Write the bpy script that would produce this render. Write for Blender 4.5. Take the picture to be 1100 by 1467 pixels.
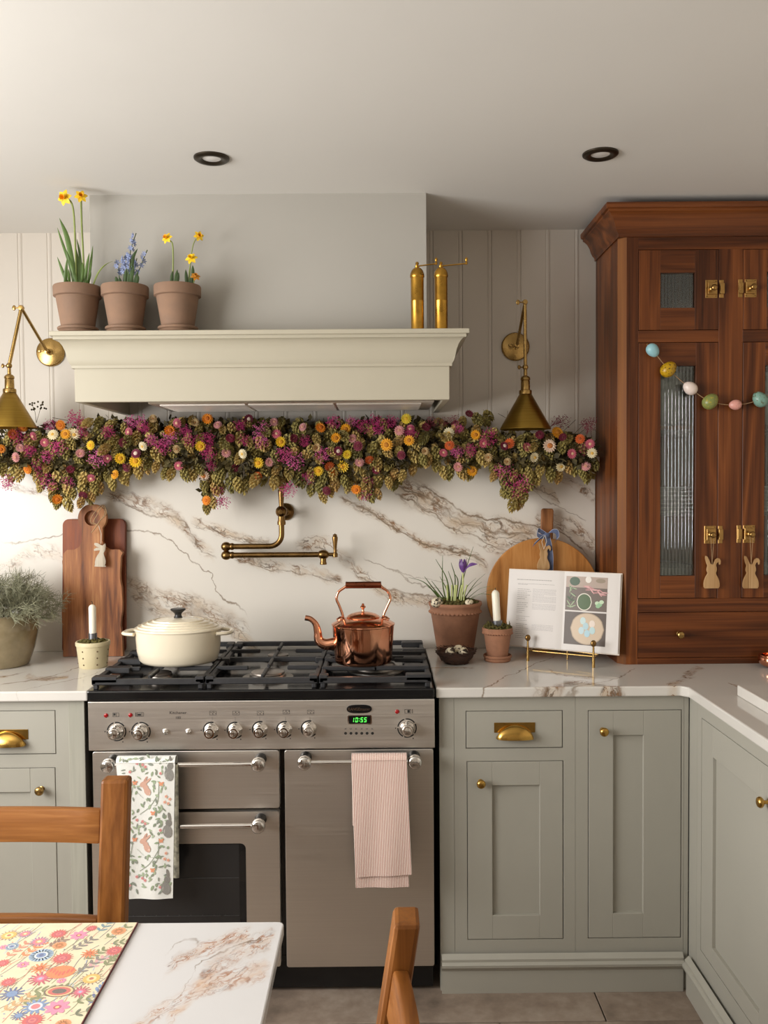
import bpy, bmesh, math, random
import numpy as np
from mathutils import Vector, Matrix, Euler

for _o in list(bpy.data.objects):
    bpy.data.objects.remove(_o)
scene = bpy.context.scene
COL = scene.collection
rnd = random.Random(7)
PI = math.pi

# ------------------------------------------------------------------ camera
F = 1262.0                                   # focal length in pixels of the 1100 x 1467 frame
CAM = Vector((0.0, 0.0, 1.515))
CAMR = (Matrix.Rotation(-0.004, 3, 'Z') @ Matrix.Rotation(PI / 2 - math.radians(1.95), 3, 'X')
        @ Matrix.Rotation(-0.0075, 3, 'Z'))
cam_data = bpy.data.cameras.new('camera')
cam = bpy.data.objects.new('camera', cam_data)
COL.objects.link(cam)
cam_data.sensor_fit = 'HORIZONTAL'
cam_data.sensor_width = 36.0
cam_data.lens = 36.0 * F / 1100.0
cam_data.clip_start = 0.02
cam.matrix_world = Matrix.Translation(CAM) @ CAMR.to_4x4()
scene.camera = cam

# ------------------------------------------------------------------ world, light, exposure
world = bpy.data.worlds.new('world')
scene.world = world
world.use_nodes = True
world.node_tree.nodes['Background'].inputs[0].default_value = (0.75, 0.85, 1.0, 1)
world.node_tree.nodes['Background'].inputs[1].default_value = 0.6
vs = scene.view_settings
vs.view_transform = 'Standard'
vs.look = 'None'
vs.gamma = 1.0
vs.use_curve_mapping = False
vs.exposure = -0.28
try:
    scene.cycles.max_bounces = 10
    scene.cycles.diffuse_bounces = 5
    scene.cycles.glossy_bounces = 4
    scene.cycles.transmission_bounces = 8
    scene.cycles.transparent_max_bounces = 12
    scene.cycles.sample_clamp_indirect = 4.0
    scene.cycles.caustics_reflective = False
    scene.cycles.caustics_refractive = False
except Exception:
    pass


def area_light(name, loc, aim, sx, sy, power, col, spread=180):
    d = bpy.data.lights.new(name, 'AREA')
    d.shape = 'RECTANGLE'
    d.size, d.size_y = sx, sy
    d.energy = power
    d.color = col
    d.spread = math.radians(spread)
    o = bpy.data.objects.new(name, d)
    COL.objects.link(o)
    o.location = loc
    o.rotation_euler = (Vector(aim) - Vector(loc)).to_track_quat('-Z', 'Y').to_euler()
    return o


# daylight through the window in the left wall, set in the plane of its opening
area_light('window_left_offscreen', (-2.31, 0.90, 1.59), (0.0, 0.90, 1.59), 2.2, 1.12, 140, (1.0, 0.98, 0.95))


# ------------------------------------------------------------------ pixel rays (photo frame 1100 x 1467)
def ray(px, py):
    return CAMR @ Vector(((px - 550.0) / F, -(py - 733.5) / F, -1.0))


def P(px, py, Y):
    d = ray(px, py)
    return CAM + d * (Y / d.y)


def PZ(px, py, z):
    d = ray(px, py)
    return CAM + d * ((z - CAM.z) / d.z)


def PXp(px, py, X):
    d = ray(px, py)
    return CAM + d * (X / d.x)


# ------------------------------------------------------------------ materials
def lin(c):
    return tuple((x / 12.92) if x <= 0.04045 else ((x + 0.055) / 1.055) ** 2.4 for x in c)


def rgb(r, g, b):
    return lin((r / 255.0, g / 255.0, b / 255.0)) + (1.0,)


class NT:
    """small node tree helper"""

    def __init__(s, name):
        s.m = bpy.data.materials.new(name)
        s.m.use_nodes = True
        s.t = s.m.node_tree
        s.b = s.t.nodes['Principled BSDF']
        s.out = s.t.nodes['Material Output']

    def n(s, kind, **kw):
        x = s.t.nodes.new(kind)
        for k, v in kw.items():
            setattr(x, k, v)
        return x

    def l(s, a, b):
        s.t.links.new(a, b)

    def _in(s, sock, v):
        if isinstance(v, bpy.types.NodeSocket):
            s.l(v, sock)
        elif v is not None:
            sock.default_value = v

    def math(s, op, a, b=None, c=None, clamp=False):
        x = s.n('ShaderNodeMath', operation=op, use_clamp=clamp)
        s._in(x.inputs[0], a)
        if b is not None:
            s._in(x.inputs[1], b)
        if c is not None:
            s._in(x.inputs[2], c)
        return x.outputs[0]

    def noise(s, vec, scale, detail=2.0, rough=0.5, dist=0.0):
        x = s.n('ShaderNodeTexNoise')
        s._in(x.inputs['Vector'], vec)
        x.inputs['Scale'].default_value = scale
        x.inputs['Detail'].default_value = detail
        x.inputs['Roughness'].default_value = rough
        x.inputs['Distortion'].default_value = dist
        return x.outputs['Fac']

    def noisec(s, vec, scale, detail=2.0):
        x = s.n('ShaderNodeTexNoise')
        s._in(x.inputs['Vector'], vec)
        x.inputs['Scale'].default_value = scale
        x.inputs['Detail'].default_value = detail
        return x.outputs['Color']

    def mix(s, fac, a, b, blend='MIX'):
        x = s.n('ShaderNodeMix', data_type='RGBA', blend_type=blend)
        s._in(x.inputs[0], fac)
        s._in(x.inputs[6], a)
        s._in(x.inputs[7], b)
        return x.outputs[2]

    def ramp(s, fac, stops, interp='LINEAR'):
        x = s.n('ShaderNodeValToRGB')
        x.color_ramp.interpolation = interp
        el = x.color_ramp.elements
        while len(el) < len(stops):
            el.new(0.5)
        for e, (p, c) in zip(el, stops):
            e.position = p
            e.color = c if len(c) == 4 else tuple(c) + (1.0,)
        s.l(fac, x.inputs[0])
        return x.outputs[0]

    def maprange(s, v, a, b, c=0.0, d=1.0, smooth=False):
        x = s.n('ShaderNodeMapRange', clamp=True)
        if smooth:
            x.interpolation_type = 'SMOOTHSTEP'
        s._in(x.inputs[0], v)
        for i, q in enumerate((a, b, c, d)):
            s._in(x.inputs[i + 1], q)
        return x.outputs[0]

    def objco(s, scale=(1, 1, 1), rot=(0, 0, 0), rand=True):
        tc = s.n('ShaderNodeTexCoord')
        mp = s.n('ShaderNodeMapping')
        mp.inputs['Scale'].default_value = scale
        mp.inputs['Rotation'].default_value = rot
        s.l(tc.outputs['Object'], mp.inputs['Vector'])
        if rand:
            oi = s.n('ShaderNodeObjectInfo')
            k = s.math('MULTIPLY', oi.outputs['Random'], 37.0)
            cb = s.n('ShaderNodeCombineXYZ')
            for i in range(3):
                s.l(k, cb.inputs[i])
            s.l(cb.outputs[0], mp.inputs['Location'])
        return mp.outputs[0]

    def bump(s, h, strength=0.2, dist=0.002):
        x = s.n('ShaderNodeBump')
        x.inputs['Strength'].default_value = strength
        x.inputs['Distance'].default_value = dist
        s.l(h, x.inputs['Height'])
        s.l(x.outputs[0], s.b.inputs['Normal'])

    def set(s, **kw):
        for k, v in kw.items():
            s._in(s.b.inputs[k], v)
        return s


def plain(name, c, rough=0.5, metal=0.0, var=0.06, vscale=6.0, bump=0.0, bscale=80.0, bdist=0.001,
          coat=0.0, sheen=0.0, spec=0.5, aniso=None):
    """one colour with gentle mottling and optional relief"""
    t = NT(name)
    co = t.objco()
    nz = t.noise(co, vscale, 4.0, 0.6)
    dark = tuple(x * (1 - var * 1.6) for x in c[:3]) + (1,)
    lite = tuple(min(1, x * (1 + var)) for x in c[:3]) + (1,)
    t.set(**{'Base Color': t.ramp(nz, [(0.3, dark), (0.7, lite)]), 'Metallic': metal, 'Specular IOR Level': spec,
             'Coat Weight': coat, 'Sheen Weight': sheen})
    t.set(Roughness=t.maprange(nz, 0.3, 0.7, max(0.02, rough * 0.85), min(1, rough * 1.15)))
    if aniso:
        t.set(Anisotropic=aniso)
    if bump:
        t.bump(t.noise(co, bscale, 3.0), bump, bdist)
    return t.m


def wood(name, stops, axis='Z', scale=1.0, rough=0.45, ring=7.0, bump=0.15, coat=0.0):
    """grain running along one object axis"""
    t = NT(name)
    s = {'X': (0.9, 14, 14), 'Y': (14, 0.9, 14), 'Z': (14, 14, 0.9)}[axis]
    s = tuple(x * scale for x in s)
    co = t.objco(s)
    warp = t.noisec(co, 0.6, 2.0)
    v = t.n('ShaderNodeVectorMath', operation='MULTIPLY_ADD')
    t.l(warp, v.inputs[0])
    v.inputs[1].default_value = (1.6, 1.6, 1.6)
    t.l(co, v.inputs[2])
    big = t.noise(v.outputs[0], 0.55, 3.0, 0.55)
    rings = t.math('FRACT', t.math('MULTIPLY', big, ring))
    rings = t.math('PINGPONG', t.math('MULTIPLY', rings, 2.0), 1.0)
    s2 = {'X': (3, 160, 160), 'Y': (160, 3, 160), 'Z': (160, 160, 3)}[axis]
    fine = t.noise(t.objco(s2), 1.0, 3.0, 0.6)
    f = t.math('ADD', t.math('MULTIPLY', rings, 0.40), t.math('MULTIPLY', big, 0.55))
    f = t.math('ADD', f, t.math('MULTIPLY', t.math('SUBTRACT', fine, 0.5), 0.55))
    t.set(**{'Base Color': t.ramp(f, stops), 'Coat Weight': coat, 'Specular IOR Level': 0.3})
    t.set(Roughness=t.maprange(fine, 0.2, 0.8, rough * 0.8, rough * 1.2))
    t.bump(fine, bump, 0.0008)
    return t.m


def emit(name, c, strength):
    t = NT(name)
    t.set(**{'Base Color': c, 'Emission Color': c, 'Emission Strength': strength})
    return t.m


def printed(name, rough=0.6, metal=0.0, weave=0.0, sheen=0.0, fade=False):
    """flat print: colour comes from the painted shapes' own colour attribute"""
    t = NT(name)
    a = t.n('ShaderNodeVertexColor', layer_name='ink')
    col = a.outputs['Color']
    nz = t.noise(t.objco(rand=False), 900.0, 2.0)
    col = t.mix(t.math('MULTIPLY', nz, 0.40), col, (0.80, 0.76, 0.66, 1)) if fade else col
    t.set(**{'Base Color': col, 'Roughness': rough, 'Metallic': metal, 'Sheen Weight': sheen})
    if weave:
        t.bump(nz, weave, 0.0005)
    return t.m


# ------------------------------------------------------------------ mesh builder
class MB:
    def __init__(s):
        s.v, s.f, s.c, s.uv = [], [], [], {}

    def add(s, vs_, fs, col=None):
        o = len(s.v)
        s.v += [tuple(x) for x in vs_]
        for f in fs:
            s.f.append(tuple(i + o for i in f))
            s.c.append(col)
        return s

    def box(s, x0, x1, y0, y1, z0, z1, M=None, col=None):
        vs_ = [(x0, y0, z0), (x1, y0, z0), (x1, y1, z0), (x0, y1, z0), (x0, y0, z1), (x1, y0, z1), (x1, y1, z1), (x0, y1, z1)]
        if M is not None:
            vs_ = [M @ Vector(q) for q in vs_]
        return s.add(vs_, [(3, 2, 1, 0), (4, 5, 6, 7), (0, 1, 5, 4), (1, 2, 6, 5), (2, 3, 7, 6), (3, 0, 4, 7)], col)

    def bar(s, a, b, w, h, up=(0, 0, 1)):
        a, b = Vector(a), Vector(b)
        d = (b - a).normalized()
        u = Vector(up)
        r = d.cross(u)
        if r.length < 1e-5:
            r = d.cross(Vector((1, 0, 0)))
        r.normalize()
        u = r.cross(d)
        q = []
        for p in (a, b):
            for sx, sy in ((-1, -1), (1, -1), (1, 1), (-1, 1)):
                q.append(p + r * sx * w / 2 + u * sy * h / 2)
        return s.add(q, [(3, 2, 1, 0), (4, 5, 6, 7), (0, 1, 5, 4), (1, 2, 6, 5), (2, 3, 7, 6), (3, 0, 4, 7)])

    def lathe(s, prof, c=(0, 0, 0), axis='Z', seg=32, sx=1.0, sy=1.0, M=None, col=None):
        """prof = [(radius, height)...]; radius 0 closes to a point"""
        c = Vector(c)
        vs_, fs, idx = [], [], []
        for r, h in prof:
            if r <= 1e-7:
                idx.append([len(vs_)])
                vs_.append(Vector((0, 0, h)))
            else:
                idx.append(list(range(len(vs_), len(vs_) + seg)))
                for i in range(seg):
                    a = 2 * PI * i / seg
                    vs_.append(Vector((r * sx * math.cos(a), r * sy * math.sin(a), h)))
        for A, B in zip(idx, idx[1:]):
            if len(A) == 1 and len(B) == 1:
                continue
            for i in range(seg):
                j = (i + 1) % seg
                if len(A) == 1:
                    fs.append((A[0], B[j], B[i]))
                elif len(B) == 1:
                    fs.append((A[i], A[j], B[0]))
                else:
                    fs.append((A[i], A[j], B[j], B[i]))
        if len(idx[0]) > 1:
            fs.append(tuple(reversed(idx[0])))
        if len(idx[-1]) > 1:
            fs.append(tuple(idx[-1]))
        R = {'Z': Matrix.Identity(3), '-Y': Matrix.Rotation(PI / 2, 3, 'X'), 'X': Matrix.Rotation(PI / 2, 3, 'Y'),
             '-X': Matrix.Rotation(-PI / 2, 3, 'Y'), '-Z': Matrix.Rotation(PI, 3, 'X')}[axis]
        out = [c + R @ q for q in vs_]
        if M is not None:
            out = [M @ q for q in out]
        return s.add(out, fs, col)

    def ball(s, c, r, seg=12, rings=8, M=None, col=None):
        r = (r, r, r) if isinstance(r, (int, float)) else r
        prof = [(math.sin(PI * i / rings), -math.cos(PI * i / rings)) for i in range(rings + 1)]
        prof[0], prof[-1] = (0, -1), (0, 1)
        S = Matrix.Translation(Vector(c)) @ (M.to_4x4() if M is not None else Matrix.Identity(4)) @ Matrix.Diagonal((r[0], r[1], r[2], 1))
        return s.lathe(prof, seg=seg, M=S, col=col)

    def tube(s, pts, r, seg=8, closed=False, caps=True, flat=1.0, col=None):
        pts = [Vector(p) for p in pts]
        n = len(pts)
        rs = r if isinstance(r, (list, tuple)) else [r] * n
        vs_, fs = [], []
        nrm = None
        for i in range(n):
            if closed:
                t = (pts[(i + 1) % n] - pts[i - 1])
            else:
                t = pts[min(i + 1, n - 1)] - pts[max(i - 1, 0)]
            if t.length < 1e-9:
                t = Vector((0, 0, 1))
            t.normalize()
            if nrm is None:
                a = Vector((0, 0, 1)) if abs(t.z) < 0.9 else Vector((0, 1, 0))
                nrm = t.cross(a).normalized()
            else:
                nrm = (nrm - t * nrm.dot(t))
                if nrm.length < 1e-6:
                    nrm = t.cross(Vector((0.3, 0.5, 0.8)))
                nrm.normalize()
            b = t.cross(nrm)
            for k in range(seg):
                a = 2 * PI * k / seg
                vs_.append(pts[i] + (nrm * math.cos(a) + b * math.sin(a) * flat) * rs[i])
        m = n if closed else n - 1
        for i in range(m):
            for k in range(seg):
                j = (i + 1) % n
                k2 = (k + 1) % seg
                fs.append((i * seg + k, i * seg + k2, j * seg + k2, j * seg + k))
        if caps and not closed:
            fs.append(tuple(range(seg - 1, -1, -1)))
            fs.append(tuple((n - 1) * seg + k for k in range(seg)))
        return s.add(vs_, fs, col)

    def ribbon(s, pts, ws, side, col=None, cup=0.0, nrm=None):
        """flat leaf strip through pts with half widths ws across direction side"""
        vs_, fs = [], []
        side = Vector(side).normalized()
        n = len(pts)
        for i, (p, w) in enumerate(zip(pts, ws)):
            p = Vector(p)
            k = Vector((0, -cup * w, 0)) if nrm is None else Vector(nrm) * cup * w
            vs_ += [p - side * w, p + k, p + side * w]
        for i in range(n - 1):
            a = 3 * i
            fs += [(a, a + 1, a + 4, a + 3), (a + 1, a + 2, a + 5, a + 4)]
        return s.add(vs_, fs, col)

    def prism(s, poly, d0, d1, plane='XZ', M=None, col=None):
        """outline poly (counter-clockwise) extruded between d0 and d1 along the plane's normal"""
        n = len(poly)
        mk = {'XZ': lambda a, b, d: (a, d, b), 'XY': lambda a, b, d: (a, b, d), 'YZ': lambda a, b, d: (d, a, b)}[plane]
        vs_ = [Vector(mk(a, b, d0)) for a, b in poly] + [Vector(mk(a, b, d1)) for a, b in poly]
        if M is not None:
            vs_ = [M @ q for q in vs_]
        fs = [tuple(range(n)), tuple(range(2 * n - 1, n - 1, -1))]
        for i in range(n):
            j = (i + 1) % n
            fs.append((j, i, n + i, n + j))
        return s.add(vs_, fs, col)

    def mitre(s, x0, x1, yf, yb, prof, cap=True, left=True, right=True):
        """profile [(offset, z)...] carried round the left, front and right of a block"""
        rows = []
        for o, z in prof:
            r = []
            xl = x0 - o if left else x0
            xr = x1 + o if right else x1
            if left:
                r.append((xl, yb, z))
            r += [(xl, yf - o, z), (xr, yf - o, z)]
            if right:
                r.append((xr, yb, z))
            rows.append(r)
        m = len(rows[0])
        vs_ = [q for r in rows for q in r]
        fs = []
        for i in range(len(rows) - 1):
            for k in range(m - 1):
                fs.append((i * m + k, i * m + k + 1, (i + 1) * m + k + 1, (i + 1) * m + k))
        if cap:
            fs.append(tuple(reversed(range(m))))
            fs.append(tuple((len(rows) - 1) * m + k for k in range(m)))
        return s.add(vs_, fs)

    def surf(s, fn, nu, nv, col=None, flip=False):
        """grid of fn(u, v), u and v in 0..1; keeps uv"""
        o = len(s.v)
        vs_ = []
        for j in range(nv + 1):
            for i in range(nu + 1):
                vs_.append(fn(i / nu, j / nv))
        fs = []
        for j in range(nv):
            for i in range(nu):
                a = j * (nu + 1) + i
                q = (a, a + 1, a + nu + 2, a + nu + 1)
                fs.append(tuple(reversed(q)) if flip else q)
        s.add(vs_, fs, col)
        for j in range(nv + 1):
            for i in range(nu + 1):
                s.uv[o + j * (nu + 1) + i] = (i / nu, j / nv)
        return s

    def build(s, name, mat, parent=None, smooth=40, bevel=0.0, seg=2, world=True, ink=False, recalc=False, solid=0.0):
        off = Vector((0, 0, 0))
        if world:
            p = parent
            while p is not None:
                off += p.location
                p = p.parent
        me = bpy.data.meshes.new(name)
        me.from_pydata([(x - off.x, y - off.y, z - off.z) for x, y, z in s.v], [], s.f)
        if s.uv:
            uvl = me.uv_layers.new(name='UVMap')
            for lp in me.loops:
                uvl.data[lp.index].uv = s.uv.get(lp.vertex_index, (0, 0))
        if ink:
            at = me.color_attributes.new('ink', 'FLOAT_COLOR', 'CORNER')
            k = 0
            for pl, c in zip(me.polygons, s.c):
                c = c or (1, 1, 1, 1)
                for _ in pl.loop_indices:
                    at.data[k].color = c
                    k += 1
        if bevel or recalc or solid:
            bm = bmesh.new()
            bm.from_mesh(me)
            if recalc:
                bmesh.ops.recalc_face_normals(bm, faces=bm.faces[:])
            if solid:
                bmesh.ops.solidify(bm, geom=bm.faces[:], thickness=solid)
            if bevel:
                es = [e for e in bm.edges if e.is_manifold and e.calc_face_angle(0) > 0.5]
                bmesh.ops.bevel(bm, geom=es, offset=bevel, segments=seg, affect='EDGES', clamp_overlap=True, profile=0.5)
            bm.to_mesh(me)
            bm.free()
        if mat is not None:
            for q in (mat if isinstance(mat, (list, tuple)) else [mat]):
                me.materials.append(q)
        if smooth is not None:
            for pl in me.polygons:
                pl.use_smooth = True
            try:
                me.set_sharp_from_angle(angle=math.radians(smooth))
            except Exception:
                pass
        me.update()
        o = bpy.data.objects.new(name, me)
        COL.objects.link(o)
        if parent is not None:
            o.parent = parent
        return o


def tag(o, label=None, cat=None, group=None, kind=None):
    if label:
        o['label'] = label
    if cat:
        o['category'] = cat
    if group:
        o['group'] = group
    if kind:
        o['kind'] = kind
    return o


def thing(name, loc, label, cat, group=None, rz=0.0):
    o = bpy.data.objects.new(name, None)
    COL.objects.link(o)
    o.empty_display_size = 0.05
    o.location = loc
    o.rotation_euler = (0, 0, rz)
    return tag(o, label, cat, group)


def put(mesh, name, parent, M):
    """another copy of a shared mesh as a part"""
    o = bpy.data.objects.new(name, mesh)
    COL.objects.link(o)
    o.parent = parent
    o.matrix_basis = M
    return o


def bez(pts, n=10):
    """smooth curve through points (Catmull-Rom)"""
    pts = [Vector(p) for p in pts]
    q = [pts[0] * 2 - pts[1]] + pts + [pts[-1] * 2 - pts[-2]]
    out = []
    for i in range(1, len(q) - 2):
        for k in range(n):
            t = k / n
            a, b, c, d = q[i - 1], q[i], q[i + 1], q[i + 2]
            out.append(0.5 * ((2 * b) + (-a + c) * t + (2 * a - 5 * b + 4 * c - d) * t * t + (-a + 3 * b - 3 * c + d) * t ** 3))
    out.append(pts[-1])
    return out


def rrect(x0, x1, z0, z1, r, n=5):
    out = []
    for cx, cz, a0 in ((x1 - r, z0 + r, -PI / 2), (x1 - r, z1 - r, 0), (x0 + r, z1 - r, PI / 2), (x0 + r, z0 + r, PI)):
        for i in range(n + 1):
            a = a0 + PI / 2 * i / n
            out.append((cx + r * math.cos(a), cz + r * math.sin(a)))
    return out


def text_mesh(mb, txt, size, place, col=None, squash=1.0):
    """lettering from the built-in font; place(a, b) maps text plane metres to the world"""
    cu = bpy.data.curves.new('lettering', 'FONT')
    cu.body = txt
    cu.size = size
    cu.align_x = 'CENTER'
    cu.resolution_u = 2
    o = bpy.data.objects.new('lettering', cu)
    COL.objects.link(o)
    dg = bpy.context.evaluated_depsgraph_get()
    me = bpy.data.meshes.new_from_object(o.evaluated_get(dg))
    mb.add([place(v.co.x * squash, v.co.y) for v in me.vertices], [tuple(p.vertices) for p in me.polygons], col)
    bpy.data.objects.remove(o)
    bpy.data.curves.remove(cu)
    bpy.data.meshes.remove(me)


def upz(n):
    """rotation that turns +Z to direction n"""
    return Vector(n).to_track_quat('Z', 'Y').to_matrix().to_4x4()

# ------------------------------------------------------------------ levels of the room (metres)
WALL = 3.18          # face of the back wall
CEIL = 2.412
TOP = 0.913          # worktop
FRONT = 2.55         # front edge of the worktop
XR = 1.52            # right wall
XL = -2.30
YB = -2.20


def marble(name, plane, veins, base=rgb(224, 218, 208), rough=0.16, amp=1.0, fine=1.0, tint=0.5, ang=-0.42, warm=(rgb(190, 160, 122), rgb(130, 90, 52), rgb(98, 78, 58))):
    t = NT(name)
    g = t.n('ShaderNodeNewGeometry')
    pos = g.outputs['Position']
    w1 = t.noisec(pos, 7.0 * fine, 3.0)
    w2 = t.noisec(pos, 38.0 * fine, 3.0)
    v = t.n('ShaderNodeVectorMath', operation='MULTIPLY_ADD')
    t.l(w1, v.inputs[0])
    v.inputs[1].default_value = (0.055 * amp,) * 3
    t.l(pos, v.inputs[2])
    v2 = t.n('ShaderNodeVectorMath', operation='MULTIPLY_ADD')
    t.l(w2, v2.inputs[0])
    v2.inputs[1].default_value = (0.024 * amp,) * 3
    t.l(v.outputs[0], v2.inputs[2])
    v3 = t.n('ShaderNodeVectorMath', operation='SUBTRACT')
    t.l(v2.outputs[0], v3.inputs[0])
    v3.inputs[1].default_value = (0.0395 * amp,) * 3
    sp = t.n('ShaderNodeSeparateXYZ')
    t.l(v3.outputs[0], sp.inputs[0])
    a = sp.outputs[0]
    b = sp.outputs[2 if plane == 'XZ' else 1]
    brk = t.noise(pos, 13.0 * fine, 4.0, 0.6)
    L = Bd = None
    for pts, width, strength, kind in veins:
        xs = [p[0] for p in pts]
        ys = [p[1] for p in pts]
        x0, x1, y0, y1 = min(xs), max(xs), min(ys), max(ys)
        y1 = max(y1, y0 + 1e-3)
        u = t.n('ShaderNodeMapRange', clamp=False)
        t.l(a, u.inputs[0])
        u.inputs[1].default_value, u.inputs[2].default_value = x0, x1
        fc = t.n('ShaderNodeFloatCurve')
        cv = fc.mapping.curves[0]
        srt = sorted(pts)
        cv.points[0].location = (0.0, (srt[0][1] - y0) / (y1 - y0))
        cv.points[1].location = (1.0, (srt[-1][1] - y0) / (y1 - y0))
        for p in srt[1:-1]:
            cv.points.new((p[0] - x0) / (x1 - x0), (p[1] - y0) / (y1 - y0))
        fc.mapping.update()
        t.l(u.outputs[0], fc.inputs['Value'])
        gz = t.math('MULTIPLY_ADD', fc.outputs[0], y1 - y0, y0)
        d = t.math('ABSOLUTE', t.math('SUBTRACT', b, gz))
        end = t.math('MULTIPLY', t.math('MINIMUM', u.outputs[0], t.math('SUBTRACT', 1.0, u.outputs[0])), 14.0, clamp=True)
        mk = t.math('MULTIPLY', t.maprange(d, 0.0, width, strength, 0.0, True), end)
        if kind == 'line':
            L = mk if L is None else t.math('MAXIMUM', L, mk)
        else:
            Bd = mk if Bd is None else t.math('MAXIMUM', Bd, mk)
    col = t.mix(t.maprange(t.noise(pos, 3.0, 3.0), 0.35, 0.75, 0.0, 0.35), base, tuple(x * 0.90 for x in base[:3]) + (1,))
    if Bd is not None:
        # grain of the bands runs along them
        ca, sa = math.cos(ang), math.sin(ang)
        uu = t.math('ADD', t.math('MULTIPLY', a, ca * 0.38), t.math('MULTIPLY', b, sa * 0.38))
        vv = t.math('ADD', t.math('MULTIPLY', a, -sa), t.math('MULTIPLY', b, ca))
        cmb = t.n('ShaderNodeCombineXYZ')
        t.l(uu, cmb.inputs[0])
        t.l(vv, cmb.inputs[1])
        flow = cmb.outputs[0]
        patch = t.maprange(t.noise(flow, 22.0 * fine, 4.0, 0.65), 0.38, 0.68, 0.0, 1.0)
        col = t.mix(t.math('MULTIPLY', t.math('MULTIPLY', Bd, patch), 0.75), col, warm[0])
        col = t.mix(t.math('MULTIPLY', t.math('MULTIPLY', Bd, t.maprange(t.noise(pos, 11.0 * fine, 3.0), 0.5, 0.7)), tint), col, rgb(150, 143, 137))
        for sc, k, c in ((15.0, 0.030, warm[1]), (27.0, 0.030, warm[2]), (44.0, 0.030, warm[1])):
            nz = t.noise(flow, sc * fine, 3.0, 0.55, 0.5)
            r = t.maprange(t.math('ABSOLUTE', t.math('SUBTRACT', nz, 0.5)), 0.0, k, 1.0, 0.0, True)
            col = t.mix(t.math('MULTIPLY', t.math('MULTIPLY', r, t.maprange(Bd, 0.15, 0.7)), t.maprange(brk, 0.35, 0.6, 0.1, 0.85)), col, c)
    if L is not None:
        col = t.mix(t.math('MULTIPLY', L, t.maprange(brk, 0.3, 0.55, 0.25, 0.95)), col, rgb(126, 106, 84))
    t.set(**{'Base Color': col, 'Roughness': rough, 'Specular IOR Level': 0.5})
    return t.m


def vpx(lst, Y):
    out = []
    for pts, w, s, k in lst:
        out.append(([(P(x, y, Y).x, P(x, y, Y).z) for x, y in pts], w, s, k))
    return out


def vpz(lst, z):
    out = []
    for pts, w, s, k in lst:
        out.append(([(PZ(x, y, z).x, PZ(x, y, z).y) for x, y in pts], w, s, k))
    return out


SPL = 3.165           # face of the splashback
splash_veins = vpx([
    # wide rusty bands
    ([(150, 700), (190, 716), (232, 728), (260, 748), (284, 778), (306, 796)], 0.045, 1.0, 'band'),
    ([(272, 742), (310, 755), (350, 768), (392, 778)], 0.030, 1.0, 'band'),
    ([(330, 796), (365, 804), (395, 812), (440, 818), (490, 834)], 0.032, 1.0, 'band'),
    ([(418, 786), (450, 782), (490, 800), (520, 822), (548, 845), (585, 858), (640, 868)], 0.040, 0.9, 'band'),
    ([(176, 832), (218, 860), (259, 868), (300, 880), (335, 898), (372, 932)], 0.075, 1.0, 'band'),
    ([(560, 690), (600, 712), (634, 730), (656, 748), (714, 764), (772, 770)], 0.078, 1.0, 'band'),
    ([(660, 752), (684, 772), (714, 790), (740, 800)], 0.030, 0.9, 'band'),
    ([(484, 712), (530, 734), (575, 756), (617, 778), (684, 802), (704, 822)], 0.032, 1.0, 'band'),
    ([(740, 690), (775, 700), (800, 722)], 0.030, 0.9, 'band'),
    ([(764, 750), (800, 752), (830, 760), (858, 790)], 0.055, 0.9, 'band'),
    ([(800, 690), (830, 700), (856, 716)], 0.028, 0.9, 'band'),
    ([(0, 690), (30, 700), (60, 704), (90, 712)], 0.022, 0.8, 'band'),
    ([(-40, 822), (20, 806), (60, 790), (95, 800)], 0.045, 0.6, 'band'),
    # thin lines
    ([(590, 690), (640, 716), (690, 744), (740, 750), (800, 764), (850, 800)], 0.006, 1.0, 'line'),
    ([(560, 704), (600, 724), (650, 756), (690, 774), (730, 790)], 0.005, 0.9, 'line'),
    ([(0, 774), (27, 779), (65, 770), (90, 766), (180, 763), (213, 761), (259, 787), (297, 823), (318, 856), (353, 878), (362, 902)], 0.0050, 0.9, 'line'),
    ([(170, 718), (220, 736), (262, 744), (290, 790), (310, 800)], 0.006, 0.9, 'line'),
    ([(484, 712), (532, 736), (576, 760), (617, 778), (684, 802), (700, 818)], 0.007, 1.0, 'line'),
    ([(560, 696), (634, 725), (653, 746), (700, 760), (770, 766)], 0.006, 0.9, 'line'),
    ([(600, 700), (660, 744), (714, 768), (770, 758)], 0.004, 0.9, 'line'),
    ([(500, 812), (548, 840), (600, 852), (640, 862)], 0.005, 0.8, 'line'),
    ([(520, 800), (560, 815), (600, 838), (640, 846)], 0.004, 0.7, 'line'),
    ([(560, 815), (590, 826), (640, 834)], 0.003, 0.6, 'line'),
    ([(290, 752), (340, 766), (392, 780)], 0.005, 0.8, 'line'),
    ([(330, 800), (395, 816), (440, 822), (490, 836)], 0.004, 0.8, 'line'),
    ([(745, 694), (780, 706), (802, 726)], 0.005, 0.8, 'line'),
    ([(760, 700), (800, 728), (842, 744)], 0.003, 0.7, 'line'),
    ([(185, 836), (230, 870), (300, 884), (345, 906), (370, 930)], 0.004, 0.8, 'line'),
], SPL)
M_splash = marble('splashback_marble', 'XZ', splash_veins, rough=0.30)

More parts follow.
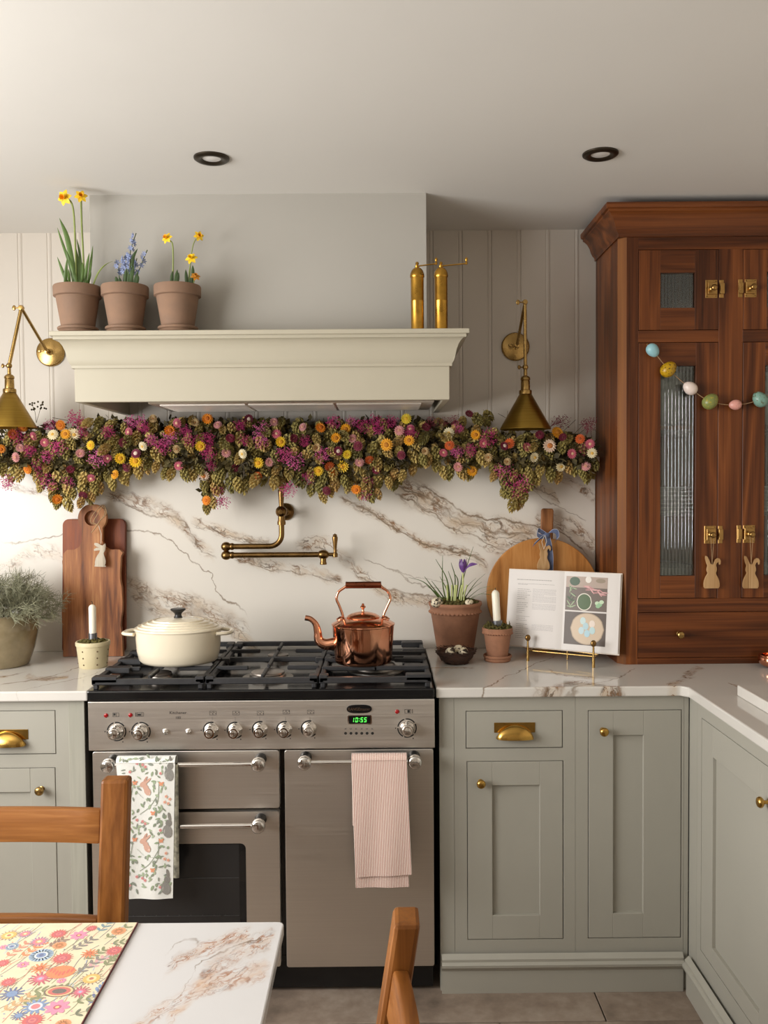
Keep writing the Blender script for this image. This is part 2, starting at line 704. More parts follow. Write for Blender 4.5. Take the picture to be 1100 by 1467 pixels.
top_veins = vpz([
    ([(640, 996), (690, 985), (735, 966), (770, 950), (800, 938)], 0.006, 0.9, 'line'),
    ([(770, 990), (820, 984), (856, 978), (890, 968), (915, 957)], 0.006, 0.8, 'line'),
    ([(740, 990), (790, 986), (830, 978), (870, 984), (900, 985)], 0.040, 1.0, 'band'),
    ([(780, 958), (810, 968), (850, 972)], 0.030, 0.8, 'band'),
    ([(955, 984), (975, 974), (990, 962), (1005, 955)], 0.040, 1.0, 'band'),
    ([(600, 960), (630, 956), (680, 958)], 0.02, 0.8, 'band'),
    ([(1040, 978), (1060, 984), (1085, 990)], 0.03, 0.7, 'band'),
    ([(0, 980), (40, 975), (75, 968), (110, 958), (150, 948)], 0.012, 0.8, 'line'),
    ([(20, 992), (60, 982), (110, 972), (150, 960)], 0.006, 0.9, 'line'),
    ([(40, 966), (70, 972), (100, 968)], 0.045, 1.0, 'band'),
    ([(-60, 974), (0, 970), (40, 962)], 0.03, 0.8, 'band'),
], TOP)
M_top = marble('worktop_marble', 'XY', top_veins, rough=0.07, base=rgb(214, 210, 203), ang=0.5)
table_veins = vpz([
    ([(235, 1467), (270, 1430), (300, 1395), (340, 1365), (398, 1345)], 0.060, 1.0, 'band'),
    ([(235, 1385), (270, 1368), (310, 1352), (360, 1338)], 0.045, 0.9, 'band'),
    ([(180, 1480), (230, 1448), (275, 1420), (330, 1400), (390, 1390)], 0.050, 0.9, 'band'),
    ([(232, 1380), (262, 1346), (290, 1350)], 0.006, 0.8, 'line'),
    ([(240, 1440), (275, 1400), (280, 1390), (330, 1360), (380, 1345)], 0.006, 0.8, 'line'),
], 0.75)
M_table = marble('table_marble', 'XY', table_veins, base=rgb(214, 213, 213), rough=0.14, fine=1.6, amp=0.8, tint=0.35, ang=0.95, warm=(rgb(206, 170, 138), rgb(164, 108, 68), rgb(122, 108, 104)))

M_ceil = plain('ceiling_paint', rgb(222, 219, 213), 0.85, var=0.01, vscale=1.5)
M_wall = plain('panelling_paint', rgb(206, 198, 187), 0.55, var=0.012, vscale=3)
M_grey = plain('chimney_paint', rgb(170, 166, 158), 0.75, var=0.012, vscale=2)
M_hood = plain('cream_paint', rgb(182, 175, 156), 0.45, var=0.012, vscale=4, bump=0.05, bscale=40)
M_sage = plain('sage_paint', rgb(165, 162, 151), 0.42, var=0.012, vscale=4, bump=0.04, bscale=60)
M_sagegrain = wood('sage_painted_grain', [(0.2, rgb(160, 158, 146)), (0.8, rgb(176, 174, 161))], 'Z', 1.2, 0.45, 8, 0.3)
M_brass = plain('aged_brass', rgb(176, 144, 88), 0.26, 1.0, var=0.12, vscale=30)
M_brassdark = plain('antique_brass', rgb(136, 106, 64), 0.30, 1.0, var=0.15, vscale=30)
M_gold = plain('bright_brass', rgb(196, 156, 82), 0.22, 1.0, var=0.10, vscale=25)
M_steel = None


def brushed(name, c, rough):
    t = NT(name)
    nz = t.noise(t.objco((2, 2, 420), rand=True), 1.0, 3.0, 0.6)
    t.set(**{'Base Color': t.ramp(nz, [(0.2, tuple(x * 0.90 for x in c[:3]) + (1,)), (0.8, c)]), 'Metallic': 1.0, 'Anisotropic': 0.55})
    t.set(Roughness=t.maprange(nz, 0.2, 0.8, rough * 0.85, rough * 1.2))
    t.bump(nz, 0.03, 0.0004)
    return t.m


M_steel = brushed('brushed_steel', rgb(228, 221, 212), 0.40)
M_chrome = plain('chrome', rgb(225, 222, 218), 0.06, 1.0, var=0.02)
M_black = plain('black_enamel', rgb(16, 16, 17), 0.16, var=0.1)
M_iron = plain('cast_iron', rgb(46, 46, 48), 0.5, var=0.15, vscale=60, bump=0.25, bscale=400, bdist=0.0006)
M_darkplastic = plain('dark_plastic', rgb(28, 27, 27), 0.4, var=0.05)
M_ink = printed('printed_marks', 0.5)
M_white = plain('white_paint', rgb(240, 238, 233), 0.5, var=0.01)

# ------------------------------------------------------------------ room shell
fl = MB().box(XL - 0.1, XR + 0.1, YB - 0.1, WALL + 0.1, -0.12, -0.012).build('floor', plain('grout', rgb(92, 86, 80), 0.9, var=0.1), smooth=None)
tag(fl, kind='structure')


def tile_mat():
    t = NT('floor_stone')
    co = t.objco()
    a = t.noise(co, 3.5, 6.0, 0.65)
    b = t.noise(co, 22.0, 4.0, 0.6)
    f = t.math('ADD', t.math('MULTIPLY', a, 0.7), t.math('MULTIPLY', b, 0.3))
    t.set(**{'Base Color': t.ramp(f, [(0.32, rgb(100, 88, 78)), (0.5, rgb(138, 122, 108)), (0.66, rgb(164, 150, 136))])})
    t.set(Roughness=t.maprange(a, 0.3, 0.7, 0.4, 0.65))
    t.bump(f, 0.25, 0.002)
    return t.m


tw, tl = 0.60, 0.30
m0 = MB().box(0, tw - 0.004, 0, tl - 0.004, -0.012, 0.0)
M_tile = tile_mat()
first = None
for j in range(0, 11):
    y = 2.72 - (j + 1) * tl
    for i in range(-1, 6):
        x = -1.90 + i * tw + (0.30 if j % 2 else 0.0) + 0.125
        if x > 0.95 or x < -1.95:
            continue
        if first is None:
            first = m0.build('tile', M_tile, fl, smooth=None, bevel=0.0015, seg=1)
            first.location = (x, y, 0)
        else:
            c = first.copy()
            COL.objects.link(c)
            c.location = (x, y, rnd.uniform(-0.0006, 0.0004))

ce = MB().box(XL - 0.1, XR + 0.1, YB - 0.1, WALL + 0.2, CEIL, CEIL + 0.1).build('ceiling', M_ceil, smooth=None)
tag(ce, kind='structure')
wb = MB().box(XL - 0.1, XR + 0.1, WALL + 0.012, WALL + 0.2, 0, CEIL).build('wall_back', M_wall, smooth=None)
tag(wb, kind='structure')
# tongue-and-groove boards with a pair of beads at every joint
BW = 0.1048


def board_mesh():
    prof = [(0.0, 0.012), (0.0, 0.0018), (0.0012, 0.0), (BW - 0.0165, 0.0), (BW - 0.0155, 0.0016), (BW - 0.0140, 0.0018), (BW - 0.0125, 0.0004),
            (BW - 0.0075, -0.0004), (BW - 0.003, 0.0004), (BW - 0.0014, 0.0016), (BW - 0.0006, 0.0018), (BW, 0.012)]
    mb = MB()
    mb.prism(prof, 0.0, 1.0, 'XY')
    return mb.build('plank', M_wall, wb, smooth=35, world=False, recalc=True)


pk = board_mesh()
x = 0.2995 + BW * 5
firstp = True
LEDGE_TOP = 1.598
while x > -1.75:
    x -= BW
    o = pk if firstp else pk.copy()
    if not firstp:
        COL.objects.link(o)
    firstp = False
    o.location = (x, WALL, LEDGE_TOP - 0.03)
    o.scale = (1, 1, CEIL - LEDGE_TOP + 0.03)

for nm, bx in (('wall_right', (XR, XR + 0.1, YB, WALL + 0.1, 0, CEIL)), ('wall_rear', (XL, XR, YB - 0.1, YB, 0, CEIL))):
    tag(MB().box(*bx).build(nm, M_wall, smooth=None), kind='structure')
# left wall with its window opening
wl = MB()
wy0, wy1, wz0, wz1 = -0.25, 2.05, 0.98, 2.20
wl.box(XL - 0.1, XL, YB, wy0, 0, CEIL).box(XL - 0.1, XL, wy1, WALL + 0.1, 0, CEIL)
wl.box(XL - 0.1, XL, wy0, wy1, 0, wz0).box(XL - 0.1, XL, wy0, wy1, wz1, CEIL)
tag(wl.build('wall_left', M_wall, smooth=None), kind='structure')
wf = MB()
for a, b in ((wy0, wy0 + 0.05), (wy1 - 0.05, wy1), ((wy0 + wy1) / 2 - 0.03, (wy0 + wy1) / 2 + 0.03)):
    wf.box(XL - 0.08, XL - 0.02, a, b, wz0, wz1)
wf.box(XL - 0.08, XL - 0.02, wy0, wy1, wz0, wz0 + 0.05).box(XL - 0.08, XL - 0.02, wy0, wy1, wz1 - 0.05, wz1)
tag(wf.build('window_1', M_white, smooth=None), kind='structure')

# chimney breast above the mantel
CB0, CB1, CBY = -0.896, 0.149, 2.77
tag(MB().box(CB0, CB1, CBY, WALL + 0.012, 1.95, CEIL).build('wall_chimney', M_grey, smooth=None), kind='structure')

# splashback slab with a slim ledge on top of it
sb = MB().box(-1.75, 0.772, SPL, WALL - 0.001, TOP, LEDGE_TOP - 0.02).build('splashback', M_splash, smooth=None)
tag(sb, 'white marble splashback slab with rusty brown veins behind the cooker', 'splashback')
lg = MB().box(-1.75, 0.770, SPL - 0.075, WALL - 0.001, LEDGE_TOP - 0.0195, LEDGE_TOP).build('marble_ledge', M_splash, smooth=None, bevel=0.003)
tag(lg, 'thin white marble ledge above the splashback carrying the dried flower garland', 'ledge')

# ------------------------------------------------------------------ recessed ceiling lights
M_bronze = plain('dark_bronze', rgb(66, 58, 48), 0.3, 0.8, var=0.1)
M_lens = plain('frosted_lens', rgb(235, 232, 228), 0.25, var=0.01)
for px, py, lab in ((303, 226, 'dark bronze recessed downlight in the ceiling in front of the grey chimney breast'),
                    (860, 220, 'dark bronze recessed downlight in the ceiling near the walnut dresser')):
    c = PZ(px, py, CEIL)
    t = thing('recessed_downlight', (c.x, c.y, CEIL), lab, 'downlight')
    r = MB().lathe([(0.030, 0.004), (0.026, -0.001), (0.026, -0.004), (0.033, -0.008), (0.042, -0.008), (0.0485, -0.004), (0.0495, 0.004)], c, seg=40)
    r.build('bezel', M_bronze, t, smooth=50)
    MB().lathe([(0, -0.0035), (0.012, -0.0035), (0.014, -0.0030), (0.0262, -0.002), (0.0262, 0.003)], c, seg=32).build('lens', M_lens, t)

# ------------------------------------------------------------------ cabinets
RX = Matrix.Identity(4)


def shaker(parent, x0, x1, z0, z1, y, lw, rw, bw, tw_, M=None, mat=None, name='door'):
    """inset shaker door: frame with a recessed panel"""
    mat = mat or M_sage
    d = MB()
    g = 0.020
    d.box(x0, x0 + lw, y, y + g, z0, z1).box(x1 - rw, x1, y, y + g, z0, z1)
    d.box(x0 + lw, x1 - rw, y, y + g, z0, z0 + bw).box(x0 + lw, x1 - rw, y, y + g, z1 - tw_, z1)
    p = MB().box(x0 + lw - 0.003, x1 - rw + 0.003, y + 0.010, y + 0.018, z0 + bw - 0.003, z1 - tw_ + 0.003)
    for q in (d, p):
        if M is not None:
            q.v = [tuple(M @ Vector(v)) for v in q.v]
    o = d.build(name, mat, parent, smooth=None, bevel=0.0009, seg=1)
    p.build('panel', mat, o, smooth=None)
    return o


def knob(parent, c, mat, r=0.0135, axis='-Y', name='knob', L=0.030):
    k = r / 0.0135
    mb = MB().lathe([(0, 0), (0.0085 * k, 0), (0.0085 * k, 0.002), (0.0045 * k, 0.004), (0.0045 * k, L * 0.42), (0.009 * k, L * 0.5), (0.0130 * k, L * 0.64),
                     (0.0135 * k, L * 0.76), (0.011 * k, L * 0.92), (0.006 * k, L * 0.99), (0, L)], c, axis, 20)
    return mb.build(name, mat, parent, smooth=60)


def cup_pull(parent, cx, y, z, w=0.121, h=0.046):
    pl = MB().box(cx - w / 2, cx + w / 2, y - 0.002, y, z - h * 0.15, z + h / 2)
    o = pl.build('cup_handle', M_gold, parent, smooth=None, bevel=0.0007, seg=1)
    rx, ry, rz = w * 0.445, 0.027, h * 0.86

    def fn(u, v):
        a = PI * u
        b = PI / 2 * v
        return (cx - rx * math.cos(a) * (0.25 + 0.75 * math.sin(b) ** 0.6), y - 0.002 - ry * math.sin(b) * math.sin(a) ** 0.5 if 0 < u < 1 else y - 0.002,
                z - h / 2 + rz * math.cos(b) * (0.35 + 0.65 * math.sin(a) ** 0.5 if 0 < u < 1 else 0.35))
    MB().surf(fn, 28, 10).build('cup', M_gold, o, smooth=60, solid=0.0015)
    return o


def slot(x, z0, z1):
    """hairline joint left open in a face frame"""
    return (x - 0.0004, x + 0.0004, z0, z1)


CY = 2.572     # face of the cabinets
UND = TOP - 0.030


def face(parent, x0, x1, z0, z1, holes, y=CY, M=None):
    """face frame: the front rectangle less its openings, split into boxes"""
    xs = sorted({x0, x1, *[h[0] for h in holes], *[h[1] for h in holes]})
    zs = sorted({z0, z1, *[h[2] for h in holes], *[h[3] for h in holes]})
    mb = MB()
    for i in range(len(xs) - 1):
        run = None
        for j in range(len(zs) - 1):
            cx, cz = (xs[i] + xs[i + 1]) / 2, (zs[j] + zs[j + 1]) / 2
            solid = not any(h[0] < cx < h[1] and h[2] < cz < h[3] for h in holes)
            if solid:
                run = (run[0], zs[j + 1]) if run else (zs[j], zs[j + 1])
            if (not solid or j == len(zs) - 2) and run:
                mb.box(xs[i], xs[i + 1], y, y + 0.022, run[0], run[1])
                run = None
    if M is not None:
        mb.v = [tuple(M @ Vector(v)) for v in mb.v]
    o = mb.build('face_frame', M_sage, parent, smooth=None)
    return o


def rect(pxl, pxr, pyt, pyb, Y=CY):
    a, b = P(pxl, (pyt + pyb) / 2, Y), P(pxr, (pyt + pyb) / 2, Y)
    c, d = P((pxl + pxr) / 2, pyt, Y), P((pxl + pxr) / 2, pyb, Y)
    return [a.x, b.x, d.z, c.z]


def grow(r, g=0.0022):
    return (r[0] - g, r[1] + g, r[2] - g, r[3] + g)


def plinth(parent, x0, x1, yf, yb, ztop, left=False, right=False, M=None):
    mb = MB()
    z = ztop
    mb.mitre(x0, x1, yf, yb, [(0.0, 0.0), (0.0, z - 0.048), (0.002, z - 0.046), (0.004, z - 0.040), (0.011, z - 0.034), (0.012, z - 0.026), (0.007, z - 0.021),
                              (0.004, z - 0.020), (0.0045, z - 0.012), (0.0, z - 0.008), (-0.008, z)], left=left, right=right)
    if M is not None:
        mb.v = [tuple(M @ Vector(v)) for v in mb.v]
    return mb.build('plinth', M_sage, parent, smooth=30, recalc=True)


ZPL = P(800, 1366, 2.56).z
# base cabinet to the right of the cooker
xl, xr = P(630, 1200, CY).x, 0.904
rc = thing('base_cabinet', ((xl + xr) / 2, CY, 0), 'sage green base cabinet with one drawer and two panelled doors under the cookbook', 'cabinet')
MB().box(xl, xr, CY + 0.022, WALL - 0.01, 0.0, UND).build('carcass', M_sage, rc, smooth=None)
dr = rect(668, 805, 1019, 1071)
d1 = rect(670, 806, 1091, 1345)
d2 = rect(843, 975, 1018, 1343)
face(rc, xl, xr, 0.0, UND, [grow(dr), grow(d1), grow(d2)] + [slot(P(px, 1200, CY).x, ZPL, UND) for px in (651, 824, 979)])
o = MB().box(*dr[:2], CY, CY + 0.02, *dr[2:]).build('drawer', M_sage, rc, smooth=None, bevel=0.0009, seg=1)
c = P(737, 1046, CY)
cup_pull(o, c.x, CY, c.z)
o = shaker(rc, d1[0], d1[1], d1[2], d1[3], CY, 0.073, 0.068, 0.071, 0.071)
c = P(688, 1120, CY)
knob(o, (c.x, CY, c.z), M_gold)
o = shaker(rc, d2[0], d2[1], d2[2], d2[3], CY, 0.073, 0.111, 0.073, 0.073)
c = P(863, 1046, CY)
knob(o, (c.x, CY, c.z), M_gold)
plinth(rc, P(633, 1400, 2.555).x, 0.886, 2.556, CY + 0.02, ZPL)

# base cabinet to the left of the cooker
xr = P(124, 1150, CY).x
xl = -1.30
lc = thing('base_cabinet', ((xl + xr) / 2, CY, 0), 'sage green base cabinet standing behind the wooden chair, under the stoneware vase', 'cabinet')
MB().box(xl, xr, CY + 0.022, WALL - 0.01, 0.0, UND).build('carcass', M_sage, lc, smooth=None)
dr = rect(-56, 79, 1019, 1080)
d1 = rect(-56, 81, 1101, 1350)
face(lc, xl, xr, 0.0, UND, [grow(dr), grow(d1)])
o = MB().box(*dr[:2], CY, CY + 0.02, *dr[2:]).build('drawer', M_sage, lc, smooth=None, bevel=0.0009, seg=1)
c = P(11, 1056, CY)
cup_pull(o, c.x, CY, c.z)
o = shaker(lc, d1[0], d1[1], d1[2], d1[3], CY, 0.073, 0.073, 0.071, 0.071)
c = P(60, 1130, CY)
knob(o, (c.x, CY, c.z), M_brass)
MB().box(P(101, 1150, CY).x, xr, CY - 0.004, CY, ZPL, UND).build('pilaster', M_sagegrain, lc, smooth=None, bevel=0.001, seg=1)
plinth(lc, xl, xr, 2.556, CY + 0.02, ZPL)

# run of cabinets along the right wall
XF = 0.907
MR = Matrix.Translation((XF, CY, 0)) @ Matrix.Rotation(-PI / 2, 4, 'Z')       # local x runs towards the camera


def ly(px, py=1200):
    return CY - PXp(px, py, XF).y


rr = thing('base_cabinet', (1.2, 1.8, 0), 'pale sage base cabinet under the worktop along the side wall, beside the corner', 'cabinet')
MB().box(XF + 0.022, XR - 0.004, 1.02, CY - 0.001, 0.0, UND).build('carcass', M_sage, rr, smooth=None)
a0, a1 = ly(1004.5), ly(1004.5) + 0.47
zt, zb = PXp(1004.5, 1028.7, XF).z, PXp(1005.8, 1363.6, XF).z
hs = [(a0, a1, zb, zt), (a1 + 0.07, a1 + 0.54, zb, zt)]
face(rr, 0.0, CY - 1.02, 0.0, UND, [grow(h) for h in hs] + [slot(ly(998), ZPL, UND)], y=0.0, M=MR)
for h in hs:
    o = shaker(rr, h[0], h[1], h[2], h[3], 0.0, 0.083, 0.083, 0.05, 0.085, M=MR)
    kz = PXp(1098, 1146, XF).z
    knob(o, MR @ Vector((h[1] - 0.035 if h is hs[0] else h[0] + 0.035, 0, kz)), M_gold, axis='-X')
plinth(rr, 0.030, CY - 1.02, -0.018, 0.02, ZPL, M=MR)

# worktops
w = MB().box(-1.75, P(125, 990, FRONT).x, FRONT, SPL - 0.0005, UND, TOP)
tag(w.build('worktop', M_top, smooth=None, bevel=0.004), 'white veined marble worktop carrying the stoneware vase and chopping boards', 'worktop')
xw = P(624.5, 990, FRONT).x
poly = [(xw, FRONT), (0.872, FRONT), (0.889, FRONT - 0.017), (0.889, 1.0), (XR - 0.001, 1.0), (XR - 0.001, SPL - 0.0005), (xw, SPL - 0.0005)]
w = MB().prism(poly, UND, TOP, 'XY')
tag(w.build('worktop', M_top, smooth=None, bevel=0.004, recalc=True), 'white veined marble corner worktop carrying the walnut dresser and cookbook', 'worktop')
# ------------------------------------------------------------------ range cooker
RY = 2.548
rx0, rx1 = P(127, 1040, RY).x, P(622.5, 1040, RY).x
rcx = (rx0 + rx1) / 2
rg = thing('range_cooker', (rcx, 2.85, 0), 'stainless steel range cooker with black gas hob and three doors', 'cooker')
ZH = 0.916
MB().box(rx0 + 0.004, rx1 - 0.004, RY + 0.03, SPL - 0.02, 0.10, 0.885).build('body', M_black, rg, smooth=None)
MB().box(rx0 + 0.006, rx1 - 0.006, RY + 0.028, RY + 0.06, 0.012, 0.11).build('kick_plate', M_black, rg, smooth=None, bevel=0.002)
MB().box(rx0, rx1, RY - 0.012, SPL - 0.012, 0.886, ZH).build('hob', M_black, rg, smooth=None, bevel=0.005)
fz0, fz1 = P(375, 1073, RY).z, P(375, 1003, RY).z
MB().box(rx0, rx1, RY - 0.004, RY + 0.03, fz0, fz1).build('control_panel', M_steel, rg, smooth=None, bevel=0.002)
panel = rg.children[-1]


def rp(px, py, Y=RY):
    return P(px, py, Y)


YP = RY - 0.004
# doors
DOORS = (('grill_door', (133, 400, 1076, 1159)), ('oven_door', (133, 401, 1163.5, 1386)), ('tall_oven_door', (409, 621.5, 1074, 1385)))
YD = RY + 0.004
dobj = {}
for nm, (a, b, c, d) in DOORS:
    r = rect(a, b, c, d, YD)
    if nm == 'oven_door':
        g = rect(176, 353, 1209, 1360, YD)
        # steel frame round the glass
        mb = MB()
        out = rrect(r[0], r[1], r[2], r[3], 0.007, 4)
        inn = rrect(g[0], g[1], g[2], g[3], 0.016, 4)
        n = len(out)
        vs_ = [(x, YD, z) for x, z in out] + [(x, YD, z) for x, z in inn] + [(x, YD + 0.028, z) for x, z in out] + [(x, YD + 0.008, z) for x, z in inn]
        fs = []
        for i in range(n):
            j = (i + 1) % n
            fs += [(i, j, n + j, n + i), (j, i, 2 * n + i, 2 * n + j), (n + i, n + j, 3 * n + j, 3 * n + i)]
        mb.add(vs_, fs)
        o = mb.build(nm, M_steel, rg, smooth=None, recalc=True)
        tgl = NT('oven_glass')
        tgl.set(**{'Base Color': rgb(20, 20, 21), 'Roughness': 0.05, 'Specular IOR Level': 0.6})
        MB().box(g[0] - 0.002, g[1] + 0.002, YD + 0.005, YD + 0.009, g[2] - 0.002, g[3] + 0.002).build('oven_window', tgl.m, o, smooth=None)
        wi = rect(180, 343, 1211, 1356, YD)
        M_rack = plain('rack_wire', rgb(86, 86, 86), 0.3, 1.0)
        M_cav = plain('oven_cavity', rgb(40, 39, 39), 0.22, var=0.06, vscale=6)
        MB().box(wi[0], wi[1], YD + 0.0042, YD + 0.005, wi[2], wi[3]).build('inner_pane', M_cav, o, smooth=None)
        for k, py in enumerate((1259, 1313)):
            zz = P(265, py, YD).z
            t_ = MB().tube([(wi[0] + 0.002, YD + 0.0035, zz), (wi[1] - 0.002, YD + 0.0035, zz)], 0.0008, 6)
            if k:
                for q in range(9):
                    xx = wi[0] + 0.02 + q * 0.034
                    t_.tube([(xx, YD + 0.0035, zz), (xx, YD + 0.0035, zz + 0.003)], 0.0008, 5)
            t_.build('shelf_rack', M_rack, o)
    else:
        mb = MB().prism(rrect(r[0], r[1], r[2], r[3], 0.007, 4), YD, YD + 0.028)
        o = mb.build(nm, M_steel, rg, smooth=None, bevel=0.0015, recalc=True)
    dobj[nm] = o

M_cap = plain('polished_cap', rgb(225, 222, 218), 0.12, 1.0, var=0.02)


def rail(door, pxa, pxb, py):
    """chrome towel-bar handle on black posts"""
    YH = YD - 0.052
    a, b = P(pxa, py, YH), P(pxb, py, YH)
    z = (a.z + b.z) / 2
    h = MB().tube([(a.x + 0.012, YH, z), (b.x - 0.012, YH, z)], 0.0068, 16)
    bar = h.build('handle', M_chrome, door, smooth=60)
    for c in (a.x, b.x):
        MB().lathe([(0.017, 0.0), (0.0175, 0.004), (0.0145, 0.012), (0.0145, 0.040)], (c, YD + 0.0005, z), '-Y', 20).build('post', M_darkplastic, bar, smooth=50)
        MB().lathe([(0.0145, 0.038), (0.0185, 0.040), (0.0205, 0.048), (0.0205, 0.060), (0.018, 0.066), (0.013, 0.068), (0, 0.068)], (c, YD, z), '-Y', 24).build('end_cap', M_chrome, bar, smooth=50)
        MB().lathe([(0, 0.0678), (0.0118, 0.0678), (0.0118, 0.069), (0.009, 0.0698), (0, 0.070)], (c, YD, z), '-Y', 20).build('cap_inlay', M_cap, bar, smooth=50)
    return z


zr1 = rail(dobj['grill_door'], 155, 370, 1096)
zr2 = rail(dobj['oven_door'], 155, 370, 1184)
zr3 = rail(dobj['tall_oven_door'], 436, 594, 1092)

# knobs and controls
for px, py, big in ((167, 1048, 1), (202, 1048, 1), (303, 1046, 0), (337, 1046, 0), (373, 1045, 0), (408, 1045, 0), (443, 1044, 0), (583, 1043, 1)):
    c = rp(px, py, YP)
    R = 0.0285 if big else 0.0250
    k = MB().lathe([(0, 0.0), (0.0215, 0.0), (0.0218, 0.004), (0.0195, 0.008), (0.0165, 0.012), (0.0155, 0.028), (0.0165, 0.033), (0.0140, 0.038), (0, 0.038)], (c.x, YP, c.z), '-Y', 28)
    kn = k.build('control_knob', M_chrome, panel, smooth=45)
    MB().prism(rrect(c.x - 0.0050, c.x + 0.0050, c.z - 0.012, c.z + 0.021, 0.004, 3), YP - 0.030, YP - 0.004).build('grip_bar', M_chrome, kn, smooth=None, bevel=0.0015, recalc=True)
    MB().lathe([(0, 0.0378), (0.0105, 0.0378), (0.0105, 0.0392), (0.008, 0.0402), (0, 0.0405)], (c.x, YP, c.z), '-Y', 20).build('knob_cap', M_cap, kn, smooth=50)
    dial = MB()
    segs = 40
    a0_, a1_ = (0, 2 * PI) if big else (math.radians(75), math.radians(320))
    for i in range(segs):
        t0, t1 = a0_ + (a1_ - a0_) * i / segs, a0_ + (a1_ - a0_) * (i + 1) / segs
        q = []
        for t_, rr_ in ((t0, R - 0.0035), (t0, R), (t1, R), (t1, R - 0.0035)):
            q.append((c.x + rr_ * math.cos(t_), YP - 0.0005, c.z + rr_ * math.sin(t_)))
        if not (big and i % 8 == 3):
            dial.add(q, [(0, 1, 2, 3)], rgb(20, 20, 20))
    for dx, dz in ((-R - 0.005, 0.0), (R * 0.62, -R - 0.002)):
        dial.box(c.x + dx - 0.0015, c.x + dx + 0.0015, YP - 0.0006, YP - 0.0001, c.z + dz - 0.0015, c.z + dz + 0.0015, col=rgb(25, 25, 25))
    dial.build('dial_print', M_ink, panel, smooth=None, ink=True)
for px in (237, 270):
    c = rp(px, 1048, YP)
    MB().lathe([(0.0085, 0), (0.0085, 0.003), (0.0065, 0.004), (0.0062, 0.010), (0.0045, 0.0125), (0, 0.013)], (c.x, YP, c.z), '-Y', 20).build('push_button', M_chrome, panel, smooth=50)
t = NT('red_indicator')
t.set(**{'Base Color': rgb(150, 16, 20), 'Roughness': 0.2})
for px, py in ((152, 1025), (187, 1024.5), (569, 1019.5)):
    c = rp(px, py, YP)
    MB().lathe([(0.0065, 0), (0.0065, 0.0012), (0.0045, 0.0028), (0, 0.0034)], (c.x, YP, c.z), '-Y', 18).build('indicator_light', t.m, panel, smooth=60)

# printed marks on the panel
ink = MB()
K = rgb(35, 33, 32)


def onpanel(px, py):
    c = rp(px, py, YP)
    return lambda a, b: (c.x + a, YP - 0.0005, c.z + b)


def frame2(mb, px, py, w, h, th, fill=None):
    f = onpanel(px, py)
    for (xa, xb, za, zb) in ((-w, w, h - th, h), (-w, w, -h, -h + th), (-w, -w + th, -h, h), (w - th, w, -h, h)):
        mb.add([f(xa, za), f(xb, za), f(xb, zb), f(xa, zb)], [(0, 1, 2, 3)], K)
    if fill:
        for xa, xb, za, zb in fill:
            mb.add([f(xa, za), f(xb, za), f(xb, zb), f(xa, zb)], [(0, 1, 2, 3)], K)


text_mesh(ink, 'Kitchener', 0.0125, onpanel(255, 1023), K)
text_mesh(ink, '100', 0.0110, onpanel(255, 1030), K)
frame2(ink, 166, 1024, 0.009, 0.006, 0.001, [(-0.007, -0.001, -0.002, 0.004), (0.001, 0.002, -0.005, 0.005)])
frame2(ink, 201, 1023.5, 0.010, 0.006, 0.001, [(-0.008, 0.002, -0.004, 0.002), (0.004, 0.005, -0.005, 0.005), (-0.014, -0.012, -0.006, 0.006)])
frame2(ink, 584, 1019, 0.009, 0.006, 0.001, [(-0.001, 0.006, -0.004, 0.004), (0.013, 0.0145, -0.006, 0.006)])
for k, px in enumerate((305, 338, 373, 410, 445)):
    frame2(ink, px, 1020 + 1.5 * (k < 3), 0.010, 0.006, 0.0008, [(-0.0004, 0.0004, -0.006, 0.006)] + [(-0.0065 + 0.0045 * j, -0.0045 + 0.0045 * j, (-1) ** (j + k) * 0.002 - 0.001, (-1) ** (j + k) * 0.002 + 0.001) for j in range(4)])
    f = onpanel(px - 1, 1030)
    ink.add([f(-0.0003, -0.006), f(0.0003, -0.006), f(0.0003, 0.006), f(-0.0003, 0.006)], [(0, 1, 2, 3)], rgb(90, 84, 80))
for k in range(6):
    f = onpanel(495 + 7.7 * k, 1050.5)
    ink.add([f(0.0042 * math.cos(a * PI / 8), 0.0042 * math.sin(a * PI / 8)) for a in range(16)], [tuple(range(16))], K)
    f = onpanel(495 + 7.7 * k, 1044)
    for q in range(3):
        ink.add([f(-0.003 + q * 0.002, -0.002), f(-0.002 + q * 0.002, -0.002), f(-0.002 + q * 0.002, 0.002 * (q != k % 3)), f(-0.003 + q * 0.002, 0.002 * (q != k % 3))], [(0, 1, 2, 3)], rgb(85, 80, 76))
tag(ink.build('panel_print', M_ink, panel, smooth=None, ink=True), kind='stuff')
# clock
c = rp(515, 1031, YP)
MB().prism(rrect(c.x - 0.0350, c.x + 0.0350, c.z - 0.0140, c.z + 0.0140, 0.005, 4), YP - 0.0012, YP).build('clock_bezel', M_chrome, panel, smooth=None, recalc=True)
ck = MB().prism(rrect(c.x - 0.0315, c.x + 0.0315, c.z - 0.0115, c.z + 0.0115, 0.003, 4), YP - 0.0018, YP - 0.0002).build('clock_display', M_black, panel, smooth=None, recalc=True)
dg_ = MB()
SEG = {'0': 'abcdef', '1': 'bc', '5': 'acdfg', ' ': ''}


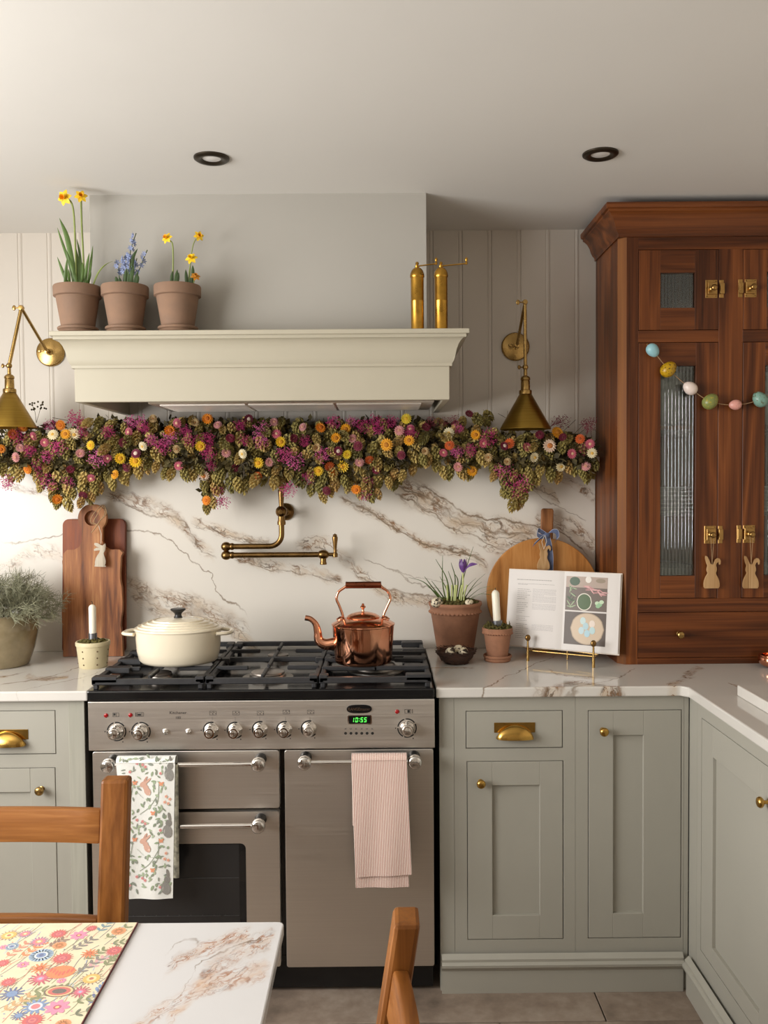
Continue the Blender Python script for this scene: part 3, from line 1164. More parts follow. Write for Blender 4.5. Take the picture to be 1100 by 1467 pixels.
def digit(ch, ox, w=0.0066, h=0.0135, th=0.0016):
    def q(x0, x1, z0, z1):
        sl = 0.12
        return [(c.x + ox + x + z * sl, YP - 0.0021, c.z + z) for x, z in ((x0, z0), (x1, z0), (x1, z1), (x0, z1))]
    w2, h2 = w / 2, h / 2
    R_ = {'a': (-w2, w2, h2 - th, h2), 'g': (-w2, w2, -th / 2, th / 2), 'd': (-w2, w2, -h2, -h2 + th), 'f': (-w2, -w2 + th, th, h2 - th * .6), 'b': (w2 - th, w2, th * .6, h2 - th * .6),
          'e': (-w2, -w2 + th, -h2 + th * .6, -th * .6), 'c': (w2 - th, w2, -h2 + th * .6, -th * .6)}
    for s_ in SEG[ch]:
        dg_.add(q(*R_[s_]), [(0, 1, 2, 3)])


for ch, ox in (('1', -0.0195), ('0', -0.0085), ('5', 0.0065), ('5', 0.0170)):
    digit(ch, ox)
for dz in (0.0032, -0.0032):
    dg_.add([(c.x - 0.001 + x_, YP - 0.0021, c.z + dz + z_) for x_, z_ in ((-.0009, -.0009), (.0009, -.0009), (.0009, .0009), (-.0009, .0009))], [(0, 1, 2, 3)])
dg_.build('clock_digits', emit('green_digits', rgb(90, 255, 90), 1.6), ck, smooth=None)
# badge
c = rp(514.5, 1015.5, YP)
pts = []
for i in range(40):
    a = 2 * PI * i / 40
    pts.append((c.x + 0.0365 * math.copysign(abs(math.cos(a)) ** 0.6, math.cos(a)), c.z + 0.0125 * math.copysign(abs(math.sin(a)) ** 0.85, math.sin(a))))
bd = MB().prism(pts, YP - 0.003, YP).build('badge', M_black, panel, smooth=None, bevel=0.0008, recalc=True)
tx = MB()
text_mesh(tx, 'RANGEmaster', 0.0125, lambda a, b: (c.x + a * 0.86, YP - 0.0036, c.z + b - 0.004))
tx.build('badge_lettering', M_chrome, bd, smooth=None)

# burners and pan supports
M_burner = plain('burner_alloy', rgb(150, 146, 140), 0.4, 1.0, var=0.1)
M_burncap = plain('burner_cap', rgb(128, 119, 111), 0.32, 0.5, var=0.15)
W3 = (rx1 - rx0 - 0.012) / 3
BUR = []
for k, cx in enumerate((rx0 + 0.006 + W3 * 0.5, rcx, rx1 - 0.006 - W3 * 0.5)):
    if k < 2:
        BUR += [(cx, 2.70, 0.036 if k == 0 else 0.052), (cx, 2.97, 0.046 if k == 0 else 0.036)]
    else:
        BUR += [(cx, 2.80, 0.062)]
for x, y, r in BUR:
    b = MB().lathe([(r * 1.5, ZH - 0.0005), (r * 1.5, ZH + 0.002), (r * 1.1, ZH + 0.004), (r * 1.05, ZH + 0.011), (r, ZH + 0.012)], (x, y, 0), seg=28).build('burner_base', M_burner, rg, smooth=40)
    MB().lathe([(r * 0.98, ZH + 0.012), (r, ZH + 0.014), (r * 0.97, ZH + 0.018), (r * 0.85, ZH + 0.0195), (0, ZH + 0.0200)], (x, y, 0), seg=28).build('burner_cap', M_burncap, b, smooth=40)
ZG = 0.952
for k in range(3):
    ga, gb = rx0 + 0.006 + W3 * k + 0.002, rx0 + 0.006 + W3 * (k + 1) - 0.002
    y0_, y1_ = RY + 0.006, SPL - 0.045
    ym = (y0_ + y1_) / 2
    cx = (ga + gb) / 2
    g = MB()
    th, hh = 0.014, 0.016

    def gb_(x0_, x1_, ya, yb_, z0_=ZG - hh, z1_=ZG):
        g.box(x0_, x1_, ya, yb_, z0_, z1_)
    gb_(ga, gb, y0_, y0_ + th, ZG - 0.024, ZG - 0.006)
    gb_(ga, gb, y1_ - th, y1_)
    gb_(ga, gb, ym - 0.006, ym + 0.006)
    gb_(ga, ga + th, y0_, y1_, ZG - 0.022, ZG - 0.006)
    gb_(gb - th, gb, y0_, y1_, ZG - 0.022, ZG - 0.006)
    # broad side lugs
    nl = 4
    for q in range(nl + 1):
        yy = y0_ + (y1_ - y0_ - 0.05) * q / nl
        lw = 0.075 if k != 1 else 0.035
        for xa, s_ in ((ga, 1), (gb, -1)):
            outer = (k == 0 and s_ > 0) or (k == 2 and s_ < 0)
            if not outer and q % 2:
                continue
            wide = lw if outer else 0.026
            x0_, x1_ = sorted((xa, xa + s_ * wide))
            gb_(x0_, x1_, yy, yy + 0.036, ZG - 0.018, ZG)
    # fingers over the burners
    ys = [b_[1] for b_ in BUR if abs(b_[0] - cx) < 0.02]
    for yb_ in ys:
        gb_(cx - 0.005, cx + 0.005, yb_ - 0.125, yb_ - 0.020, ZG - 0.013, ZG)
        gb_(cx - 0.005, cx + 0.005, yb_ + 0.020, yb_ + 0.125, ZG - 0.013, ZG)
        gb_(ga + 0.005, cx - 0.060, yb_ - 0.005, yb_ + 0.005, ZG - 0.013, ZG)
        gb_(cx + 0.060, gb - 0.005, yb_ - 0.005, yb_ + 0.005, ZG - 0.013, ZG)
    if k == 2:
        gb_(ga, gb, 2.80 - 0.125, 2.80 - 0.111, ZG - 0.013, ZG)
        gb_(ga, gb, 2.80 + 0.111, 2.80 + 0.125, ZG - 0.013, ZG)
    for x_ in (ga + 0.004, gb - 0.018):
        for y_ in (y0_ + 0.002, ym - 0.007, y1_ - 0.016):
            g.box(x_, x_ + 0.014, y_, y_ + 0.014, ZH - 0.001, ZG - 0.012)
    g.build('pan_support', M_iron, rg, smooth=None, bevel=0.0025, seg=1)
# ------------------------------------------------------------------ mantel hood over the cooker
HX0, HX1, HY = P(107, 550, 2.67).x, P(644, 545, 2.67).x, 2.67
HZ0 = (P(107, 577, HY).z + P(644, 571.5, HY).z) / 2
SHELF = 1.967
CZ = SHELF - 0.100
hd = thing('mantel_hood', ((HX0 + HX1) / 2, 2.9, HZ0), 'cream painted mantel hood with a moulded cornice shelf over the cooker', 'cooker hood')
hb = MB()
tk = 0.020
hb.box(HX0, HX1, HY, HY + tk, HZ0, CZ + 0.005)
hb.box(HX0, HX0 + tk, HY + tk, WALL - 0.001, HZ0, CZ + 0.005).box(HX1 - tk, HX1, HY + tk, WALL - 0.001, HZ0, CZ + 0.005)
hb.box(HX0 + tk, HX1 - tk, HY + tk, WALL - 0.001, CZ - 0.012, CZ + 0.005)
hb.build('hood_box', M_hood, hd, smooth=None, bevel=0.0015, seg=1)
prof = [(0.0, CZ - 0.004), (0.007, CZ - 0.004), (0.007, CZ + 0.004), (0.0075, CZ + 0.005), (0.0115, CZ + 0.0105), (0.0155, CZ + 0.022), (0.0200, CZ + 0.045), (0.0255, CZ + 0.060), (0.032, CZ + 0.070), (0.037, CZ + 0.0745),
        (0.041, CZ + 0.0765)]
MB().mitre(HX0, HX1, HY, WALL - 0.001, prof).build('cornice', M_hood, hd, smooth=35, recalc=True)
MB().mitre(HX0, HX1, HY, WALL - 0.001, [(0.0465, CZ + 0.0765), (0.0465, CZ + 0.086)]).build('fillet', M_hood, hd, smooth=None, recalc=True)
sh = MB().mitre(HX0, HX1, HY, CBY - 0.0005, [(0.055, CZ + 0.086), (0.055, SHELF)])
sh.build('shelf_board', M_hood, hd, smooth=None, recalc=True, bevel=0.0015, seg=1)
MB().box(HX0 - 0.055, CB0 - 0.0005, CBY - 0.0005, WALL - 0.001, CZ + 0.086, SHELF).build('shelf_return', M_hood, hd, smooth=None)
MB().box(CB1 + 0.0005, HX1 + 0.055, CBY - 0.0005, WALL - 0.001, CZ + 0.086, SHELF).build('shelf_return', M_hood, hd, smooth=None)
# steel extractor inside
ex0, ex1 = P(213, 585, 2.80).x, P(622, 585, 2.80).x
ex = MB()
ex.add([(ex0, 2.79, HZ0 + 0.004), (ex1, 2.79, HZ0 + 0.004), (ex1, 3.10, HZ0 + 0.004), (ex0, 3.10, HZ0 + 0.004),
        (ex0 + 0.02, 2.74, HZ0 + 0.05), (ex1 - 0.02, 2.74, HZ0 + 0.05), (ex1 - 0.02, 3.12, HZ0 + 0.05), (ex0 + 0.02, 3.12, HZ0 + 0.05)],
       [(3, 2, 1, 0), (4, 5, 6, 7), (0, 1, 5, 4), (1, 2, 6, 5), (2, 3, 7, 6), (3, 0, 4, 7)])
exo = ex.build('extractor', M_steel, hd, smooth=None, bevel=0.002, seg=1)
for k in range(3):
    a = ex0 + 0.03 + k * (ex1 - ex0 - 0.06) / 3
    b = a + (ex1 - ex0 - 0.06) / 3 - 0.01
    f = MB()
    for q in range(16):
        yy = 2.82 + q * 0.016
        f.box(a, b, yy, yy + 0.009, HZ0, HZ0 + 0.005)
    f.build('grease_filter', M_steel, exo, smooth=None)

# ------------------------------------------------------------------ plants in clay pots on the shelf
M_clay = plain('brown_clay', rgb(132, 104, 84), 0.85, var=0.10, vscale=14, bump=0.25, bscale=120)
M_terra = plain('aged_terracotta', rgb(158, 112, 86), 0.9, var=0.16, vscale=18, bump=0.4, bscale=90)
M_soil = plain('soil', rgb(60, 44, 30), 0.95, var=0.4, vscale=90, bump=0.9, bscale=160, bdist=0.006)
M_moss = plain('moss', rgb(92, 84, 36), 0.95, var=0.4, vscale=120, bump=0.9, bscale=240, bdist=0.004)
M_leaf = plain('daffodil_leaf', rgb(92, 118, 58), 0.5, var=0.25, vscale=12)
M_leafd = plain('dark_leaf', rgb(62, 84, 44), 0.5, var=0.25, vscale=12)
M_stem = plain('pale_stem', rgb(138, 152, 84), 0.5, var=0.15, vscale=12)
M_yel = plain('yellow_petal', rgb(245, 205, 40), 0.55, var=0.08, vscale=40)
M_oran = plain('orange_trumpet', rgb(240, 176, 30), 0.55, var=0.1, vscale=60)
M_blue = plain('blue_petal', rgb(128, 140, 176), 0.6, var=0.15, vscale=40)
M_wilt = plain('wilted_petal', rgb(205, 140, 40), 0.7, var=0.2, vscale=40)


def clumps(mb, c, r, h, n, size, rr):
    """lumpy moss or soil heap"""
    for i in range(n):
        a = rr.uniform(0, 2 * PI)
        q = r * math.sqrt(rr.random())
        s_ = size * rr.uniform(0.6, 1.3)
        mb.ball((c[0] + q * math.cos(a), c[1] + q * math.sin(a), c[2] + h * (1 - (q / r) ** 2) * rr.uniform(0.3, 1.0)), (s_, s_ * rr.uniform(.7, 1.2), s_ * 0.7), 6, 4)


def clay_pot(root, c, h, rt, rb, rim, mat, saucer=None, seg=40):
    z0 = c[2] + (0.0125 if saucer else 0)
    rimr = rt
    body = rt * 0.90
    p = [(0, z0), (rb, z0), (rb * 1.02, z0 + 0.004), (body, z0 + h - rim), (rimr, z0 + h - rim + 0.003), (rimr * 1.01, z0 + h - 0.004), (rimr * 0.985, z0 + h), (rimr * 0.91, z0 + h), (rimr * 0.89, z0 + h - 0.004), (body * 0.86, z0 + h - 0.03), (0, z0 + h - 0.03)]
    o = MB().lathe(p, (c[0], c[1], 0), seg=seg).build('pot', mat, root, smooth=35)
    if saucer:
        s_ = [(0, c[2]), (saucer * 0.88, c[2]), (saucer * 0.96, c[2] + 0.004), (saucer * 0.97, c[2] + 0.009), (saucer * 0.95, c[2] + 0.011), (saucer * 1.03, c[2] + 0.014), (saucer * 1.04, c[2] + 0.019), (saucer * 0.99, c[2] + 0.0215), (saucer * 0.93, c[2] + 0.018), (saucer * 0.82, c[2] + 0.012), (0, c[2] + 0.012)]
        MB().lathe(s_, (c[0], c[1], 0), seg=seg).build('saucer', mat, root, smooth=35)
    return z0 + h


def leaf_px(root, pts, w, Y, mat, name='leaf', yo=0.0, cup=0.5):
    q = bez([P(x, y, Y + yo * (i / max(1, len(pts) - 1))) for i, (x, y) in enumerate(pts)], 6)
    n = len(q)
    ws = [w * (0.75 + 0.25 * min(1, i / n * 4)) * (1 - max(0, (i / (n - 1) - 0.55) / 0.45) ** 2) + 0.0003 for i in range(n)]
    return MB().ribbon(q, ws, (1, 0.25, 0.1), cup=cup).build(name, mat, root, smooth=70, solid=0.0009)


def stem_px(root, pts, r, Y, mat, name='stem'):
    q = bez([P(x, y, Y) for x, y in pts], 6)
    return MB().tube(q, r, 8).build(name, mat, root, smooth=70)


def daffodil(root, c, face_dir, s=1.0, petal=M_yel, cupm=M_oran, wilt=False):
    """six petals round a frilled trumpet"""
    Mx = Matrix.Translation(c) @ upz(face_dir) @ Matrix.Scale(s, 4)
    mb = MB()
    for k in range(6):
        a = 2 * PI * k / 6 + 0.2
        d = Vector((math.cos(a), math.sin(a), 0))
        sd = Vector((-math.sin(a), math.cos(a), 0))
        for j, (rr_, w_, z_) in enumerate(((0.003, 0.003, 0), (0.009, 0.0072, 0.001 if k % 2 else -0.001), (0.016, 0.0062, 0.0), (0.0225, 0.001, -0.003))):
            if j == 0:
                row = []
            row.append((d * rr_ + Vector((0, 0, z_)), sd * w_))
        vs_ = []
        for p_, w_ in row:
            vs_ += [Mx @ (p_ - w_), Mx @ (p_ + Vector((0, 0, -0.001))), Mx @ (p_ + w_)]
        fs = []
        for j in range(3):
            b = 3 * j
            fs += [(b, b + 1, b + 4, b + 3), (b + 1, b + 2, b + 5, b + 4)]
        mb.add(vs_, fs)
    fl_ = mb.build('flower', petal, root, smooth=70, solid=0.0005)
    tr = MB()
    n = 24
    vs_, fs = [], []
    for j, (r_, z_) in enumerate(((0.0045, 0.0), (0.0060, 0.005), (0.0066, 0.010), (0.0085, 0.0135))):
        for i in range(n):
            a = 2 * PI * i / n
            f_ = 1 + (0.12 * math.sin(a * 8) if j == 3 else 0)
            vs_.append(Mx @ Vector((r_ * f_ * math.cos(a), r_ * f_ * math.sin(a), z_)))
    for j in range(3):
        for i in range(n):
            k = (i + 1) % n
            fs.append((j * n + i, j * n + k, (j + 1) * n + k, (j + 1) * n + i))
    fs.append(tuple(range(n)))
    tr.add(vs_, fs).build('trumpet', cupm, fl_, smooth=70, solid=0.0005)
    return fl_


PY = 2.688


def shelf_pot(px, name, label, cat, group='clay pots on the mantel shelf'):
    c = P(px, 473, PY)
    t = thing(name, (c.x, PY, SHELF), label, cat, group)
    top = clay_pot(t, (c.x, PY, SHELF), 0.132, 0.0700, 0.047, 0.034, M_clay, saucer=0.058)
    s_ = MB().lathe([(0.061, top - 0.020), (0.0605, top - 0.010), (0.03, top - 0.004), (0, top - 0.003)], (c.x, PY, 0), seg=24)
    clumps(s_, (c.x, PY, top - 0.008), 0.056, 0.010, 60, 0.006, random.Random(px))
    s_.build('soil', M_soil, t, smooth=60)
    return t


t = shelf_pot(112, 'potted_daffodil', 'tall pair of yellow daffodils in a brown clay pot on the mantel shelf', 'potted plant')
stem_px(t, [(110, 412), (108, 360), (106, 310), (102, 290), (94, 284)], 0.0028, PY, M_stem)
stem_px(t, [(121, 412), (119, 360), (117, 320), (116, 282)], 0.0030, PY + 0.01, M_stem)
daffodil(t, P(92, 283, PY - 0.012), (-0.25, -1, -0.12), 1.05)
daffodil(t, P(116, 281, PY - 0.002), (0.35, -1, 0.15), 0.88)
for pts, w, yo in (([(110, 410), (104, 380), (96, 340), (85, 312)], 0.0075, -0.01), ([(106, 410), (100, 380), (90, 350), (82, 326)], 0.004, 0.0), ([(98, 410), (92, 395), (82, 368)], 0.0045, -0.02),
                   ([(94, 411), (94, 395), (96, 370)], 0.005, -0.03), ([(100, 410), (99, 398), (98, 385)], 0.004, -0.035), ([(118, 410), (115, 370), (110, 342)], 0.0035, 0.02), ([(122, 411), (124, 385), (128, 362)], 0.0045, -0.01),
                   ([(126, 411), (129, 385), (133, 352)], 0.004, 0.0), ([(124, 411), (128, 398), (130, 386)], 0.004, -0.03), ([(114, 411), (112, 380), (107, 350)], 0.0055, 0.01), ([(112, 411), (104, 385), (94, 356)], 0.0045, -0.03),
                   ([(116, 411), (119, 390), (118, 376)], 0.004, -0.04)):
    leaf_px(t, pts, w, PY, M_leaf, yo=yo)
leaf_px(t, [(132, 412), (140, 392), (150, 380), (161, 374)], 0.0028, PY - 0.02, M_stem)

t = shelf_pot(180, 'potted_squill', 'blue squill flowers in a brown clay pot between two daffodil pots', 'potted plant')
rr = random.Random(3)


def squill(root, pts, Y, n):
    st = bez([P(x, y, Y) for x, y in pts], 8)
    MB().tube(st, 0.0014, 6).build('stem', M_leafd, root)
    for k in range(n):
        base = st[int(len(st) * (0.45 + 0.54 * k / n))]
        a = rr.uniform(0, 2 * PI)
        d = Vector((math.cos(a), -abs(math.sin(a)) * 0.8 - 0.2, rr.uniform(-0.5, 0.2))).normalized()
        mb = MB()
        c_ = base + d * 0.007
        for q in range(6):
            b = 2 * PI * q / 6
            R_ = upz(d).to_3x3()
            p_ = R_ @ Vector((math.cos(b), math.sin(b), 0.25))
            sd = R_ @ Vector((-math.sin(b), math.cos(b), 0))
            mb.add([c_, c_ + p_ * 0.005 - sd * 0.0022, c_ + p_ * 0.0098, c_ + p_ * 0.005 + sd * 0.0022], [(0, 1, 2, 3)])
        mb.build('blossom', M_blue, root, smooth=70, solid=0.0005)


squill(t, [(182, 412), (184, 380), (188, 355), (195, 334)], PY, 10)
squill(t, [(176, 412), (178, 385), (179, 366)], PY - 0.02, 9)
squill(t, [(184, 412), (186, 385), (187, 364)], PY - 0.025, 9)
squill(t, [(172, 412), (170, 390), (166, 372)], PY - 0.01, 4)
squill(t, [(190, 412), (200, 385), (211, 358)], PY - 0.01, 5)
squill(t, [(186, 412), (192, 388), (196, 370)], PY + 0.01, 7)
for pts in ([(184, 412), (185, 395), (188, 378)], [(188, 412), (189, 395), (192, 380)], [(192, 412), (194, 400), (198, 388)], [(180, 412), (180, 398), (181, 384)], [(168, 412), (167, 402), (166, 396)], [(194, 412), (197, 400), (196, 392)], [(187, 412), (190, 372), (197, 356)], [(173, 412), (172, 404), (171, 397)]):
    leaf_px(t, pts, 0.0048, PY - 0.03, M_leafd)

t = shelf_pot(255, 'potted_daffodil', 'short daffodils with small yellow blooms in the clay pot beside the squill', 'potted plant')
stem_px(t, [(247, 412), (248, 375), (247, 350), (242, 344)], 0.0022, PY - 0.01, M_stem)
daffodil(t, P(239, 341, PY - 0.02), (-0.45, -1, 0.3), 0.80)
stem_px(t, [(271, 412), (273, 375), (277, 350), (284, 338)], 0.0016, PY, M_stem)
daffodil(t, P(285, 338, PY - 0.006), (0.5, -1, 0.1), 0.72)
stem_px(t, [(270, 412), (271, 390), (274, 372)], 0.0018, PY - 0.02, M_stem)
daffodil(t, P(274, 370, PY - 0.03), (-0.1, -1, 0.4), 0.85, M_yel, M_yel)
stem_px(t, [(276, 412), (278, 402), (279, 396)], 0.0018, PY - 0.03, M_stem)
daffodil(t, P(280, 396, PY - 0.035), (0.3, -0.8, 0.5), 0.68, M_wilt, M_wilt)
for pts in ([(246, 412), (246, 400), (247, 388)], [(250, 412), (252, 398), (254, 386)], [(252, 412), (254, 402), (256, 390)], [(268, 412), (267, 400), (266, 386)], [(272, 412), (272, 404), (274, 396)], [(275, 412), (276, 392), (276, 380)]):
    leaf_px(t, pts, 0.0050, PY - 0.025, M_leafd)

# ------------------------------------------------------------------ brass pepper mills
M_mill = plain('worn_brass', rgb(190, 145, 62), 0.30, 1.0, var=0.22, vscale=22, bump=0.06, bscale=60)
for px, ln, lab in ((598, 27, 'brass pepper mill with crank handle standing against the chimney breast edge'), (632, 36, 'brass pepper mill with crank handle at the outer end of the mantel shelf')):
    c = P(px, 471, 2.665)
    t = thing('pepper_mill', (c.x, c.y, SHELF), lab, 'pepper mill', 'brass mills on the mantel shelf')
    z = SHELF
    k = 0.0195
    MB().lathe([(0, z), (k * 1.03, z), (k * 1.03, z + 0.004), (k, z + 0.006), (k, z + 0.088), (k * 1.02, z + 0.089), (k * 1.02, z + 0.091), (k, z + 0.092), (k, z + 0.163)], (c.x, c.y, 0), seg=32).build('cylinder', M_mill, t, smooth=40)
    MB().lathe([(k * 1.06, z + 0.160), (k * 1.10, z + 0.163), (k * 1.10, z + 0.166), (k * 1.04, z + 0.172), (k * 0.9, z + 0.180), (k * 0.6, z + 0.187), (k * 0.25, z + 0.190), (0, z + 0.190)], (c.x, c.y, 0), seg=32).build('dome', M_mill, t, smooth=40)
    MB().lathe([(0.004, z + 0.188), (0.0065, z + 0.191), (0.0065, z + 0.195), (0.003, z + 0.197), (0.0055, z + 0.201), (0.004, z + 0.206), (0, z + 0.207)], (c.x, c.y, 0), seg=20).build('finial', M_mill, t, smooth=40)
    L = ln / 473.0
    cr = MB().bar((c.x, c.y, z + 0.194), (c.x + L, c.y - 0.004, z + 0.200), 0.007, 0.003).build('crank', M_mill, t, smooth=None, bevel=0.0008, seg=1)
    MB().lathe([(0.0035, z + 0.197), (0.0035, z + 0.204), (0.002, z + 0.206), (0.0042, z + 0.210), (0.0042, z + 0.214), (0.0024, z + 0.218), (0, z + 0.219)], (c.x + L, c.y - 0.004, 0), seg=16).build('crank_knob', M_mill, cr, smooth=40)

# ------------------------------------------------------------------ swing-arm wall lamps
M_shade = None
tsh = NT('spun_brass')
nz = tsh.noise(tsh.objco((1, 1, 60), rand=False), 4.0, 2.0)
tsh.set(**{'Base Color': tsh.ramp(nz, [(0.3, rgb(150, 120, 52)), (0.7, rgb(168, 136, 64))]), 'Metallic': 1.0, 'Roughness': 0.30, 'Anisotropic': 0.4})
M_shade = tsh.m


def wall_lamp(pl, jn, sh_, label):
    """pl: back plate pixel; jn: elbow pixel; sh_: top of the shade knuckle pixel"""
    Y1 = 2.955
    c = P(pl[0], pl[1], WALL)
    t = thing('wall_lamp', (c.x, WALL, c.z), label, 'wall lamp', 'swing-arm lamps on the panelling')
    MB().lathe([(0, 0.0), (0.050, 0.0), (0.051, 0.003), (0.049, 0.009), (0.046, 0.011), (0, 0.0115)], (c.x, WALL - 0.001, c.z), '-Y', 40).build('back_plate', M_brass, t, smooth=40)
    YA = WALL - 0.042
    MB().lathe([(0.012, 0.010), (0.012, 0.014), (0.006, 0.017), (0.006, 0.034), (0.0085, 0.036), (0.0085, 0.046), (0, 0.049)], (c.x, WALL, c.z), '-Y', 20).build('swivel', M_brass, t, smooth=40)
    w = MB().tube([(c.x - 0.010, YA, c.z), (c.x - 0.018, YA, c.z)], 0.0022, 8)
    w.ball((c.x - 0.024, YA, c.z), (0.008, 0.0025, 0.0065), 12, 8)
    w.build('thumb_screw', M_brass, t, smooth=60)
    j = P(jn[0], jn[1], Y1)
    MB().tube([(c.x, YA, c.z), j], 0.0052, 12).build('arm', M_brass, t, smooth=60)
    MB().lathe([(0, -0.010), (0.0075, -0.009), (0.0095, 0), (0.0075, 0.009), (0, 0.010)], j, '-Y', 20).build('elbow', M_brass, t, smooth=60)
    w = MB().tube([j, j + Vector((-0.018, 0, 0))], 0.0022, 8)
    w.ball(j + Vector((-0.024, 0, 0)), (0.0065, 0.0025, 0.009), 12, 8)
    w.build('thumb_screw', M_brass, t, smooth=60)
    k = P(sh_[0], sh_[1], Y1)
    MB().tube([j, k], 0.0058, 12).build('rod', M_brass, t, smooth=60)
    MB().ball(k, 0.0098, 18, 12).build('shade_joint', M_brass, t, smooth=60)
    w = MB().tube([k, k + Vector((-0.016, 0, 0))], 0.0022, 8)
    w.ball(k + Vector((-0.021, 0, 0)), (0.0055, 0.0025, 0.0075), 12, 8)
    w.build('thumb_screw', M_brassdark, t, smooth=60)
    z = k.z
    s1 = MB().lathe([(0.0055, z - 0.004), (0.0062, z - 0.028), (0.012, z - 0.031), (0.016, z - 0.036), (0.0165, z - 0.042), (0.0140, z - 0.045), (0.0140, z - 0.046), (0.0150, z - 0.0475), (0.0155, z - 0.075), (0.0205, z - 0.077), (0.0215, z - 0.080), (0.0215, z - 0.090), (0.019, z - 0.0905)], (k.x, k.y, 0), seg=28)
    s1.build('lamp_holder', M_brass, t, smooth=35)
    s2 = MB().lathe([(0.0195, z - 0.0905), (0.0215, z - 0.0915), (0.084, z - 0.203), (0.0848, z - 0.207), (0.0832, z - 0.207), (0.0815, z - 0.2035), (0.019, z - 0.094)], (k.x, k.y, 0), seg=48)
    so = s2.build('shade', M_shade, t, smooth=35)
    MB().lathe([(0, z - 0.195), (0.014, z - 0.19), (0.022, z - 0.175), (0.024, z - 0.16), (0.018, z - 0.14), (0.012, z - 0.12), (0.012, z - 0.095)], (k.x, k.y, 0), seg=20).build('bulb', M_lens, t)


wall_lamp((738, 497), (752, 433), (752.5, 526), 'brass swing-arm wall lamp with cone shade beside the walnut dresser')
wall_lamp((73, 505), (30.5, 441), (13, 524), 'brass swing-arm wall lamp with cone shade near the tall daffodils')

# ------------------------------------------------------------------ folding pot filler tap
YT = SPL - 0.085
c = P(409, 733, SPL)
pf = thing('pot_filler', (c.x, SPL, c.z), 'antique brass folding pot filler tap on the marble splashback', 'tap')
k = P(403, 733, YT)
MB().lathe([(0.030, 0.0), (0.0315, 0.004), (0.029, 0.010), (0.017, 0.016), (0.012, 0.022), (0.012, 0.060), (0.016, 0.066)], (c.x, SPL, c.z), '-Y', 32).build('wall_flange', M_brassdark, pf, smooth=45)
MB().ball(k, 0.0205, 24, 16).build('valve_body', M_brassdark, pf, smooth=60)
MB().lathe([(0.011, 0.012), (0.0125, 0.022), (0.008, 0.026), (0.008, 0.030), (0, 0.031)], (k.x, k.y, k.z), '-Y', 20).build('valve_cap', M_brassdark, pf, smooth=45)
MB().lathe([(0.0075, k.z + 0.012), (0.0085, k.z + 0.03), (0.0105, k.z + 0.062), (0.0115, k.z + 0.075), (0.0085, k.z + 0.079), (0.0095, k.z + 0.084), (0, k.z + 0.09)], (k.x, k.y, 0), seg=20).build('lever', M_brassdark, pf, smooth=45)
MB().lathe([(0.0145, k.z - 0.046), (0.0150, k.z - 0.036), (0.0125, k.z - 0.030), (0.0115, k.z - 0.014)], (k.x, k.y, 0), seg=24).build('collar', M_brassdark, pf, smooth=45)
zt = P(330, 783, YT).z
zb_ = zt - 0.0305
xe = P(324, 784, YT).x
bend = [(k.x, YT, k.z - 0.03), (k.x, YT, zt + 0.045)]
for i in range(1, 9):
    a = PI / 2 * i / 8
    bend.append((k.x - 0.042 + 0.042 * math.cos(a), YT, zt + 0.042 - 0.042 * math.sin(a)))
bend.append((xe + 0.01, YT, zt))
MB().tube(bend, 0.0098, 16).build('upper_pipe', M_brassdark, pf, smooth=60)
for z_ in (zt, zb_):
    MB().ball((xe, YT, z_), (0.0185, 0.0175, 0.0165), 20, 14).build('swivel_joint', M_brassdark, pf, smooth=60)
    MB().lathe([(0.0115, 0.0), (0.0125, 0.004), (0.0125, 0.008), (0.0105, 0.012)], (xe + 0.015, YT, z_), 'X', 20).build('collar', M_brassdark, pf, smooth=45)
v = P(463, 797, YT)
MB().tube([(xe + 0.01, YT, zb_), (v.x, YT, zb_)], 0.0098, 16).build('lower_pipe', M_brassdark, pf, smooth=60)
MB().ball((v.x, YT, zb_), (0.0215, 0.0175, 0.0165), 20, 14).build('valve_body', M_brassdark, pf, smooth=60)
MB().lathe([(0.0118, zb_ - 0.035), (0.0125, zb_ - 0.030), (0.0105, zb_ - 0.026), (0.0105, zb_ - 0.012)], (v.x, YT, 0), seg=20).build('spout', M_brassdark, pf, smooth=45)
hx = P(480, 797, YT).x
MB().tube([(v.x + 0.015, YT, zb_), (hx, YT, zb_)], 0.0065, 12).build('valve_stem', M_brassdark, pf)
MB().lathe([(0, zb_ - 0.011), (0.009, zb_ - 0.009), (0.0095, zb_ + 0.002), (0.006, zb_ + 0.008), (0.0055, zb_ + 0.014), (0.0068, zb_ + 0.03), (0.0100, zb_ + 0.055), (0.0095, zb_ + 0.062), (0.0070, zb_ + 0.064), (0.0080, zb_ + 0.069), (0, zb_ + 0.074)], (hx, YT, 0), seg=20).build('lever', M_brassdark, pf, smooth=45)
# ------------------------------------------------------------------ woods
ACACIA = [(0.15, rgb(76, 42, 22)), (0.40, rgb(128, 76, 42)), (0.62, rgb(160, 104, 62)), (0.85, rgb(192, 140, 92))]
M_acacia = wood('acacia', ACACIA, 'Z', 0.8, 0.5, 6)
M_acaciad = wood('dark_acacia', [(0.15, rgb(66, 30, 18)), (0.45, rgb(116, 58, 34)), (0.85, rgb(156, 88, 54))], 'Z', 0.8, 0.5, 6)
M_beech = wood('honey_board', [(0.15, rgb(138, 86, 40)), (0.45, rgb(184, 124, 64)), (0.85, rgb(206, 150, 88))], 'Z', 0.7, 0.5, 5)
M_handle = wood('handle_wood', [(0.15, rgb(92, 54, 28)), (0.5, rgb(140, 90, 52)), (0.85, rgb(168, 114, 70))], 'Z', 1.2, 0.5, 7)
M_bunny = wood('pale_cut_wood', [(0.15, rgb(150, 112, 70)), (0.5, rgb(186, 148, 102)), (0.85, rgb(204, 170, 126))], 'Z', 2.0, 0.6, 5)
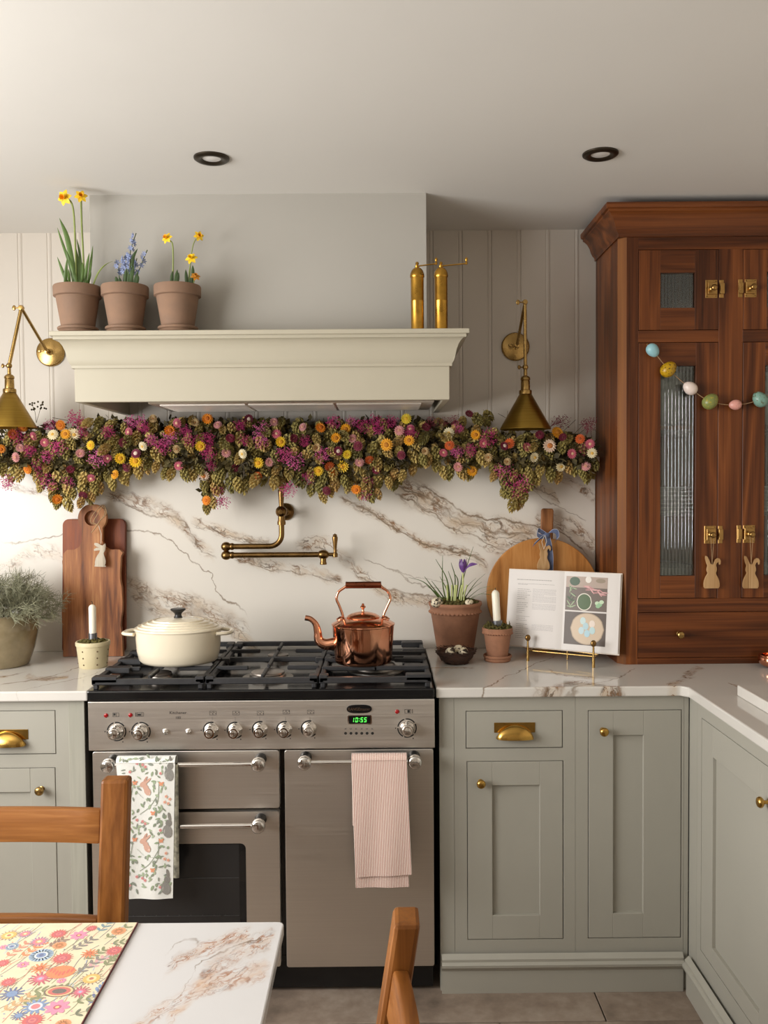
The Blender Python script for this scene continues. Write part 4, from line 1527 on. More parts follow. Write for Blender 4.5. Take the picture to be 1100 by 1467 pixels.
M_bunnyg = wood('greyed_wood', [(0.15, rgb(150, 138, 120)), (0.5, rgb(186, 174, 154)), (0.85, rgb(206, 196, 178))], 'Z', 2.0, 0.6, 5)
M_twine = plain('jute_twine', rgb(168, 136, 100), 0.9, var=0.2, vscale=200)
M_string = plain('pale_string', rgb(214, 204, 184), 0.9, var=0.1, vscale=200)


def lean(y_bottom, y_top, h, base):
    """matrix that tips an upright board back about its foot"""
    return Matrix.Translation((0, y_bottom, base)) @ Matrix.Rotation(-math.asin((y_top - y_bottom) / h), 4, 'X')


def bunny_outline(w, h, flop=1):
    """sitting rabbit seen from behind: body, head, two ears"""
    pts = [(-0.40, 0.0), (0.40, 0.0), (0.46, 0.06), (0.46, 0.16), (0.42, 0.26), (0.33, 0.36), (0.25, 0.44), (0.24, 0.48), (0.29, 0.54), (0.30, 0.60), (0.27, 0.67), (0.24, 0.70),
           (0.30, 0.78), (0.40, 0.80), (0.44, 0.72), (0.50, 0.74), (0.52, 0.84), (0.46, 0.91), (0.34, 0.93), (0.20, 0.88), (0.10, 0.75), (0.02, 0.73), (-0.06, 0.75), (-0.14, 0.86), (-0.26, 0.98),
           (-0.36, 1.0), (-0.37, 0.92), (-0.32, 0.80), (-0.24, 0.69), (-0.28, 0.62), (-0.29, 0.55), (-0.23, 0.47), (-0.26, 0.43), (-0.36, 0.34), (-0.43, 0.24), (-0.46, 0.14), (-0.45, 0.05)]
    return [(x * w * flop, z * h) for x, z in (pts if flop > 0 else reversed(pts))]


def bunny_side_outline(w, h):
    pts = [(-0.42, 0.0), (0.44, 0.0), (0.50, 0.04), (0.40, 0.07), (0.44, 0.14), (0.44, 0.26), (0.36, 0.40), (0.26, 0.52), (0.24, 0.60), (0.33, 0.68), (0.36, 0.78), (0.36, 0.90), (0.30, 1.0), (0.22, 0.95), (0.10, 0.90),
           (-0.05, 0.93), (-0.30, 1.0), (-0.52, 1.0), (-0.55, 0.93), (-0.40, 0.86), (-0.14, 0.80), (-0.36, 0.80), (-0.55, 0.72), (-0.52, 0.66), (-0.30, 0.68), (-0.06, 0.70), (-0.10, 0.60), (-0.24, 0.48), (-0.36, 0.34), (-0.40, 0.18), (-0.38, 0.08)]
    return [(x * w, z * h) for x, z in pts]


# ------------------------------------------------------------------ two chopping boards on the left
hx0, hx1 = P(88, 850, 3.12).x, P(179, 850, 3.12).x
hh = P(130, 743, 3.145).z - TOP
M1 = lean(3.112, 3.144, hh, TOP)
b1 = thing('chopping_board', ((hx0 + hx1) / 2, 3.12, TOP), 'dark reddish chopping board with rounded corners leaning behind the ring-handled board', 'chopping board')
mb = MB().prism(rrect(hx0, hx1, 0.0, hh, 0.022, 5), 0.0, 0.018, M=M1)
mb.build('board', M_acaciad, b1, smooth=None, bevel=0.003, recalc=True)
x0, x1 = P(90, 850, 3.08).x, P(177, 850, 3.08).x
cx = P(134, 742, 3.11).x
hs_ = P(130, 787, 3.105).z - TOP
rz_ = P(134, 742, 3.11).z - TOP
M2 = lean(3.078, 3.118, rz_ + 0.05, TOP)
b2 = thing('chopping_board', ((x0 + x1) / 2, 3.09, TOP), 'live-edge acacia chopping board with round ring handle under the garland', 'chopping board')
RO = 0.050
rr = random.Random(5)
out = [(x0 + 0.004, 0.0)]
for i in range(1, 15):
    out.append((x1 - 0.004 + 0.004 * math.sin(i * 0.9) + 0.0015 * math.sin(i * 2.1) - (0.004 if i > 8 else 0), hs_ * (i - 1) / 14))
out += [(x1 - 0.002, hs_ - 0.012), (x1 - 0.014, hs_), (cx + 0.062, hs_), (cx + 0.045, hs_ + 0.010), (cx + 0.036, hs_ + 0.030)]
for i in range(0, 19):
    a = -0.75 + (PI + 1.5) * i / 18
    out.append((cx + RO * math.cos(a), rz_ + RO * math.sin(a)))
out += [(cx - 0.036, hs_ + 0.030), (cx - 0.045, hs_ + 0.010), (cx - 0.062, hs_), (x0 + 0.016, hs_), (x0 + 0.004, hs_ - 0.012)]
for i in range(8, 0, -1):
    out.append((x0 + 0.002 + 0.004 * math.sin(i * 1.3), hs_ * i / 9))
# outline with the hole cut through by a bridge
ring = [(cx + 0.027 * math.cos(a), rz_ + 0.027 * math.sin(a)) for a in [PI / 2 - 2 * PI * i / 24 for i in range(25)]]
ti = max(range(len(out)), key=lambda i: out[i][1])
poly = out[:ti + 1] + ring + out[ti:]
MB().prism(poly, -0.020, 0.0, M=M2).build('board', M_acacia, b2, smooth=None, recalc=True)

MB().prism([(cx + 0.029 * math.cos(2 * PI * i / 24), rz_ + 0.029 * math.sin(2 * PI * i / 24)) for i in range(24)], -0.004, 0.0005, M=M2).build('ring_recess', M_acacia, b2, smooth=None, recalc=True)

# rabbit tag and twine on the ring
bc = P(143, 812, 3.06)
bt = thing('rabbit_ornament', (bc.x, 3.07, bc.z), 'grey wooden rabbit tag hanging on twine from the ring-handled chopping board', 'ornament')
tilt = Matrix.Translation((bc.x, 3.062, bc.z)) @ Matrix.Rotation(0.05, 4, 'Y') @ Matrix.Rotation(-0.10, 4, 'X')
MB().prism(bunny_side_outline(0.044, 0.082), -0.004, 0.0, M=tilt).build('rabbit', M_bunnyg, bt, smooth=None, recalc=True)
up = P(145, 778, 3.065)
kn_ = P(141, 752, 3.075)
st = MB().tube([up + Vector((0, -0.004, -0.002)), P(145, 765, 3.066), kn_], 0.0011, 6)
st.build('string', M_string, bt, smooth=70)
lp = MB()
for s_ in (0, 1):
    lp.tube(bez([kn_ + Vector((0.002 * s_, -0.004, 0)), P(130 + 4 * s_, 748, 3.068), P(133 + 6 * s_, 738, 3.066), P(141 + 4 * s_, 728, 3.07), P(147 + 2 * s_, 724, 3.082), P(150 + 2 * s_, 736, 3.078), P(143, 746, 3.07), P(136, 757, 3.07), P(131, 763, 3.072)], 6), 0.0018, 6)
lp.build('twine_bow', M_twine, bt, smooth=70)

# ------------------------------------------------------------------ stoneware vase of dried twigs
vc = PZ(22, 942, TOP)
vc = Vector((vc.x, 2.935, TOP))
vt = thing('stoneware_vase', vc, 'glazed olive-brown stoneware vase filled with grey-green dried twigs', 'vase')
tv = NT('olive_glaze')
zz = tv.noise(tv.objco(rand=False), 9.0, 4.0, 0.6)
tv.set(**{'Base Color': tv.ramp(zz, [(0.3, rgb(112, 98, 72)), (0.7, rgb(150, 136, 106))]), 'Roughness': 0.22, 'Coat Weight': 0.4})
MB().lathe([(0, TOP), (0.088, TOP), (0.094, TOP + 0.006), (0.112, TOP + 0.06), (0.123, TOP + 0.115), (0.121, TOP + 0.150), (0.112, TOP + 0.165), (0.114, TOP + 0.172), (0.106, TOP + 0.174), (0.103, TOP + 0.160), (0.100, TOP + 0.10), (0, TOP + 0.09)], (vc.x, vc.y, 0), seg=48).build('vase_body', tv.m, vt, smooth=50)
M_twig = plain('grey_green_twig', rgb(146, 146, 120), 0.85, var=0.2, vscale=20)
rt = random.Random(11)


def twig_mesh(seed):
    r_ = random.Random(seed)
    mb = MB()

    def grow_(p, d, L, r0, lev):
        n = 4
        pts = [p]
        for i in range(n):
            d = (d + Vector((r_.uniform(-.35, .35), r_.uniform(-.35, .35), r_.uniform(-.22, .25)))).normalized()
            p = p + d * L / n
            pts.append(p)
        mb.tube(pts, [r0 * (1 - 0.15 * i) for i in range(n + 1)], 3, caps=False)
        if lev > 0:
            for q in pts[1:]:
                for _ in range(2 if lev > 1 else 3):
                    dd = (d * 0.5 + Vector((r_.uniform(-1, 1), r_.uniform(-1, 1), r_.uniform(-.5, 0.8)))).normalized()
                    grow_(q, dd, L * r_.uniform(.45, .62), r0 * 0.72, lev - 1)
    grow_(Vector((0, 0, 0)), Vector((0, 0, 1)), 0.075, 0.0013, 2)
    return mb


tm = []
for s_ in range(3):
    o = twig_mesh(s_).build('twig', M_twig, vt, smooth=None, world=False)
    tm.append(o)
for i in range(74):
    a = rt.uniform(0, 2 * PI)
    q = math.sqrt(rt.random())
    base = Vector((0.095 * q * math.cos(a), 0.075 * q * math.sin(a), 0.150 + 0.05 * rt.random()))
    d = Vector((math.cos(a) * q * 1.15 + 0.12, math.sin(a) * q * 0.7, 0.85 - 0.75 * q * q + 0.15))
    Mx = Matrix.Translation(base) @ upz(d) @ Matrix.Rotation(rt.uniform(0, 6), 4, 'Z') @ Matrix.Scale(rt.uniform(0.95, 1.40), 4)
    if i < 3:
        tm[i].matrix_basis = Mx
    else:
        put(tm[i % 3].data, 'twig', vt, Mx)

# ------------------------------------------------------------------ candle in a cream pot with moss
M_cream = plain('cream_stoneware', rgb(206, 194, 158), 0.5, var=0.05, vscale=12)
M_wax = NT('white_wax')
M_wax.set(**{'Base Color': rgb(244, 238, 220), 'Roughness': 0.4, 'Subsurface Weight': 0.3, 'Subsurface Radius': (0.01, 0.008, 0.006)})
M_wax = M_wax.m
M_zinc = plain('zinc', rgb(138, 140, 146), 0.4, 1.0, var=0.1)
M_dot = plain('brown_dot', rgb(96, 74, 50), 0.6)
M_wick = plain('wick', rgb(60, 54, 48), 0.9)
cc = Vector((P(133, 930, 2.89).x, 2.892, TOP))
cp = thing('potted_candle', cc, 'white candle in mossy cream pot with brown dots, before the acacia boards', 'candle')
MB().lathe([(0, TOP), (0.043, TOP), (0.045, TOP + 0.003), (0.0525, TOP + 0.072), (0.055, TOP + 0.073), (0.0555, TOP + 0.083), (0.0535, TOP + 0.086), (0.049, TOP + 0.086), (0.048, TOP + 0.07), (0, TOP + 0.068)], (cc.x, cc.y, 0), seg=40).build('pot', M_cream, cp, smooth=40)
for a in (-1.95, -1.0, -2.9, -0.1):
    for z_ in (0.014, 0.036, 0.058):
        R_ = 0.045 + (0.0525 - 0.045) * z_ / 0.072
        p_ = Vector((cc.x + R_ * math.cos(a), cc.y + R_ * math.sin(a), TOP + z_))
        MB().ball(p_, 0.0026, 8, 6).build('dot', M_dot, cp)
ms = MB().lathe([(0.048, TOP + 0.070), (0.047, TOP + 0.080), (0.02, TOP + 0.088), (0, TOP + 0.088)], (cc.x, cc.y, 0), seg=24)
clumps(ms, (cc.x, cc.y, TOP + 0.082), 0.046, 0.012, 110, 0.0055, random.Random(8))
ms.build('moss', M_moss, cp, smooth=60)
MB().lathe([(0, TOP + 0.08), (0.0135, TOP + 0.08), (0.0135, TOP + 0.112), (0.0115, TOP + 0.112)], (cc.x, cc.y, 0), seg=20).build('candle_cup', M_zinc, cp, smooth=40)
zc = P(133, 866, 2.89).z
MB().lathe([(0.0115, TOP + 0.10), (0.0118, zc - 0.010), (0.009, zc - 0.004), (0.003, zc), (0, zc)], (cc.x, cc.y, 0), seg=20).build('candle', M_wax, cp, smooth=40)
MB().tube(bez([(cc.x, cc.y, zc - 0.002), (cc.x + 0.0005, cc.y, zc + 0.006), (cc.x - 0.003, cc.y, zc + 0.011)], 5), 0.0011, 6).build('wick', M_wick, cp)

# ------------------------------------------------------------------ cream casserole on the hob
M_enam = plain('cream_enamel', rgb(233, 222, 198), 0.18, var=0.015, vscale=5, coat=0.4)
kc = Vector((P(256, 935, 2.765).x, 2.765, ZG))
cs = thing('casserole_dish', kc, 'cream enamelled oval casserole with ridged lid and black knob on the hob', 'casserole')
SY = 0.80
a_ = 0.137
MB().lathe([(0, ZG), (a_ * 0.72, ZG), (a_ * 0.84, ZG + 0.004), (a_ * 0.90, ZG + 0.013), (a_ * 0.945, ZG + 0.04), (a_ * 0.975, ZG + 0.095), (a_ * 0.98, ZG + 0.104), (a_ * 0.93, ZG + 0.104), (a_ * 0.9, ZG + 0.05), (0, ZG + 0.02)],
           (kc.x, kc.y, 0), seg=64, sy=SY).build('pot_body', M_enam, cs, smooth=50)
lp_ = [(a_ * 0.99, ZG + 0.1042), (a_ * 1.005, ZG + 0.108), (a_ * 0.99, ZG + 0.112)]
for k, (f, z_) in enumerate(((0.92, 0.1165), (0.82, 0.1225), (0.71, 0.1285), (0.58, 0.1335))):
    lp_ += [(a_ * (f + 0.010), ZG + z_ - 0.0022), (a_ * f, ZG + z_ + 0.0022), (a_ * (f - 0.016), ZG + z_ + 0.0026), (a_ * (f - 0.026), ZG + z_ - 0.0004)]
lp_ += [(a_ * 0.46, ZG + 0.1370), (a_ * 0.3, ZG + 0.1402), (a_ * 0.10, ZG + 0.1412), (0, ZG + 0.1412)]
MB().lathe(lp_, (kc.x, kc.y, 0), seg=64, sy=SY).build('lid', M_enam, cs, smooth=30)
MB().lathe([(0.014, ZG + 0.1405), (0.0115, ZG + 0.146), (0.010, ZG + 0.150), (0.012, ZG + 0.156), (0.021, ZG + 0.163), (0.0245, ZG + 0.167), (0.022, ZG + 0.170), (0, ZG + 0.171)], (kc.x, kc.y, 0), seg=28).build('lid_knob', M_darkplastic, cs, smooth=45)
for s_ in (-1, 1):
    pts = []
    for i in range(15):
        t_ = -1 + 2 * i / 14
        pts.append((kc.x + s_ * (a_ * 0.93 + 0.040 * (1 - t_ ** 4)), kc.y + t_ * 0.048, ZG + 0.0965))
    MB().tube(pts, 0.0078, 10, flat=0.75).build('side_handle', M_enam, cs, smooth=60)

# ------------------------------------------------------------------ copper kettle
tc_ = NT('polished_copper')
nz = tc_.noise(tc_.objco(rand=False), 14.0, 3.0)
tc_.set(**{'Base Color': tc_.ramp(nz, [(0.3, rgb(222, 150, 116)), (0.7, rgb(238, 174, 140))]), 'Metallic': 1.0})
tc_.set(Roughness=tc_.maprange(nz, 0.3, 0.7, 0.06, 0.15))
tc_.bump(tc_.noise(tc_.objco(rand=False), 22.0, 1.0), 0.12, 0.004)
M_copper = tc_.m
M_copperdark = plain('dull_copper', rgb(128, 72, 50), 0.3, 1.0, var=0.12, vscale=30)
kc = Vector((P(520.5, 940, 2.752).x, 2.752, ZG))
kt = thing('kettle', kc, 'polished copper kettle with swan-neck spout and arched handle on the hob', 'kettle')
MB().lathe([(0, ZG), (0.086, ZG), (0.0885, ZG + 0.004), (0.090, ZG + 0.010), (0.0975, ZG + 0.115), (0.0995, ZG + 0.117), (0.0995, ZG + 0.120), (0.097, ZG + 0.1215), (0.078, ZG + 0.132), (0.058, ZG + 0.138), (0.050, ZG + 0.139)], (kc.x, kc.y, 0), seg=64).build('kettle_body', M_copper, kt, smooth=35)
ko = MB().lathe([(0.0515, ZG + 0.1385), (0.0525, ZG + 0.141), (0.050, ZG + 0.144), (0.040, ZG + 0.150), (0.022, ZG + 0.155), (0.006, ZG + 0.157), (0, ZG + 0.157)], (kc.x, kc.y, 0), seg=40).build('lid', M_copper, kt, smooth=35)
MB().lathe([(0.006, ZG + 0.156), (0.0035, ZG + 0.160), (0.0035, ZG + 0.166), (0.0085, ZG + 0.171), (0.0085, ZG + 0.174), (0.003, ZG + 0.178), (0.0045, ZG + 0.181), (0, ZG + 0.184)], (kc.x, kc.y, 0), seg=20).build('finial', M_copper, ko, smooth=45)
sp_ = [(480, 922), (466, 923), (457, 917), (455, 905), (452, 894), (445, 887), (437, 885)]
q = bez([P(x, y, 2.752) for x, y in sp_], 8)
n = len(q)
MB().tube(q, [0.020 - 0.0115 * min(1, i / n * 1.35) for i in range(n)], 20, flat=1.0).build('spout', M_copper, kt, smooth=60)
for pts in ([(489, 895), (491, 883), (486, 868), (482, 858), (485, 848), (493, 842), (498, 838)], [(551, 895), (549, 883), (555, 868), (559, 858), (556, 848), (548, 842), (544, 838)]):
    q = bez([P(x, y, 2.752) for x, y in pts], 6)
    MB().tube(q, 0.0042, 12).build('handle_arm', M_copper, kt, smooth=60)
    f = P(pts[0][0], 892, 2.752)
    MB().lathe([(0.016, 0), (0.016, 0.003), (0.006, 0.010)], (f.x, f.y, ZG + 0.1325), seg=18, sy=0.7).build('handle_foot', M_copper, kt, smooth=45)
a, b = P(495, 837.5, 2.752), P(546, 838.5, 2.752)
z_ = (a.z + b.z) / 2
MB().lathe([(0, 0), (0.0105, 0.0), (0.0110, 0.003), (0.0105, 0.006), (0.0108, (b.x - a.x) / 2), (0.0105, b.x - a.x - 0.006), (0.0110, b.x - a.x - 0.003), (0.0105, b.x - a.x), (0, b.x - a.x)], (a.x, 2.752, z_), 'X', 20).build('grip', M_copperdark, kt, smooth=45)

# ------------------------------------------------------------------ round board with ribbon and rabbit
rc_ = P(777, 850, 3.115)
RB = 0.200
M3 = lean(3.100, 3.142, 2 * RB + 0.1, TOP)
rb = thing('round_chopping_board', (rc_.x, 3.11, TOP), 'large round honey-coloured chopping board with a dark handle behind the cookbook', 'chopping board')
disc = [(rc_.x + RB * math.cos(2 * PI * i / 64), RB + RB * math.sin(2 * PI * i / 64)) for i in range(64)]
MB().prism(disc, -0.018, 0.0, M=M3).build('board', M_beech, rb, smooth=None, bevel=0.003, recalc=True)
ha = Matrix.Translation((rc_.x + 0.016, 0, 2 * RB - 0.02)) @ Matrix.Rotation(0.04, 4, 'Y')
hl = P(782, 727, 3.14).z - P(782, 768, 3.14).z + 0.022
MB().prism([(-0.021, 0.0), (0.021, 0.0), (0.0215, hl - 0.008), (0.018, hl), (-0.018, hl), (-0.0215, hl - 0.008)], -0.0175, -0.0005, M=M3 @ ha).build('handle', M_handle, rb, smooth=None, bevel=0.003, recalc=True)
rib = P(783, 769, 3.10)
bo = thing('rabbit_ornament', (rib.x, 3.105, rib.z), 'wooden rabbit with blue ribbon bow hanging on the round board handle', 'ornament')
M_rib = plain('blue_linen_ribbon', rgb(88, 100, 132), 0.8, var=0.12, vscale=50, sheen=0.3)
M_ribedge = plain('ribbon_edge', rgb(176, 184, 206), 0.8, var=0.05)


def ribbon3(pts, w, side, name='ribbon_loop'):
    q = bez(pts, 8)
    o = MB().ribbon(q, [w] * len(q), side).build(name, M_rib, bo, smooth=70, solid=0.0008)
    MB().tube([p + Vector(side).normalized() * w + Vector((0, -0.001, 0)) for p in q], 0.0008, 5).build('ribbon_edge', M_ribedge, o, smooth=70)


YR = 3.096
k0 = P(783, 767, YR)
ribbon3([k0, P(776, 762, YR - 0.004), P(771, 760, YR - 0.008), P(770, 766, YR - 0.01), P(777, 769, YR - 0.006), k0], 0.0075, (0.1, 0, 1))
ribbon3([k0, P(790, 761, YR - 0.004), P(797, 762, YR - 0.008), P(799, 770, YR - 0.01), P(796, 775, YR - 0.012)], 0.008, (0.6, 0, 0.8))
ribbon3([k0, P(776, 770, YR - 0.006), P(769, 776, YR - 0.01), P(764, 781, YR - 0.01)], 0.0075, (0.5, 0, 0.9), 'ribbon_tail')
ribbon3([k0, P(786, 780, YR - 0.006), P(788, 797, YR - 0.008), P(788, 818, YR - 0.010)], 0.010, (1, 0, 0), 'ribbon_tail')
MB().ball(k0 + Vector((0, -0.006, 0)), (0.012, 0.007, 0.010), 14, 10).build('knot', M_rib, bo, smooth=60)
q = P(778, 816, 3.078)
MB().prism(bunny_outline(0.048, 0.092), -0.007, 0.0, M=Matrix.Translation((q.x, 3.080, q.z)) @ Matrix.Rotation(0.04, 4, 'Y') @ Matrix.Rotation(-0.08, 4, 'X')).build('rabbit', M_bunny, bo, smooth=None, recalc=True, bevel=0.0008, seg=1)
hsx = MB().tube([P(779, 787, 3.078), P(776, 776, 3.078), P(780, 767, 3.078)], 0.001, 5)
hsx.tube([P(779, 787, 3.078), P(783, 776, 3.078), P(781, 767, 3.078)], 0.001, 5)
hsx.build('string', M_string, bo)

# ------------------------------------------------------------------ crocus in a terracotta pot
gc = Vector((P(652, 900, 3.055).x, 3.055, TOP))
gp = thing('potted_crocus', gc, 'purple crocus with grassy leaves and quail eggs in a terracotta pot', 'potted plant')
H = 0.184
mbp = MB().lathe([(0, TOP), (0.060, TOP), (0.062, TOP + 0.004), (0.0845, TOP + H - 0.040), (0.0885, TOP + H - 0.036), (0.0885, TOP + H - 0.030), (0.0865, TOP + H - 0.027), (0.0875, TOP + H - 0.016), (0.0915, TOP + H - 0.012), (0.0935, TOP + H - 0.004), (0.092, TOP + H), (0.084, TOP + H), (0.082, TOP + H - 0.02), (0, TOP + H - 0.02)], (gc.x, gc.y, 0), seg=48)
mbp.build('pot', M_terra, gp, smooth=40)
sc_ = MB()
for i in range(40):
    a = 2 * PI * i / 40
    sc_.ball((gc.x + 0.0885 * math.cos(a), gc.y + 0.0885 * math.sin(a), TOP + H - 0.034), (0.005, 0.005, 0.004), 6, 4)
sc_.build('rope_band', M_terra, gp, smooth=60)
ms = MB().lathe([(0.082, TOP + H - 0.02), (0.080, TOP + H - 0.002), (0.03, TOP + H + 0.012), (0, TOP + H + 0.013)], (gc.x, gc.y, 0), seg=28)
clumps(ms, (gc.x, gc.y, TOP + H - 0.002), 0.080, 0.016, 200, 0.007, random.Random(21))
ms.build('moss', M_moss, gp, smooth=60)
M_grass = plain('crocus_leaf', rgb(86, 108, 52), 0.5, var=0.3, vscale=10)
M_grassl = plain('pale_shoot', rgb(188, 196, 130), 0.5, var=0.2, vscale=10)
YG = gc.y - 0.02
for pts, yo in (([(640, 866), (634, 835), (634, 796)], 0), ([(645, 866), (640, 830), (624, 801)], -0.02), ([(636, 866), (610, 836), (585, 827)], -0.04), ([(640, 866), (620, 842), (608, 826)], -0.02), ([(633, 866), (625, 850), (612, 840)], -0.06), ([(648, 866), (652, 830), (646, 806)], 0.01),
                ([(655, 866), (666, 820), (678, 783)], 0.02), ([(652, 866), (656, 834), (650, 820)], -0.03), ([(660, 866), (680, 836), (695, 822)], -0.02), ([(660, 866), (685, 845), (702, 840)], -0.05), ([(662, 866), (690, 850), (713, 842)], -0.03), ([(658, 866), (675, 845), (690, 834)], -0.05),
                ([(664, 866), (684, 852), (706, 852)], -0.06), ([(646, 866), (640, 845), (630, 826)], -0.03), ([(650, 866), (649, 840), (642, 818)], -0.01), ([(654, 866), (660, 836), (664, 812)], 0.0), ([(642, 866), (630, 848), (618, 832)], 0.02), ([(656, 866), (668, 842), (682, 828)], 0.02)):
    q = bez([P(x, y, YG + yo * i / 2) for i, (x, y) in enumerate(pts)], 7)
    n = len(q)
    MB().ribbon(q, [0.0026 * (1 - (i / n) ** 2 * 0.85) for i in range(n)], (1, 0.3, 0.3), cup=0.5).build('leaf', M_grass, gp, smooth=70, solid=0.0006)
for px in (640, 646, 652, 658, 664, 650):
    stem_px(gp, [(px, 868), (px + 1, 852), (px + 2 + (px - 650) * 0.2, 838)], 0.0030, YG - 0.02, M_grassl, 'shoot')
M_purple = plain('purple_petal', rgb(106, 66, 136), 0.5, var=0.2, vscale=50)
stem_px(gp, [(660, 866), (663, 840), (663, 820)], 0.0026, YG - 0.02, M_grassl)
fc = P(663, 820, YG - 0.02)
for k in range(6):
    a = 2 * PI * k / 6
    d = Vector((math.cos(a), math.sin(a), 0))
    sd = Vector((-math.sin(a), math.cos(a), 0))
    ptsf = [fc + d * 0.002, fc + d * 0.009 + Vector((0, 0, 0.014)), fc + d * 0.0125 + Vector((0, 0, 0.028)), fc + d * 0.010 + Vector((0.001, 0, 0.046))]
    mb = MB()
    vs_ = []
    for p_, w_ in zip(bez(ptsf, 4), (0.002, 0.003, 0.005, 0.0065, 0.0075, 0.0078, 0.0082, 0.008, 0.0074, 0.006, 0.0045, 0.003, 0.0008)):
        vs_ += [p_ - sd * w_, p_ + d * 0.0015, p_ + sd * w_]
    mb.add(vs_, [f for i in range(len(vs_) // 3 - 1) for f in ((3 * i, 3 * i + 1, 3 * i + 4, 3 * i + 3), (3 * i + 1, 3 * i + 2, 3 * i + 5, 3 * i + 4))])
    mb.build('petal', M_purple, gp, smooth=70, solid=0.0006)
q = bez([P(663, 822, YG - 0.03), P(672, 810, YG - 0.04), P(684, 808, YG - 0.04)], 5)
MB().ribbon(q, [0.001, 0.002, 0.003, 0.004, 0.005, 0.0062, 0.0066, 0.006, 0.0045, 0.0025, 0.0006], (0.2, 0.3, 1)).build('petal', M_purple, gp, smooth=70, solid=0.0006)
te = NT('speckled_eggshell')
co = te.objco()
sp1 = te.noise(co, 130.0, 3.0, 0.5)
sp2 = te.noise(co, 45.0, 2.0, 0.6)
cc1 = te.mix(te.maprange(sp1, 0.555, 0.59), rgb(226, 214, 186), rgb(58, 40, 26))
cc1 = te.mix(te.maprange(sp2, 0.57, 0.60), cc1, rgb(46, 34, 24))
te.set(**{'Base Color': cc1, 'Roughness': 0.45})
M_quail = te.m


def egg_mesh(name, mat, parent, c, L, W, M=None):
    prof = []
    for i in range(13):
        a = PI * i / 12
        z_ = -math.cos(a)
        prof.append((math.sin(a) * (1 - 0.13 * z_) * W / 2, z_ * L / 2))
    prof[0], prof[-1] = (0, -L / 2), (0, L / 2)
    Mx = Matrix.Translation(c) @ (M if M is not None else Matrix.Identity(4))
    return MB().lathe(prof, seg=20, M=Mx).build(name, mat, parent, smooth=80)


for px, py, yo, w_, lab in ((626, 866, -0.062, 0.036, 'larger speckled quail egg on moss in the crocus pot'), (672, 868, -0.068, 0.024, 'small speckled quail egg half hidden in moss beneath the crocus')):
    c = P(px, py, gc.y + yo)
    c.z = max(c.z, TOP + H + 0.006)
    eo = egg_mesh('quail_egg', M_quail, None, c, w_ * 1.2, w_ * 0.95, Euler((0.3, 1.35, 0.5)).to_matrix().to_4x4())
    tag(eo, lab, 'egg')

# nest with three quail eggs
nc = Vector((P(653, 945, 2.9).x, 2.902, TOP))
nt = thing('twig_nest', nc, 'small dark woven twig nest holding quail eggs in front of the crocus pot', 'nest')
M_nest = plain('dark_twigs', rgb(66, 42, 30), 0.85, var=0.35, vscale=60)
MB().lathe([(0, TOP + 0.001), (0.036, TOP + 0.001), (0.052, TOP + 0.016), (0.063, TOP + 0.040), (0.058, TOP + 0.040), (0.045, TOP + 0.020), (0.03, TOP + 0.014), (0, TOP + 0.013)], (nc.x, nc.y, 0), seg=28).build('nest_cup', M_nest, nt, smooth=50)
rn = random.Random(4)
tw_ = MB()
for i in range(150):
    h_ = rn.random()
    R_ = 0.040 + 0.027 * h_ + rn.uniform(-.002, .003)
    z0_ = TOP + 0.004 + 0.040 * h_
    a0 = rn.uniform(0, 2 * PI)
    ln = rn.uniform(0.6, 1.6)
    tw_.tube([(nc.x + R_ * (1 + 0.03 * math.sin(k * 2.2 + i)) * math.cos(a0 + ln * k / 5), nc.y + R_ * math.sin(a0 + ln * k / 5), z0_ + rn.uniform(-.003, .003)) for k in range(6)], 0.0011, 4)
for i in range(24):
    a0 = rn.uniform(0, 2 * PI)
    tw_.tube([(nc.x + 0.060 * math.cos(a0), nc.y + 0.060 * math.sin(a0), TOP + 0.038), (nc.x + 0.072 * math.cos(a0 + 0.3), nc.y + 0.072 * math.sin(a0 + 0.3), TOP + 0.046 + rn.uniform(0, .004))], 0.0008, 4)
tag(tw_.build('woven_twigs', M_nest, nt, smooth=None), kind='stuff')
for px, py, yo, rot, lab in ((645, 935, -0.015, (0.4, 0.5, 0.2), 'speckled quail egg in the twig nest nearest the hob'), (656, 932, 0.012, (0.9, 0.2, 0.8), 'speckled quail egg behind the other two in the twig nest'), (664, 936, -0.015, (0.2, 1.1, 1.6), 'speckled quail egg in the twig nest nearest the candle pot')):
    c = P(px, py, nc.y + yo)
    c.z = TOP + 0.040 + (0.003 if yo > 0 else 0)
    eo = egg_mesh('quail_egg', M_quail, None, c, 0.038, 0.031, Euler(rot).to_matrix().to_4x4())
    tag(eo, lab, 'egg')

# small terracotta pot with candle
sc0 = Vector((P(712.5, 930, 2.935).x, 2.935, TOP))
sp0 = thing('potted_candle', sc0, 'white candle in a small mossy terracotta pot beside the open cookbook', 'candle')
top_ = clay_pot(sp0, (sc0.x, sc0.y, TOP), 0.100, 0.0505, 0.034, 0.020, M_terra, saucer=0.046)
sc_ = MB()
for i in range(34):
    a = 2 * PI * i / 34
    sc_.ball((sc0.x + 0.0490 * math.cos(a), sc0.y + 0.0490 * math.sin(a), top_ - 0.018), (0.0035, 0.0035, 0.003), 6, 4)
sc_.build('rope_band', M_terra, sp0, smooth=60)
ms = MB().lathe([(0.044, top_ - 0.012), (0.043, top_ - 0.002), (0.015, top_ + 0.008), (0, top_ + 0.008)], (sc0.x, sc0.y, 0), seg=24)
clumps(ms, (sc0.x, sc0.y, top_), 0.046, 0.014, 110, 0.006, random.Random(9))
rn = random.Random(10)
